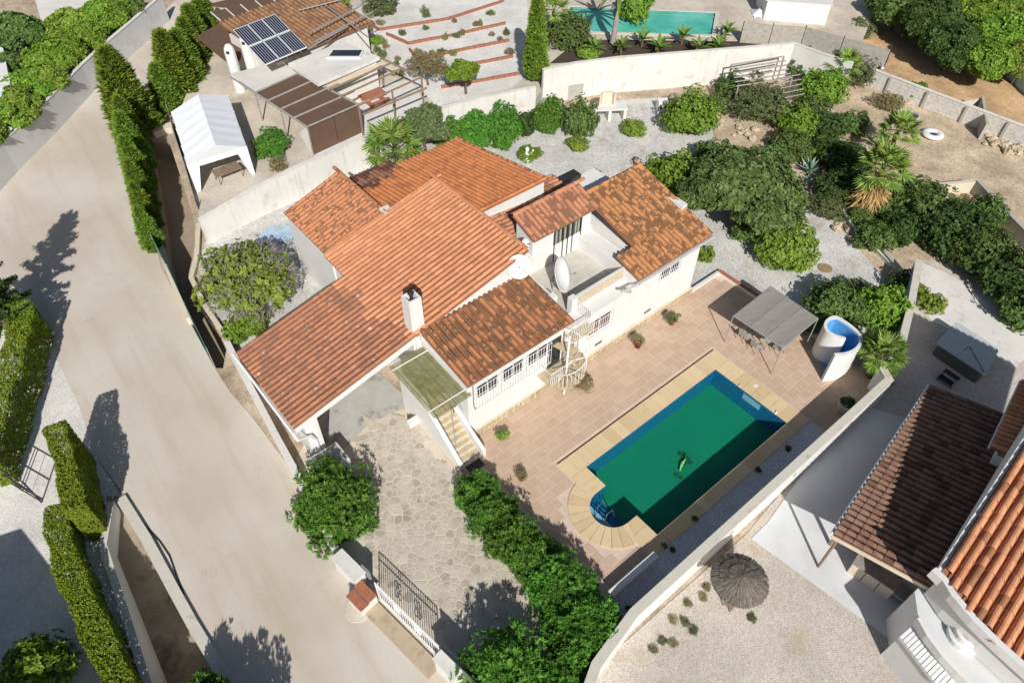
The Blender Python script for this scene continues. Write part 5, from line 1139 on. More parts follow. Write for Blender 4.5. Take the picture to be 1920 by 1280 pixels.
# ================================================================== DRY GARDEN
def ring_thing(u, v, r_, rt, label, mat, tilt=0):
    c = W(u, v, 0.1); t = thing('well_ring', c, label, 'well ring'); m = MB(); V = []; F = []; na, nb_ = 24, 8
    for i in range(na):
        a = 2*math.pi*i/na; cc_ = c+Vector((math.cos(a)*r_, math.sin(a)*r_, 0.12)); o_ = Vector((math.cos(a), math.sin(a), 0))
        for j in range(nb_): b = 2*math.pi*j/nb_; V.append(cc_+o_*(rt*math.cos(b))+UZ*(0.16*math.sin(b)))
    for i in range(na):
        for j in range(nb_): F.append((i*nb_+j, i*nb_+(j+1) % nb_, ((i+1) % na)*nb_+(j+1) % nb_, ((i+1) % na)*nb_+j))
    m.add(V, F); m.build('ring', M[mat], t, True); return t
rt_ = ring_thing(1748, 254, 0.55, 0.28, 'thick white concrete ring lying on the dry garden soil', 'white_clean'); MB().lathe(W(1748, 254, 0.12), [(0, 0.0), (0.4, 0.0), (0.4, 0.02), (0, 0.02)], 14).build('ring_floor', M['black_metal'], rt_)
ring_thing(1700, 219, 0.85, 0.12, 'thin half buried concrete ring near the block wall', 'concrete')
vw = thing('corner_planter', W(1820, 235, 0), 'concrete corner wall standing open in the dry garden', 'wall')
MB().wall(PW([(1792, 215), (1828, 208)]), 0.15, 0, 1.1).build('wall_leaf', M['cream'], vw); MB().wall(PW([(1828, 208), (1836, 262)]), 0.18, 0, 1.3).build('wall_leaf', M['concrete'], vw)
wall_thing('terrace_wall', [(1762, 345), (1836, 338)], 0.9, -0.02, 0.25, 'cream', 'sunlit cream retaining wall below the dry garden'); wall_thing('terrace_wall', [(1836, 338), (1880, 385), (1940, 445)], 1.0, -0.02, 0.3, 'concrete', 'grey retaining wall running from the cream wall past the dark shrubs')
wall_thing('garden_kerb', [(1575, 385), (1600, 420), (1645, 465), (1700, 520)], 0.3, -0.02, 0.2, 'white_old', 'low white kerb wall at the edge of the planted garden')
wall_thing('garden_kerb', [(1660, 470), (1690, 505), (1722, 540)], 0.5, -0.02, 0.22, 'concrete', 'low grey kerb wall ending at the curved boundary wall')
M['rock'] = m_plain('limestone_rock', (0.46, 0.38, 0.27), 0.25, 3, 0.95, 0.5)
def rock_mesh(seed):
    rn = random.Random(seed); m = MB(); nth, nph = 6, 8; V = [(0, 0, 0.5)]; F = []
    for i in range(1, nth):
        for j in range(nph): th, ph = math.pi*i/nth, 2*math.pi*j/nph; r_ = 0.5*rn.uniform(0.75, 1.2); V.append((r_*math.sin(th)*math.cos(ph), r_*math.sin(th)*math.sin(ph), r_*math.cos(th)*0.75))
    V.append((0, 0, -0.4)); e = len(V)-1
    for j in range(nph): F.append((0, 1+j, 1+(j+1) % nph)); F.append((e, 1+(nth-2)*nph+(j+1) % nph, 1+(nth-2)*nph+j))
    for i in range(nth-2):
        for j in range(nph): a = 1+i*nph+j; b = 1+i*nph+(j+1) % nph; F.append((a, a+nph, b+nph, b))
    me = bpy.data.meshes.new('rock'); me.from_pydata(V, [], F); me.materials.append(M['rock']); return me
RK = [rock_mesh(i) for i in range(4)]; rr = random.Random(11)
def rocks(px0, px1, n, spread, s0, s1, label, group):
    for i in range(n):
        f = rr.random(); p = W(px0[0]+(px1[0]-px0[0])*f+rr.uniform(-spread, spread), px0[1]+(px1[1]-px0[1])*f+rr.uniform(-spread, spread)*0.6, 0)
        o = mesh_obj('rock', RK[i % 4]); s = rr.uniform(s0, s1); o.location = p+UZ*s*0.2; o.scale = (s, s*rr.uniform(0.6, 1), s*rr.uniform(0.6, 0.9)); o.rotation_euler.z = rr.uniform(0, 6); tag(o, label, 'rock', group)
rocks((1850, 262), (1920, 290), 26, 12, 0.35, 0.8, 'pale limestone rock in the heap beside the corner planter', 'rock heap in the dry garden')
rocks((1330, 225), (1470, 275), 22, 18, 0.3, 0.8, 'pale rock edging the bed behind the big leafy tree', 'rocks edging the planted bed')
rocks((1520, 300), (1580, 440), 16, 12, 0.3, 0.7, 'pale rock edging the bed along the agave', 'rocks edging the agave bed')
gp_ = thing('garden_pergola', W(1430, 150, 0), 'weathered grey timber slat pergola in the corner of the white walls', 'pergola')
for i in range(6): MB().tube([W(1370+i*2, 122+i*8, 2.3), W(1470+i*3, 106+i*8, 2.3)], 0.06, 5).build('slat', M['grey_wood'], gp_)
for i in range(5): MB().tube([W(1455+i*4, 148+i*9, 2.1), W(1500+i*2, 140+i*9, 2.1)], 0.05, 5).build('slat', M['grey_wood'], gp_)
for u, v in ((1372, 122), (1470, 107), (1385, 160), (1485, 148)): p = W(u, v, 2.3); MB().tube([p, Vector((p.x, p.y, 0))], 0.07, 6).build('post', M['grey_wood'], gp_)
for u0, v0, u1, v1, nm in ((1625, 88, 1655, 128, 'leaning white beam against the block wall end'), (1662, 118, 1672, 85, 'thin dark post standing in the orange soil')):
    t = thing('beam', W(u0, v0, 0), nm, 'beam'); MB().tube([W(u0, v0, 0.15), W(u1, v1, 1.6)], 0.12 if 'white' in nm else 0.05, 6).build('beam', M['white_old'] if 'white' in nm else M['black_metal'], t)
# ================================================================== NEIGHBOUR ON THE RIGHT
sheet('side_gravel', [PW([(1050, 1330), (1115, 1260), (1150, 1222), (1400, 1000), (1660, 690), (1712, 560), (1724, 487), (1940, 500), (2100, 700), (2100, 1500), (1050, 1500)])], 0.001, M['gravel_pink'])
sheet('side_patio', [PW([(1408, 1010), (1440, 978), (1600, 755), (1720, 792), (1860, 820), (1790, 1100), (1705, 1190), (1676, 1204)])], 0.03, M['patio'])
sheet('side_pale_slab', [PW([(1722, 490), (1770, 510), (1860, 560), (1960, 640), (1900, 692), (1830, 640), (1745, 600), (1716, 560)])], 0.012, M['white_old'])
M['t_porch_o'] = m_tile('tile_porch', (0.27, 0.16, 0.11), (0.2, 0.1, 0.07), 0.1, obj_random=True); M['t_porch'] = m_tile('tile_porch_stuff', (0.20, 0.115, 0.085), (0.2, 0.1, 0.07), 0.1); REST['tile_porch'] = M['t_porch']
po = thing('tiled_porch', W(1640, 920, 0), 'brown tiled porch roof beside the neighbouring orange roofed house', 'porch')
P1 = W(1562, 1002, 2.6); P2 = W(1745, 722, 2.6); Tp = (P2-P1); TLp = Tp.length; Tp.normalize(); Sp2 = Vector((Tp.y, -Tp.x, 0)); Spd = (Sp2+UZ*0.17).normalized()
roof(po, P1, Spd, Tp, 3.95, TLp, M['t_porch_o'], 'channel_tiles', individual=300, sp=0.33, course=0.40, r=0.125)
MB().tube([P1-Sp2*0.06-UZ*0.05, P2-Sp2*0.06-UZ*0.05], 0.07, 8).build('gutter', M['white_metal'], po)
MB().par(P1-Tp*0.05-UZ*0.24, Tp*0.06, Spd*3.95, UZ*0.2).build('fascia', M['cream'], po)
for f in (0.12, 0.5, 0.93): p = P1+Tp*(TLp*f)+Sp2*0.15; MB().cbox(p, Tp, Sp2, 0.07, 0.07, 0.03, 2.45).build('post', M['wood'], po)
MB().tube([W(1568, 1015, 2.4), W(1534, 1062, 0.03)], 0.07, 6).build('leaning_post', M['wood'], po)
cb = thing('outdoor_kitchen', W(1610, 1070, 0), 'pale outdoor kitchen cupboards under the tiled porch', 'cupboard'); c = W(1612, 1062, 0.5)
for i in range(3): MB().cbox(c+Sp2*(0.62*i)-UZ*0, Tp, Sp2, 0.3, 0.29, 0.032, 0.85).build('cupboard', M['cream'], cb)
MB().cbox(c+Sp2*0.62, Tp, Sp2, 0.34, 0.95, 0.852, 0.9).build('worktop', M['grey_wood'], cb)
ar = thing('garden_armchair', W(1690, 1110, 0), 'grey garden armchair at the open end of the porch', 'chair'); c = W(1688, 1108, 0.4)
MB().cbox(c, Tp, Sp2, 0.35, 0.35, 0.35, 0.48).build('seat', M['plastic'], ar); MB().cbox(c+Tp*0.35, Tp, Sp2, 0.06, 0.38, 0.35, 0.95).build('backrest', M['plastic'], ar)
for s_ in (-1, 1): MB().cbox(c+Sp2*(0.38*s_), Tp, Sp2, 0.34, 0.05, 0.04, 0.62).build('side', M['plastic'], ar)
oh = thing('orange_roof_house', W(1850, 1150, 0), 'white neighbouring house with bright orange barrel tile roof and curved white eave', 'house')
K0 = W(1764, 1074, 5.0); K1 = W(1925, 825, 6.3); So = (K1-K0).normalized(); So2 = Vector((So.x, So.y, 0)).normalized(); To = Vector((So2.y, -So2.x, 0))
eave_px = [(1764, 1074), (1790, 1116), (1830, 1162), (1875, 1206), (1920, 1246), (1990, 1310)]
ev = [];
for u, v in eave_px: p = W(u, v, 4.9)-K0; ev.append((p.dot(To), p.dot(So2)))
def s_e(t):
    for i in range(len(ev)-1):
        if ev[i][0] <= t <= ev[i+1][0]: f = (t-ev[i][0])/(ev[i+1][0]-ev[i][0]); return ev[i][1]+(ev[i+1][1]-ev[i][1])*f
    return ev[-1][1] if t > ev[-1][0] else ev[0][1]
smin = min(e[1] for e in ev)-0.2
M['t_or_o'] = m_tile('tile_orange', (0.62, 0.285, 0.15), DK, 0.0, obj_random=True); M['t_or'] = m_tile('tile_orange_stuff', (0.62, 0.285, 0.15), DK, 0.0); REST['tile_orange'] = M['t_or']
P0o = K0+So*smin
roof(oh, P0o, So, To, 13.0-smin, 6.5, M['t_or_o'], 'roof_tiles', individual=300, sp=0.36, course=0.46, r=0.15, mask=lambda s, t: s+smin > s_e(t)-0.22, deck=False)
m = MB(); rg_ = [K0+To*t+So*(s_e(t)) for t in np.linspace(0, 6.5, 14)]+[K0+To*6.5+So*13, K0+So*13]; m.add([p-UZ*0.03 for p in rg_]+[p-UZ*0.2 for p in rg_], [tuple(range(len(rg_))), tuple(range(len(rg_), 2*len(rg_)))[::-1]]+[(i, len(rg_)+i, len(rg_)+(i+1) % len(rg_), (i+1) % len(rg_)) for i in range(len(rg_))]); m.build('roof_deck', mat_deck, oh)
fw = [K0+To*t+So2*(s_e(t)-0.08)-UZ*0 for t in np.linspace(-0.25, 6.5, 16)]
MB().wall(fw, 0.24, 4.55, [K0.z+0.02+max(-0.4, 0.0)]*16).build('curved_eave', M['white_clean'], oh)
MB().wall([K0+So2*s-To*0.05 for s in (0, 6, 13)], 0.16, 4.6, [K0.z-0.06+So.z/math.hypot(So.x, So.y)*s for s in (0, 6, 13)]).build('verge_board', M['white_clean'], oh)
MB().wall([K0+So2*s+To*0.35 for s in (0.3, 13)], 0.25, 0, 4.6).build('wall', M['white_clean'], oh)
MB().wall([K0+To*t+So2*(s_e(t)+0.4) for t in np.linspace(0.2, 6.5, 10)], 0.25, 3.0, 4.7).build('wall', M['white_clean'], oh)
for f in (2.6, 5.2): wn = MB().par(K0+So2*f+To*0.19+UZ*(-2.6), So2*1.3, To*0.03, UZ*1.3).build('window', M['glass'], oh); MB().par(K0+So2*(f-0.06)+To*0.15+UZ*(-2.72), So2*1.42, To*0.1, UZ*0.1).build('window_sill', M['white_clean'], wn)
lowp = [(1715, 1108), (1740, 1085), (1764, 1080), (1830, 1170), (1920, 1258), (1990, 1330), (1870, 1330), (1800, 1262), (1745, 1195), (1722, 1160)]
ps = [W(u, v, 2.9) for u, v in lowp]; MB().prism([(p.x, p.y) for p in ps], 0.0, 2.86).build('side_room', M['white_clean'], oh); MB().prism([(p.x, p.y) for p in ps], 2.862, 2.9).build('side_room_roof', M['patio'], oh)
c = W(1812, 1192, 3.05); dm = MB().lathe((c.x, c.y, 2.902), [(0.66, 0), (0.66, 0.22), (0.52, 0.26), (0.50, 0.48), (0.38, 0.52), (0.36, 0.40), (0.0, 0.38)], 24).build('roof_dome', M['white_clean'], oh, False); MB().lathe((c.x, c.y, 3.29), [(0.06, 0), (0.06, 0.12), (0.1, 0.14), (0, 0.2)], 8).build('vent_cap', M['grey_metal'], dm)
MB().wall([W(u, v, 2.95) for u, v in [(1722, 1158), (1740, 1190), (1768, 1228), (1800, 1262), (1850, 1310)]], 0.16, 2.6, 3.0).build('parapet', M['white_clean'], oh)
gq = [W(1688, 1192, 2.3), W(1720, 1164, 2.3), W(1800, 1268, 2.3), W(1770, 1300, 2.3)]
for i in range(14):
    f0, f1 = i/14, (i+0.86)/14; q4 = [gq[0]+(gq[3]-gq[0])*f0, gq[0]+(gq[3]-gq[0])*f1, gq[1]+(gq[2]-gq[1])*f1, gq[1]+(gq[2]-gq[1])*f0]; MB().prism([(p.x, p.y) for p in q4], 2.22, 2.27+0.02*(i % 2)).build('roof_slat', M['white_metal'], oh)
MB().prism([(p.x, p.y) for p in gq], 2.1, 2.2).build('slat_base', M['white_clean'], oh)
MB().prism([(p.x, p.y) for p in [gq[0]+(gq[1]-gq[0])*0.2, gq[1], gq[2], gq[3]+(gq[2]-gq[3])*0.2]], 0, 2.1).build('garage_wall', M['white_clean'], oh)
u1, u2 = W(1856, 838, 4.2), W(1915, 712, 4.2); Tq = (u2-u1); Lq = Tq.length; Tq.normalize(); Sq = (Vector((Tq.y, -Tq.x, 0))+UZ*0.2).normalized()
roof(oh, u1, Sq, Tq, 3.5, Lq, M['t_or'], 'annex_tiles', sp=0.3, course=0.4, r=0.12); MB().par(Vector((u1.x, u1.y, 0))+Sq*0.4, Tq*Lq, Vector((Sq.x, Sq.y, 0))*2.5, UZ*3.9).build('annex_wall', M['white_clean'], oh); MB().tube([u1-UZ*0.08, u2-UZ*0.08], 0.06, 8).build('gutter', M['white_metal'], oh)
# hot tub
ht = thing('hot_tub', W(1815, 680, 0), 'covered grey hot tub with folding lid on the gravel', 'hot tub')
HQ = [W(1756, 642, 0.95), W(1793, 602, 0.95), W(1874, 655, 0.95), W(1848, 703, 0.95)]; M['tub_cover'] = m_plain('tub_cover', (0.46, 0.48, 0.47), 0.06, 2, 0.6, 0.1); M['tub_skirt'] = m_plain('tub_skirt', (0.10, 0.11, 0.10), 0.1, 2, 0.7, 0.1)
cH = sum(HQ, Vector((0, 0, 0)))/4
def rquad(Q, k, rad=0.25):
    out = []
    for i in range(4):
        p = cH+(Q[i]-cH)*k; a = cH+(Q[i-1]-cH)*k; b = cH+(Q[(i+1) % 4]-cH)*k; d1 = (a-p).normalized()*rad; d2 = (b-p).normalized()*rad
        for t in np.linspace(0, 1, 5): out.append((p+d1)*(1-t)**2+p*2*t*(1-t)+(p+d2)*t*t)
    return [(p.x, p.y) for p in out]
MB().prism(rquad(HQ, 0.94), 0.02, 0.85).build('tub_shell', M['tub_skirt'], ht); MB().prism(rquad(HQ, 1.0), 0.852, 0.95).build('lid', M['tub_cover'], ht)
md_ = [(HQ[0]+HQ[3])/2, (HQ[1]+HQ[2])/2]; MB().wall(md_, 0.10, 0.951, 0.965).build('lid_hinge', M['gravel_grey'], ht); MB().tube([cH+UZ*0.03-E1*0.5, cH+UZ*0.03, cH+UZ*0.02+(HQ[3]-cH)*0.9], 0.015, 5).build('lid_strap', M['black_metal'], ht)
stp = thing('tub_steps', W(1782, 708, 0), 'black two tread step stool beside the hot tub', 'steps'); c = W(1782, 706, 0.3); ax = (HQ[3]-HQ[0]).normalized(); ax.z = 0; ay = Vector((-ax.y, ax.x, 0))
for i, zz in ((0, 0.45), (1, 0.22)): MB().cbox(c-ay*(0.32*i), ax, ay, 0.42, 0.15, zz, zz+0.05).build('tread', M['black_metal'], stp)
for s_ in (-1, 1): MB().cbox(c-ay*0.16+ax*(0.42*s_), ax, ay, 0.03, 0.32, 0.02, 0.44).build('side_frame', M['grey_wood'], stp)
# straw parasol
k = NM('straw'); a = k.n('ShaderNodeAttribute'); a.attribute_name = 'rnd'; M['straw'] = k.done(k.ramp(a.outputs['Fac'], [(0, (0.09, 0.075, 0.06)), (0.6, (0.19, 0.165, 0.135)), (1, (0.28, 0.25, 0.21))]), 0.95, 0.1)
uc = W(1392, 1078, 2.45); um = thing('straw_parasol', (uc.x, uc.y, 0), 'round grey straw parasol standing on the neighbouring gravel by the boundary wall', 'parasol')
V = []; F = []; RN = []
for ly, (r0, r1, z0, z1) in enumerate(((0.0, 0.5, 0.0, -0.12), (0.36, 0.85, -0.10, -0.28), (0.68, 1.15, -0.24, -0.44))):
    for i in range(1100):
        a = rs.rand()*6.283; da = 0.02; q0 = r0+rs.uniform(0, 0.1); q1 = r1+rs.uniform(-0.06, 0.04); n0 = len(V); h0 = z0+rs.uniform(0, .04); h1 = z1+rs.uniform(-.05, .05); a2 = a+rs.uniform(-0.12, 0.12)
        V += [(q0*math.cos(a-da*.5), q0*math.sin(a-da*.5), h0), (q0*math.cos(a+da*.5), q0*math.sin(a+da*.5), h0), (q1*math.cos(a2+da), q1*math.sin(a2+da), h1), (q1*math.cos(a2-da), q1*math.sin(a2-da), h1)]; F.append((n0, n0+1, n0+2, n0+3)); RN.append(rs.rand())
V = np.array(V)+np.array([0, 0, uc.z]); tag(mesh_obj('thatch', np_mesh('thatch', V, F, M['straw'], RN), um), kind='stuff')
MB().lathe((uc.x, uc.y, uc.z-0.65), [(1.08, 0.2), (0.02, 0.58)], 20).build('thatch_base', M['reed'], um)
MB().tube([Vector((uc.x, uc.y, 0)), uc-UZ*0.1], 0.05, 8).build('pole', M['wood'], um)
lb = thing('wooden_stool', W(1372, 1128, 0), 'small brown wooden stool beside the straw parasol', 'stool'); c = W(1372, 1128, 0.3); MB().cbox(c, E1, E2, 0.3, 0.22, 0.30, 0.36).build('seat', M['wood'], lb)
for sx in (-1, 1):
    for sy in (-1, 1): p = Vector((c.x, c.y, 0.0))+E1*0.25*sx+E2*0.18*sy; MB().tube([p, p+UZ*0.3], 0.03, 5).build('leg', M['wood'], lb)
# ================================================================== PLANTS
rp_ = np.random.RandomState(21)
def unit(v): return v/np.maximum(1e-9, np.linalg.norm(v, axis=1, keepdims=True))
def leaf_mesh(name, P, A, k, spread, L, Wd, mat, rng, lvar=0.35, back=0.0):
    """P shoot points, A shoot axes, k leaves per shoot fanned around the axis"""
    n = len(P); P = np.repeat(P, k, 0); A = unit(np.repeat(A, k, 0)); N = n*k
    u = unit(np.cross(A, rng.normal(size=(N, 3)))); d = unit(A*(1-spread)+u*spread+rng.normal(size=(N, 3))*0.12)
    ll = L*(1+rng.uniform(-lvar, lvar, (N, 1))); w = unit(np.cross(d, A+rng.normal(size=(N, 3))*0.35))*(Wd*(1+rng.uniform(-0.2, 0.2, (N, 1))))/2
    P = P+A*(rng.uniform(-back, 0.02, (N, 1))); mid = P+d*ll*0.5+A*0.06*ll; tip = P+d*ll
    V = np.empty((N, 4, 3)); V[:, 0] = P; V[:, 1] = mid+w; V[:, 2] = tip; V[:, 3] = mid-w
    F = np.arange(N*4).reshape(N, 4); base = np.repeat(rng.rand(n), k)
    rnd = np.clip(base*0.55+rng.rand(N)*0.45, 0, 1)
    return np_mesh(name, V.reshape(-1, 3), F, mat, rnd)
def bumpy(D, rng, amp=0.14, m=7):
    b = np.zeros(len(D))
    for _ in range(m):
        q = rng.normal(size=3); q /= np.linalg.norm(q); b += np.cos(D@q*rng.uniform(3, 8)+rng.uniform(0, 6))
    return 1+amp*b/math.sqrt(m)
def dome(n, rng, hz=1.4, low=-0.85, amp=0.14, inner=0.3):
    D = unit(rng.normal(size=(n*2, 3))); D = D[D[:, 2] > low][:n]; bb = bumpy(D, rng, amp)
    rad = np.where(rng.rand(len(D)) < inner, rng.uniform(0.35, 0.85, len(D)), rng.uniform(0.82, 1.0, len(D)))*bb
    P = D*rad[:, None]; P[:, 2] = P[:, 2]*hz/2+hz/2; A = D+np.array([0, 0, 0.35])+rng.normal(size=D.shape)*0.3
    return P, A
LF_ = {}
LF_['oleander'] = m_leaf('leaf_oleander', (0.026, 0.070, 0.011), (0.066, 0.155, 0.020), (0.135, 0.25, 0.045))
LF_['shrub'] = m_leaf('leaf_shrub', (0.032, 0.056, 0.015), (0.075, 0.118, 0.030), (0.14, 0.185, 0.055))
LF_['fig'] = m_leaf('leaf_fig', (0.034, 0.064, 0.018), (0.082, 0.130, 0.036), (0.165, 0.21, 0.08))
LF_['dark'] = m_leaf('leaf_dark', (0.018, 0.036, 0.010), (0.042, 0.075, 0.018), (0.085, 0.125, 0.035))
LF_['bright'] = m_leaf('leaf_bright', (0.055, 0.105, 0.012), (0.115, 0.185, 0.022), (0.19, 0.27, 0.045))
LF_['lime'] = m_leaf('leaf_lime', (0.07, 0.12, 0.015), (0.14, 0.20, 0.03), (0.22, 0.27, 0.05))
LF_['olive'] = m_leaf('leaf_olive', (0.045, 0.060, 0.022), (0.09, 0.115, 0.045), (0.17, 0.19, 0.09))
LF_['cypress'] = m_leaf('leaf_cypress', (0.036, 0.066, 0.008), (0.098, 0.150, 0.018), (0.18, 0.235, 0.04), 0.15)
LF_['hedge'] = m_leaf('leaf_hedge', (0.060, 0.090, 0.008), (0.115, 0.150, 0.012), (0.17, 0.20, 0.02), 0.2)
LF_['dry'] = m_leaf('leaf_dry', (0.10, 0.085, 0.045), (0.17, 0.155, 0.07), (0.26, 0.24, 0.12))
LF_['palm'] = m_leaf('leaf_palm', (0.055, 0.10, 0.015), (0.11, 0.165, 0.03), (0.20, 0.24, 0.065), 0.25, 0.5)
LF_['agave'] = m_leaf('leaf_agave', (0.10, 0.17, 0.13), (0.17, 0.25, 0.19), (0.25, 0.33, 0.26), 0.1)
LF_['straw'] = m_leaf('leaf_straw', (0.20, 0.13, 0.05), (0.32, 0.22, 0.10), (0.42, 0.31, 0.16), 0.2)
STYLE = {'fig': (7, 0.8, 0.085, 0.055), 'oleander': (13, 0.62, 0.098, 0.024), 'shrub': (8, 0.75, 0.085, 0.045), 'dark': (8, 0.7, 0.085, 0.04), 'bright': (8, 0.7, 0.09, 0.045), 'lime': (8, 0.75, 0.09, 0.05), 'olive': (8, 0.65, 0.085, 0.028), 'dry': (7, 0.6, 0.09, 0.02)}
PROTO = {}
def clumped(n, rng, size):
    nb = {'small': 9, 'medium': 26, 'large': 44, 'huge': 60}[size]; cr = {'small': 0.42, 'medium': 0.30, 'large': 0.24, 'huge': 0.20}[size]
    C, _ = dome(nb, rng, 1.4, -0.8, 0.22, 0.25); C = C*0.86; C[:, 2] += 0.08; Ps = []; As = []
    for c in C:
        k = max(6, int(n/nb*rng.uniform(0.6, 1.4))); D = unit(rng.normal(size=(k, 3))); r = cr*rng.uniform(0.7, 1.25)
        Ps.append(c+D*(r*rng.uniform(0.55, 1.0, (k, 1)))*np.array([1, 1, 0.8])); o = c-np.array([0, 0, 0.55]); As.append(D*0.8+o/np.linalg.norm(o)*0.5+np.array([0, 0, 0.3])+rng.normal(size=D.shape)*0.25)
    P = np.vstack(Ps); P[:, 2] = np.maximum(P[:, 2], 0.02); return P, np.vstack(As)
def proto(kind, size, var):
    key = (kind, size, var)
    if key not in PROTO:
        rng = np.random.RandomState(abs(hash((kind, size)) if False else sum(map(ord, kind))*7+len(size)*13+var*101) % 99999)
        k_, sp_, L, Wd = STYLE[kind]; n, mul = {'small': (260, 2.0), 'medium': (900, 1.22), 'large': (1900, 0.82), 'huge': (3000, 0.6)}[size]
        P1_, A1_ = clumped(int(n*0.75), rng, size); P2_, A2_ = dome(int(n*(1.1 if kind == 'oleander' else 0.7)), rng, 1.3, -0.9, 0.22, 0.35); P = np.vstack([P1_, P2_*0.93]); A = np.vstack([A1_, A2_])
        PROTO[key] = leaf_mesh('foliage', P, A, k_, sp_, L*mul, Wd*mul*1.15, LF_[kind], rng)
    return PROTO[key]
STEM = {}
def stem_mesh(var):
    if var not in STEM:
        rng = random.Random(var); m = MB()
        for i in range(6):
            a = 2*math.pi*i/6+rng.uniform(-.4, .4); r_ = rng.uniform(0.3, 0.6); m.tube([(0.05*math.cos(a), 0.05*math.sin(a), 0), (r_*0.4*math.cos(a), r_*0.4*math.sin(a), 0.4), (r_*math.cos(a), r_*math.sin(a), 1.0)], 0.035, 5, 0.010)
        me = bpy.data.meshes.new('stems'); me.from_pydata(m.v, [], m.f); me.materials.append(M['bark']); STEM[var] = me
    return STEM[var]
bc_ = [0]
def bush(u, v, rpx, h, kind, label, group=None, name='shrub', cat='shrub', zg=0.0, squash=None):
    bc_[0] += 1; p = W(u, v, zg+h*0.42); p.z = zg; r_ = rpx*mpp((p.x, p.y, zg+h*0.4))
    size = 'small' if r_ < 0.8 else 'medium' if r_ < 1.9 else 'large' if r_ < 3.0 else 'huge'
    t = thing(name, p, label, cat, group)
    f = mesh_obj('foliage', proto(kind, size, bc_[0] % 3), t); q = random.uniform(0.92, 1.08); f.scale = (r_*q, r_/q, h/1.4); f.rotation_euler.z = random.uniform(0, 6.28)
    s = mesh_obj('stems', stem_mesh(bc_[0] % 3), t); s.scale = (r_*0.9, r_*0.9, h*0.75); s.rotation_euler.z = random.uniform(0, 6.28)
    return t
TREEM = {}
def tree(u, v, rpx, h, kind, label, group=None, name='tree', zg=0.0, lobes=9, sparse=1.0, seed=0, flat=0.62, clear=0.25, lobe=1.0):
    p = W(u, v, zg+h*0.6); p.z = zg; r_ = rpx*mpp((p.x, p.y, zg+h*0.6)); rng = np.random.RandomState(seed*17+3)
    t = thing(name, p, label, 'tree', group); Ps = []; As = []; cs = []
    for i in range(lobes):
        a = 2.4*i+rng.uniform(-.3, .3); rr_ = r_*math.sqrt((i+0.3)/lobes)*(0.72+(1-lobe)*0.3); lr = r_*rng.uniform(0.36, 0.5)*lobe; cz = h*(clear+0.2)+h*(0.62-clear*0.5)*(1-(rr_/r_)**2)*rng.uniform(0.75, 1.0)
        c = np.array([rr_*math.cos(a), rr_*math.sin(a), cz]); cs.append(c)
        n = int((420*(lr/0.9)**1.3+60)*sparse); P, A = dome(n, rng, 1.4, -0.75, 0.2, 0.35); P[:, 2] -= 0.7; Ps.append(P*np.array([lr, lr, lr*flat*1.3])+c); As.append(A)
    k_, sp_, L, Wd = STYLE[kind]; sz = min(1.6, max(0.9, r_*0.55)); mp_ = max(1.0, mpp((p.x, p.y, 2))/0.034)
    me = leaf_mesh('crown', np.vstack(Ps), np.vstack(As), k_, sp_, 0.17*sz*mp_**0.5, 0.17*sz*mp_**0.5*Wd/L*1.15, LF_[kind], rng)
    mesh_obj('crown', me, t); m = MB(); tr_ = max(0.08, h*0.03); bx_ = Vector((rng.uniform(-.15, .15), rng.uniform(-.15, .15), h*clear+0.4))
    m.tube([(0, 0, -0.05), tuple(bx_*0.5), tuple(bx_)], tr_*1.3, 8, tr_*0.9)
    for c in cs: m.tube([tuple(bx_), tuple(bx_*0.4+Vector(c)*0.6+Vector((0, 0, -0.05*h))), tuple(c)], tr_*0.55, 6, tr_*0.12)
    o = m.build('trunk', M['bark'], None); o.parent = t; return t
# ---- oleander hedge between drive and terrace
big_ = bush(628, 945, 78, 2.3, 'oleander', 'large round dark green oleander beside the drive and road wall', name='oleander_bush')
hedge_pts = [(893, 925, 42, 1.6), (925, 965, 46, 1.75), (957, 1008, 50, 1.9), (995, 1045, 52, 1.9), (1032, 1085, 54, 2.0), (1065, 1125, 58, 2.0), (1098, 1165, 58, 2.1), (1062, 1170, 46, 1.9), (1078, 1208, 52, 2.1), (1100, 1192, 42, 2.0)]
for i, x in enumerate(hedge_pts): bush(*x, 'oleander', ORD[i] + ' dark green oleander from the front stairs in the row beside the pool terrace', 'oleanders along the pool terrace', 'oleander_bush')
bush(950, 1272, 82, 2.5, 'oleander', 'wide oleander beside the lower gate pier', name='oleander_bush'); bush(1050, 1275, 46, 1.9, 'oleander', 'oleander squeezed against the rounded end of the boundary wall', name='oleander_bush')
# ---- shrubs behind the house
for i, x in enumerate([(848, 252, 36, 2.0), (890, 246, 38, 2.2), (940, 241, 42, 2.4), (988, 233, 22, 1.8), (1028, 219, 32, 2.5)]): bush(*x, 'dark' if i == 3 else 'oleander', ORD[i] + ' rounded dark green shrub from the olive tree, below the white back wall', 'shrubs below the back wall')
bush(1088, 225, 36, 2.8, 'shrub', 'tall leggy green shrub beside the masonry barbecue'); bush(1083, 270, 20, 0.8, 'lime', 'low yellowish shrub at the foot of the leggy shrub')
bush(1189, 241, 24, 1.0, 'lime', 'small ball shaped olive green shrub alone on the gravel'); bush(992, 289, 22, 0.8, 'bright', 'low bright green shrub behind the white statue')
tree(796, 246, 48, 3.6, 'olive', 'grey green olive tree between the fan palm and the shrub row', seed=1, lobes=7)
bush(1296, 215, 54, 3.0, 'bright', 'tall bright green shrub beside the white appliance'); bush(1262, 330, 52, 2.8, 'bright', 'light green shrub behind the east wing roof')
tree(1398, 345, 118, 4.6, 'fig', 'big spreading leafy tree behind the east wing', seed=2, lobes=20, clear=0.12, sparse=0.75, lobe=0.66)
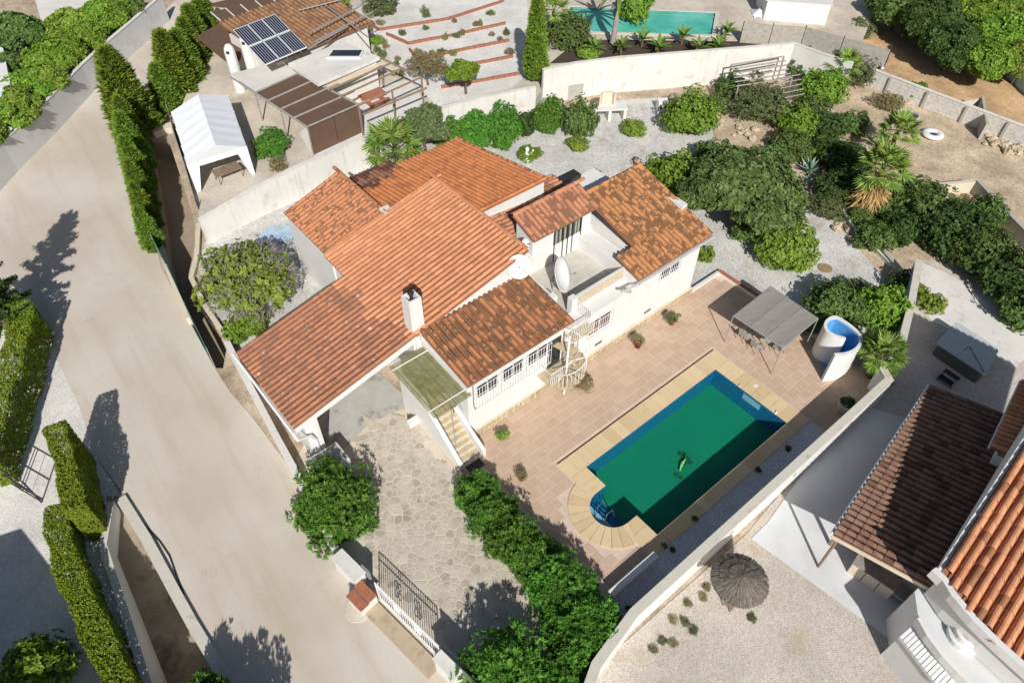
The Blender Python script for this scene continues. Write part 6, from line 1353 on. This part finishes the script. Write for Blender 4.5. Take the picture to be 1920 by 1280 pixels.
bush(1476, 462, 60, 2.3, 'lime', 'loose yellow green shrub at the edge of the back gravel'); bush(1322, 476, 17, 1.0, 'bright', 'small shrub against the corner of the east wing')
# ---- right garden
G_ = [(1428, 190, 58, 2.6, 'olive', 'brownish green shrub under the slat pergola'), (1372, 168, 34, 2.0, 'shrub', 'green shrub between the pergola and the tall white wall'), (1541, 168, 46, 2.8, 'bright', 'ball of bright green foliage beside the slat pergola'),
      (1500, 118, 40, 2.2, 'dark', 'dark shrub in the corner of the white walls'), (1495, 232, 40, 2.0, 'bright', 'bright green shrub above the white kerb stones'), (1548, 238, 38, 1.8, 'dark', 'dark shrub below the bright foliage ball'),
      (1478, 268, 32, 1.6, 'shrub', 'green shrub between the big tree and the rocks'), (1585, 300, 52, 2.2, 'dark', 'dark spreading shrub beside the palms'), (1548, 285, 30, 1.4, 'lime', 'small yellowish shrub in the dark bed'), (1570, 350, 45, 1.8, 'dark', 'dark shrub behind the agave'),
      (1550, 388, 36, 1.0, 'olive', 'low dry shrub below the agave'), (1615, 408, 26, 1.0, 'shrub', 'small green shrub by the low white kerb'), (1640, 445, 36, 1.5, 'shrub', 'green shrub beside the kerb wall end'), (1718, 372, 50, 2.2, 'shrub', 'green shrub to the side of the skirted palm'),
      (1560, 568, 52, 2.2, 'shrub', 'leafy shrub between the pergola and the manhole'), (1655, 578, 48, 2.6, 'bright', 'dense bright green round shrub behind the shower'), (1600, 545, 30, 1.2, 'olive', 'thin dry shrub behind the reed pergola'), (1690, 530, 24, 1.4, 'dark', 'dark shrub pressed against the curved wall'),
      (1748, 572, 24, 0.9, 'lime', 'low yellow shrub beside the curved wall and pale slab'), (1728, 545, 14, 0.6, 'lime', 'tiny shrub at the foot of the curved wall'), (1615, 55, 27, 1.6, 'olive', 'round grey green shrub on the orange bank'), (1595, 128, 44, 2.4, 'olive', 'spiky palm like shrub before the block wall'),
      (1668, 192, 30, 1.0, 'dry', 'dry straw coloured grass tuft below the block wall'), (1715, 170, 26, 1.0, 'lime', 'yellow flowering tuft against the block wall')]
G_ += [(1335, 290, 34, 1.6, 'shrub', 'green shrub between the light green shrub and the rocks'), (1445, 300, 40, 2.0, 'fig', 'leafy shrub at the rock side of the big tree'), (1512, 285, 26, 1.2, 'shrub', 'small green shrub above the agave'), (1525, 205, 30, 1.6, 'shrub', 'green shrub below the bright foliage ball and pergola slats'),
      (1610, 352, 36, 1.6, 'dark', 'dark shrub under the skirted palm'), (1452, 405, 46, 2.0, 'fig', 'leafy shrub joining the big tree and the loose yellow shrub'), (1595, 232, 32, 1.4, 'shrub', 'shrub between the dark bed and the dry soil'), (1400, 430, 30, 1.4, 'shrub', 'shrub in the shade below the big tree'),
      (1665, 395, 30, 1.4, 'shrub', 'shrub at the foot of the skirted palm'), (1690, 430, 38, 1.8, 'dark', 'dark shrub between the palm and the evergreen bank'), (1520, 600, 30, 1.2, 'olive', 'thin shrub beside the terrace kerb and pergola'), (1610, 580, 36, 1.8, 'shrub', 'leafy shrub between the pergola and the bright round shrub'), (1352, 195, 26, 1.4, 'olive', 'thin shrub beside the tall bright shrub and the white wall')]
for u, v, r_, h, kd, lb_ in G_: bush(u, v, r_, h, kd, lb_)
for i, x in enumerate([(1752, 395, 58, 2.6), (1800, 425, 62, 2.8), (1845, 470, 60, 2.8), (1890, 515, 58, 2.6), (1920, 575, 52, 2.4), (1770, 445, 46, 2.2), (1850, 400, 40, 2.0)]): bush(*x, 'dark' if i % 2 else 'shrub', ORD[i] + ' evergreen shrub from the cream retaining wall in the bank above the pale slab', 'evergreen bank above the pale slab')
# ---- upper right trees
for i, (u, v, r_, kd) in enumerate([(1690, 10, 60, 'shrub'), (1745, 35, 68, 'dark'), (1790, 85, 62, 'dark'), (1830, 20, 58, 'bright'), (1885, 70, 70, 'bright'), (1850, 110, 52, 'bright'), (1925, 20, 55, 'bright'), (1925, 110, 50, 'lime')]):
    tree(u, v, r_, 3.8, kd, ORD[i] + [' leafy tree from the round bank shrub, dark green above the orange soil', ' tree from the round bank shrub, bright yellow green by the pale blue wall'][kd in ('bright', 'lime')], 'trees above the orange soil bank' if kd not in ('bright', 'lime') else 'bright trees by the pale blue wall', seed=30+i, lobes=9, sparse=1.1, clear=0.08)
# ---- upper left trees behind the road wall
for i, (u, v, r_, kd) in enumerate(sorted([(35, 62, 50, 'shrub'), (95, 110, 52, 'bright'), (140, 52, 50, 'lime'), (52, 165, 52, 'bright'), (185, 38, 48, 'bright'), (232, 8, 45, 'shrub'), (15, 225, 42, 'lime'), (88, 150, 46, 'lime'), (125, 95, 46, 'bright'), (40, 200, 44, 'lime'), (205, 30, 44, 'bright'), (0, 130, 40, 'shrub'), (158, 72, 46, 'bright'), (-20, 260, 40, 'bright')])):
    tree(u, v, r_, 4.0, kd, ORD[i] + ' garden tree from the pale blue house, growing behind the tall road wall', 'trees behind the road wall', seed=50+i, lobes=8, sparse=0.95, clear=0.08)
# ---- cypresses
def cyp_mesh(var):
    rng = np.random.RandomState(70+var); n = 2600; z = rng.uniform(0.02, 1.0, n); a = rng.uniform(0, 6.283, n)
    prof = np.minimum(1.0, (z/0.10)**0.6)*np.power(np.clip(1-z, 0, 1), 0.55)*1.22; prof *= 1+0.16*np.sin(a*5+z*17+var)+0.10*np.sin(a*9-z*31)
    rad = prof*np.where(rng.rand(n) < 0.25, rng.uniform(0.4, 0.8, n), rng.uniform(0.8, 1.0, n))
    P = np.stack([rad*np.cos(a)*0.8, rad*np.sin(a)*0.8, z*6.0], 1); A = np.stack([np.cos(a)*0.55, np.sin(a)*0.55, np.ones(n)*1.0], 1)+rng.normal(size=(n, 3))*0.15
    return leaf_mesh('crown', P, A, 6, 0.35, 0.30, 0.075, LF_['cypress'], rng)
CYP = [cyp_mesh(i) for i in range(3)]; cn = [0]
def cypress(base, top, rpx, label, group=None, z=0.0):
    b, h = upright(base, top, z); cn[0] += 1; t = thing('cypress', b, label, 'tree', group); r_ = rpx*mpp((b.x, b.y, z+h/2))
    c = mesh_obj('crown', CYP[cn[0] % 3], t); c.scale = (r_/0.85, r_/0.85, h/6.1); c.rotation_euler.z = random.uniform(0, 6)
    m = MB(); m.tube([(0, 0, -0.05), (0, 0, h*0.7)], 0.12, 6, 0.02); o = m.build('trunk', M['bark'], None); o.parent = t
for i, (b, tp, r_) in enumerate([((262, 250), (190, 92), 38), ((266, 292), (212, 185), 22), ((270, 325), (190, 225), 25), ((276, 362), (198, 268), 22), ((282, 398), (212, 312), 20), ((288, 432), (230, 350), 19), ((293, 468), (246, 392), 18)]):
    cypress(b, tp, r_, ORD[i] + ' cypress in the row along the sunken lane, counting down to the mesh fence', 'cypresses along the lane')
for i, (b, tp, r_) in enumerate([((322, 208), (300, 115), 24), ((346, 192), (288, 62), 30), ((366, 170), (318, 60), 28), ((375, 140), (338, 35), 24), ((384, 118), (345, 12), 24), ((398, 80), (372, -12), 24)]):
    cypress(b, tp, r_, ORD[i] + ' cypress counting from the white tent towards the brown shade canopies', 'cypresses beside the tent')
cypress((1003, 152), (1000, -14), 20, 'single tall narrow cypress behind the join of the two white walls', None, UPZ)
# ---- hedges
def hedge(name, pts, w, z1, label, dens=150, z0=0.05, kind='hedge', seed=1):
    rng = np.random.RandomState(seed); pts = [Vector((p.x, p.y, 0)) for p in pts]; t = thing(name, pts[0], label, 'hedge'); P = []; A = []; acc = 0
    seg = [((pts[i+1]-pts[i]).length, i) for i in range(len(pts)-1)]; T = sum(s for s, _ in seg)
    zf = (lambda f: z1[0]+(z1[1]-z1[0])*f) if hasattr(z1, '__len__') else (lambda f: z1)
    for s, i in seg:
        d = (pts[i+1]-pts[i]).normalized(); nn = Vector((-d.y, d.x, 0)); h = zf(acc/T)-z0
        n = int(dens*s*(w+2*h))
        for _ in range(n):
            f = rng.rand(); q = rng.rand()*(w+2*h); hh = zf((acc+f*s)/T)*(1+0.05*math.sin((acc+f*s)*2.3)+0.03*math.sin((acc+f*s)*6.1)); ww = w*(1+0.10*math.sin((acc+f*s)*1.9+1)+0.05*math.sin((acc+f*s)*5))
            if q < w: off, z, ax = (q/w-0.5)*ww, hh-abs(rng.normal())*0.06, UZ*1.0
            elif q < w+h: off, z, ax = ww/2-abs(rng.normal())*0.06, z0+(hh-z0)*(q-w)/h, nn*1.0+UZ*0.4
            else: off, z, ax = -ww/2+abs(rng.normal())*0.06, z0+(hh-z0)*(q-w-h)/h, -nn+UZ*0.4
            p = pts[i]+d*(f*s)+nn*off+UZ*z-pts[0]; P.append(p); A.append(ax)
        for sgn_, e in ((-1, 0.0), (1, s)):
            if (i == 0 and sgn_ < 0) or (i == len(seg)-1 and sgn_ > 0):
                for _ in range(int(dens*w*h)): p = pts[i]+d*e+nn*((rng.rand()-0.5)*w)+UZ*(z0+rng.rand()*h)-pts[0]; P.append(p); A.append(d*sgn_+UZ*0.4)
        acc += s
    P = np.array([tuple(p) for p in P]); A = np.array([tuple(a) for a in A])+rng.normal(size=(len(P), 3))*0.35
    me = leaf_mesh('foliage', P, A, 7, 0.6, 0.085, 0.045, LF_[kind], rng); mesh_obj('foliage', me, t)
    # woody framework filling the hedge
    m = MB(); rg = random.Random(seed); acc = 0
    for s, i in seg:
        d = (pts[i+1]-pts[i]).normalized(); nn = Vector((-d.y, d.x, 0))
        for j in range(int(s/0.35)+1): p = pts[i]+d*(j*0.35)-pts[0]; hh = zf(min(1, (acc+j*0.35)/T)); m.tube([p, p+UZ*(hh*0.85)+nn*rg.uniform(-w*0.3, w*0.3)], 0.05, 5, 0.015)
        acc += s
    o = m.build('stems', M['bark'], None); o.parent = t; return t
hedge('clipped_hedge', PW([(106, 800), (116, 850), (128, 905), (134, 945)], 3.0), 0.8, (3.2, 2.8), 'tall clipped green hedge end beside the road and the yard gate', 230, seed=2)
hedge('clipped_hedge', PW([(112, 945), (104, 985), (120, 1050), (148, 1115), (176, 1180), (205, 1240), (240, 1320)], 1.6), 0.95, 1.6, 'long clipped green hedge following the sunken ramp', 240, seed=3)
hedge('clipped_hedge', PW([(40, 585), (25, 650), (2, 720), (-25, 800), (-40, 860)], 2.3), 1.2, 2.3, 'thick clipped hedge at the road corner of the white gravel yard', 190, seed=4)
hedge('clipped_hedge', PW([(-40, 545), (5, 550), (36, 580)], 2.4), 1.3, 2.3, 'dark hedge wing closing the gravel yard along the road', 170, kind='bright', seed=5)
bush(62, 1262, 66, 2.6, 'bright', 'bright broad leaved shrub standing in the shaded gravel yard')
# ---- yard tree with bare twigs
yt = tree(462, 520, 92, 3.6, 'lime', 'half bare tree with yellow green leaves in the side yard', seed=9, lobes=14, sparse=0.11, clear=0.15)
rng = np.random.RandomState(4); P, A = dome(900, rng, 1.4, -0.5, 0.15, 0.5); ry = 88*mpp((yt.location.x, yt.location.y, 2))
me = leaf_mesh('twigs', P*np.array([ry, ry, 2.1])+np.array([0, 0, 0.6]), A, 4, 0.55, 0.55, 0.022, M['twig'], rng); mesh_obj('twigs', me, yt)
bush(468, 602, 36, 1.8, 'bright', 'glossy green shrub at the foot of the half bare tree'); bush(440, 625, 22, 1.3, 'bright', 'small glossy shrub by the carport corner')
# ---- palms
def fan_leaf(seed, segs=18):
    rng = random.Random(seed); V = []; F = []; R_ = []
    V += [(-0.02, 0, 0), (0.02, 0, 0), (0.015, 0.75, 0.06), (-0.015, 0.75, 0.06)]; F.append((0, 1, 2, 3)); R_.append(0.5)
    for i in range(segs):
        a = R(-120+240*i/(segs-1)); dx, dy = math.sin(a), math.cos(a); L = 0.62*(0.75+0.25*math.cos(a*0.7))*rng.uniform(0.9, 1.08); px_, py_ = dy, -dx; w = 0.042; n = len(V); zz = 0.04*(1 if i % 2 else -1)
        V += [(0, 0.75, 0.06), (dx*L*0.55+px_*w, 0.75+dy*L*0.55+py_*w, 0.09+zz*0.4), (dx*L, 0.75+dy*L, 0.02+rng.uniform(-.05, .03)), (dx*L*0.55-px_*w, 0.75+dy*L*0.55-py_*w, 0.09-zz*0.4)]; F.append((n, n+1, n+2, n+3)); R_.append(rng.random())
    return np_mesh('frond', V, F, LF_['palm'], R_)
FAN = [fan_leaf(i) for i in range(3)]
def fan_palm(u, v, rpx, hc, label, nfr=22, zg=0.0, trunk_r=0.16, skirt=False):
    c = W(u, v, zg+hc); r_ = rpx*mpp(c)/1.3; t = thing('fan_palm', (c.x, c.y, zg), label, 'palm'); rg = random.Random(int(u*7+v))
    m = MB(); m.tube([(0, 0, -0.05), (0.03, 0.02, hc*0.5), (0, 0, hc)], trunk_r*1.2, 10, trunk_r); o = m.build('trunk', M['bark'], None); o.parent = t
    for i in range(nfr):
        el = R(75-100*(i/nfr)**1.1+rg.uniform(-6, 6)); az = 2.4*i+rg.uniform(-.2, .2); o = mesh_obj('frond', FAN[i % 3], t, (0, 0, hc)); s = r_*rg.uniform(0.85, 1.1); o.scale = (s, s, s)
        o.rotation_euler = (el, 0, az)
    if skirt:
        rng = np.random.RandomState(3); n = 500; z = rng.uniform(0.25, 0.95, n)*hc; a = rng.uniform(0, 6.28, n); rr_ = 0.35+0.25*(1-z/hc)*r_; P = np.stack([rr_*np.cos(a), rr_*np.sin(a), z], 1); A = np.stack([np.cos(a)*0.7, np.sin(a)*0.7, -np.ones(n)], 1)
        mesh_obj('dead_frond_skirt', leaf_mesh('dead_frond_skirt', P, A, 3, 0.3, 0.8, 0.07, LF_['straw'], rng), t)
fan_palm(738, 278, 62, 2.2, 'fan palm with arching bright fronds behind the back roof', 26)
fan_palm(1655, 318, 58, 3.4, 'tall fan palm with a skirt of dead straw coloured fronds', 28, skirt=True); fan_palm(1682, 250, 46, 2.0, 'shorter fan palm beside the white concrete ring', 22)
fan_palm(1652, 665, 52, 1.8, 'yellow green fan palm between the shower and the curved wall', 24); fan_palm(1655, 700, 34, 1.0, 'low fan palm in the shade of the curved wall', 14); fan_palm(1582, 132, 40, 1.9, 'fan palm in front of the corner wall', 18)
fan_palm(1038, 22, 34, 2.6, 'fan palm beside the tall narrow cypress', 18, UPZ)
def blade_mesh(w, droop, kind, n=5):
    V = []; F = []
    for i in range(n+1):
        f = i/n; ww = w*math.sin(math.pi*min(0.98, 0.12+0.86*f))**0.8; V += [(-ww, f, -droop*f*f+0.03), (0, f, -droop*f*f), (ww, f, -droop*f*f+0.03)]
    for i in range(n): F += [(3*i, 3*i+1, 3*i+4, 3*i+3), (3*i+1, 3*i+2, 3*i+5, 3*i+4)]
    return np_mesh('leaf', V, F, LF_[kind], np.random.RandomState(1).rand(len(F)))
BL = {'agave': blade_mesh(0.07, 0.05, 'agave'), 'banana': blade_mesh(0.16, 0.35, 'palm')}
def rosette(u, v, rpx, h0, kind, label, n, zg=0.0, name='agave', group=None, el0=80, el1=10):
    c = W(u, v, zg+h0); L = rpx*mpp(c); t = thing(name, (c.x, c.y, zg), label, name.replace('_', ' '), group); rg = random.Random(int(u+v))
    m = MB(); m.tube([(0, 0, -0.05), (0, 0, h0)], 0.1, 6, 0.07); o = m.build('stem', M['bark'], None); o.parent = t
    for i in range(n): o = mesh_obj('leaf', BL[kind], t, (0, 0, h0)); s = L*rg.uniform(0.8, 1.15); o.scale = (s, s, s); o.rotation_euler = (R(el0+(el1-el0)*i/n+rg.uniform(-8, 8)), 0, 2.4*i)
rosette(1518, 322, 26, 0.3, 'agave', 'blue grey agave rosette beside the pale rocks', 26); rosette(1510, 345, 18, 0.2, 'agave', 'smaller agave just below the blue grey rosette', 16)
for i, (u, v) in enumerate(((1115, 92), (1165, 90), (1205, 75), (1235, 90), (1280, 70), (1310, 92), (1345, 88), (1362, 60))): rosette(u, v, 24, 0.7, 'banana', ORD[i] + ' banana plant from the clipped round shrub, below the far turquoise pool', 11, UPZ, 'banana_plant', 'banana plants by the far pool', 75, 15)
bush(1066, 60, 46, 2.6, 'shrub', 'round clipped green shrub beside the far turquoise pool', zg=UPZ); bush(1105, 100, 20, 0.9, 'lime', 'low green plant on the brown bed below the far pool', zg=UPZ)
pt_ = thing('palm_tree', W(1150, 82, UPZ), 'palm with a stout grey trunk in front of the far turquoise pool', 'palm'); pb_, ph_ = upright((1148, 85), (1155, 0), UPZ)
m = MB(); m.tube([(0, 0, 0), (0.1, 0, ph_*0.5), (0.1, 0.1, ph_+1)], 0.28, 10, 0.2); o = m.build('trunk', M['grey_wood'], None); o.parent = pt_; pt_.location = pb_
for i in range(18): o = mesh_obj('leaf', BL['banana'], pt_, (0.1, 0.1, ph_+1)); o.scale = (1.2, 2.4, 2.4); o.rotation_euler = (R(60-95*i/18), 0, 2.4*i)
bush(1192, 15, 30, 2.8, 'bright', 'glossy tall shrub beside the far palm trunk', zg=UPZ)
sheet('planted_bank', [PW([(1030, 120), (1060, 95), (1110, 75), (1390, 78), (1480, 84), (1300, 100), (1160, 112)], UPZ)], UPZ+0.005, M['soil'])
# ---- bed shrubs on the gravel terraces
rr = random.Random(8)
for i in range(34):
    u = rr.uniform(690, 965); v = 10+(u-690)*-0.06+rr.uniform(0, 135)
    bush(u, max(6, v), rr.uniform(5, 9), rr.uniform(0.35, 0.7), 'dry' if i % 3 else 'olive', 'tiny sparse plant on the white gravel beds', 'tiny plants on the gravel beds', 'small_plant', 'plant', UPZ)
tree(872, 142, 32, 2.6, 'bright', 'young green tree at the foot of the gravel beds', seed=12, lobes=5, zg=UPZ); tree(800, 128, 40, 2.4, 'dry', 'brown sparse tree beside the timber pergola', seed=13, lobes=6, sparse=0.4, zg=UPZ)
bush(705, 75, 14, 0.6, 'bright', 'low green plant at the corner of the brick edging', zg=UPZ); bush(508, 270, 34, 1.3, 'oleander', 'low spreading green shrub beside the white tent', zg=UPZ); bush(520, 308, 18, 0.7, 'dry', 'dry low plant along the white garden wall', zg=UPZ)
bush(712, 10, 34, 1.2, 'olive', 'grassy green patch above the gravel beds', zg=UPZ); bush(628, 12, 24, 2.2, 'bright', 'bright shrub behind the neighbouring tile roof', zg=UPZ)
for (u, v) in ((1245, 1022), (1262, 1030), (1302, 972), (1422, 880), (1218, 1122), (1180, 1140), (1478, 840)): bush(u, v, 6, 0.12, 'dark', 'clump of dark leaf litter on the grey gravel strip', 'leaf litter on the gravel strip', 'leaf_litter', 'leaf litter')
for (u, v, kd) in ((1262, 1160, 'dry'), (1290, 1130, 'dry'), (1318, 1118, 'dry'), (1285, 1165, 'olive'), (1242, 1200, 'olive'), (1262, 1205, 'dry'), (1345, 1085, 'dry'), (1410, 1158, 'olive'), (1300, 1180, 'olive'), (1225, 1215, 'dry'), (1325, 1100, 'dry')): bush(u, v, 9, 0.12, kd, 'dry weed tuft on the neighbouring gravel near the straw parasol', 'weed tufts by the straw parasol', 'weed_tuft', 'weeds')
tp = thing('blue_tarpaulin', W(515, 440, 0), 'pale blue tarpaulin lying on the gravel below the garden wall', 'tarpaulin'); V = []
q4 = [W(476, 456, 0.1), W(500, 426, 0.1), W(556, 420, 0.1), W(548, 452, 0.1)]
for i in range(9):
    for j in range(7): a, b = i/8, j/6; V.append((q4[0]*(1-a)+q4[3]*a)*(1-b)+(q4[1]*(1-a)+q4[2]*a)*b+UZ*(0.08*math.sin(i*1.7+j*0.9)*math.sin(j*1.3)))
MB().add(V, [(i*7+j, (i+1)*7+j, (i+1)*7+j+1, i*7+j+1) for i in range(8) for j in range(6)]).build('sheet', m_plain('tarp_blue', (0.42, 0.55, 0.66), 0.1, 2, 0.6, 0.1), tp, True)
# ---- potted plants on the terrace
def pot(a, b, r_, h, mat, label, kind='shrub', pr=0.35, ph=0.4):
    c = Hs(a, b, 0.015); t = thing('potted_plant', c, label, 'potted plant'); MB().lathe(c, [(r_*0.7, 0), (r_, h*0.85), (r_*1.08, h*0.86), (r_*1.08, h), (r_*0.92, h), (r_*0.9, h-0.04), (0, h-0.04)], 16).build('pot', M[mat], t, True)
    f = mesh_obj('foliage', proto(kind, 'small', 1), t, (0, 0, h-0.05)); f.scale = (pr, pr, ph/1.4)
pot(10.36, -1.0, 0.24, 0.42, 'red_glaze', 'dark red glazed pot with a sparse plant on the terrace', 'dry', 0.35, 0.5); pot(13.2, -1.0, 0.22, 0.36, 'terracotta', 'terracotta pot with green plant near the window wall', 'olive', 0.38, 0.5)
pot(0.45, -1.0, 0.16, 0.25, 'terracotta', 'small terracotta pot overflowing with olive green leaves near the stairs', 'lime', 0.34, 0.4); pot(5.82, -0.95, 0.2, 0.32, 'terracotta', 'terracotta pot with straggly reddish plant beside the spiral stair', 'dry', 0.75, 0.5); pot(15.4, -11.0, 0.42, 0.7, 'white_old', 'large white planter in the shaded terrace corner', 'dark', 0.36, 0.3)
pot(-0.3, -3.4, 0.2, 0.3, 'red_glaze', 'small red pot hidden at the edge of the oleander row', 'dry', 0.3, 0.3)
cp = Hs(-6.9, 2.9); pw_ = thing('planter_wall', cp, 'mossy white planter wall between the carport pillar and the round oleander', 'planter'); MB().hbox(-8.0, -6.3, 2.2, 3.5, 0.0, 0.95).build('planter_body', M['white_old'], pw_); MB().hbox(-7.9, -6.4, 2.3, 3.4, 0.952, 0.98).build('planter_soil', m_plain('mossy_top', (0.30, 0.30, 0.28), 0.4, 3, 0.95, 0.4), pw_)
# ---- unseen neighbours whose shadows cross the picture
hc = W(35, 995, 0)-sh*(1.36*6.0/math.hypot(sh.x, sh.y)); hc = Vector((W(35, 995, 0).x+0.15*1.36*5, W(35, 995, 0).y-1.36*5, 0)); ea = (W(165, 1165, 0)-W(35, 995, 0)); ea.normalize(); eb = (W(-20, 1013, 0)-W(35, 995, 0)); eb.normalize()
lh = thing('left_house', hc, 'white house outside the yard whose shadow crosses the white gravel', 'house'); MB().prism([(hc+ea*0).to_2d(), (hc+ea*12).to_2d(), (hc+ea*12+eb*9).to_2d(), (hc+eb*9).to_2d()], 0, 4.85).build('wall', M['white_clean'], lh); MB().prism([(hc-ea*0.2-eb*0.2).to_2d(), (hc+ea*12.2-eb*0.2).to_2d(), (hc+ea*12.2+eb*9.2).to_2d(), (hc-ea*0.2+eb*9.2).to_2d()], 4.852, 5.0).build('roof', M['t_main'], lh)
print('LEFT HOUSE corners', [pix((hc.x, hc.y, z)) for z in (0, 5)], [pix(((hc+ea*12).x, (hc+ea*12).y, z)) for z in (0, 5)])
# araucaria beside the road corner, mostly outside the picture
ab = W(28, 632, 0); ar_ = thing('araucaria', ab, 'tiered dark pine rising behind the road corner hedge', 'tree'); m = MB(); m.tube([(0, 0, 0), (0, 0, 8.4)], 0.16, 8, 0.03); o = m.build('trunk', M['bark'], None); o.parent = ar_
rng = np.random.RandomState(6); P = []; A = []
for i in range(11):
    z = 1.8+i*0.62; L = 1.95*(1-((i)/12.0)**1.4)
    for j in range(6):
        a = j*1.047+i*0.5
        for q in np.linspace(0.12, 1, 22):
            for s_ in range(3): P.append((math.cos(a)*L*q+rng.normal()*0.05, math.sin(a)*L*q+rng.normal()*0.035, z+0.18*q*q+rng.normal()*0.04)); A.append((math.cos(a)*0.6, math.sin(a)*0.6, 0.5+rng.normal()*0.3))
mesh_obj('crown', leaf_mesh('crown', np.array(P), np.array(A), 4, 0.6, 0.2, 0.09, LF_['dark'], rng), ar_)
for (u, v, r_, h) in ((392, 1300, 34, 2.2), (432, 1345, 40, 2.4), (478, 1395, 42, 2.6)): bush(u, v, r_, h, 'oleander', 'oleander at the lower end of the ramp kerb, mostly outside the picture', 'oleanders below the ramp', 'oleander_bush')
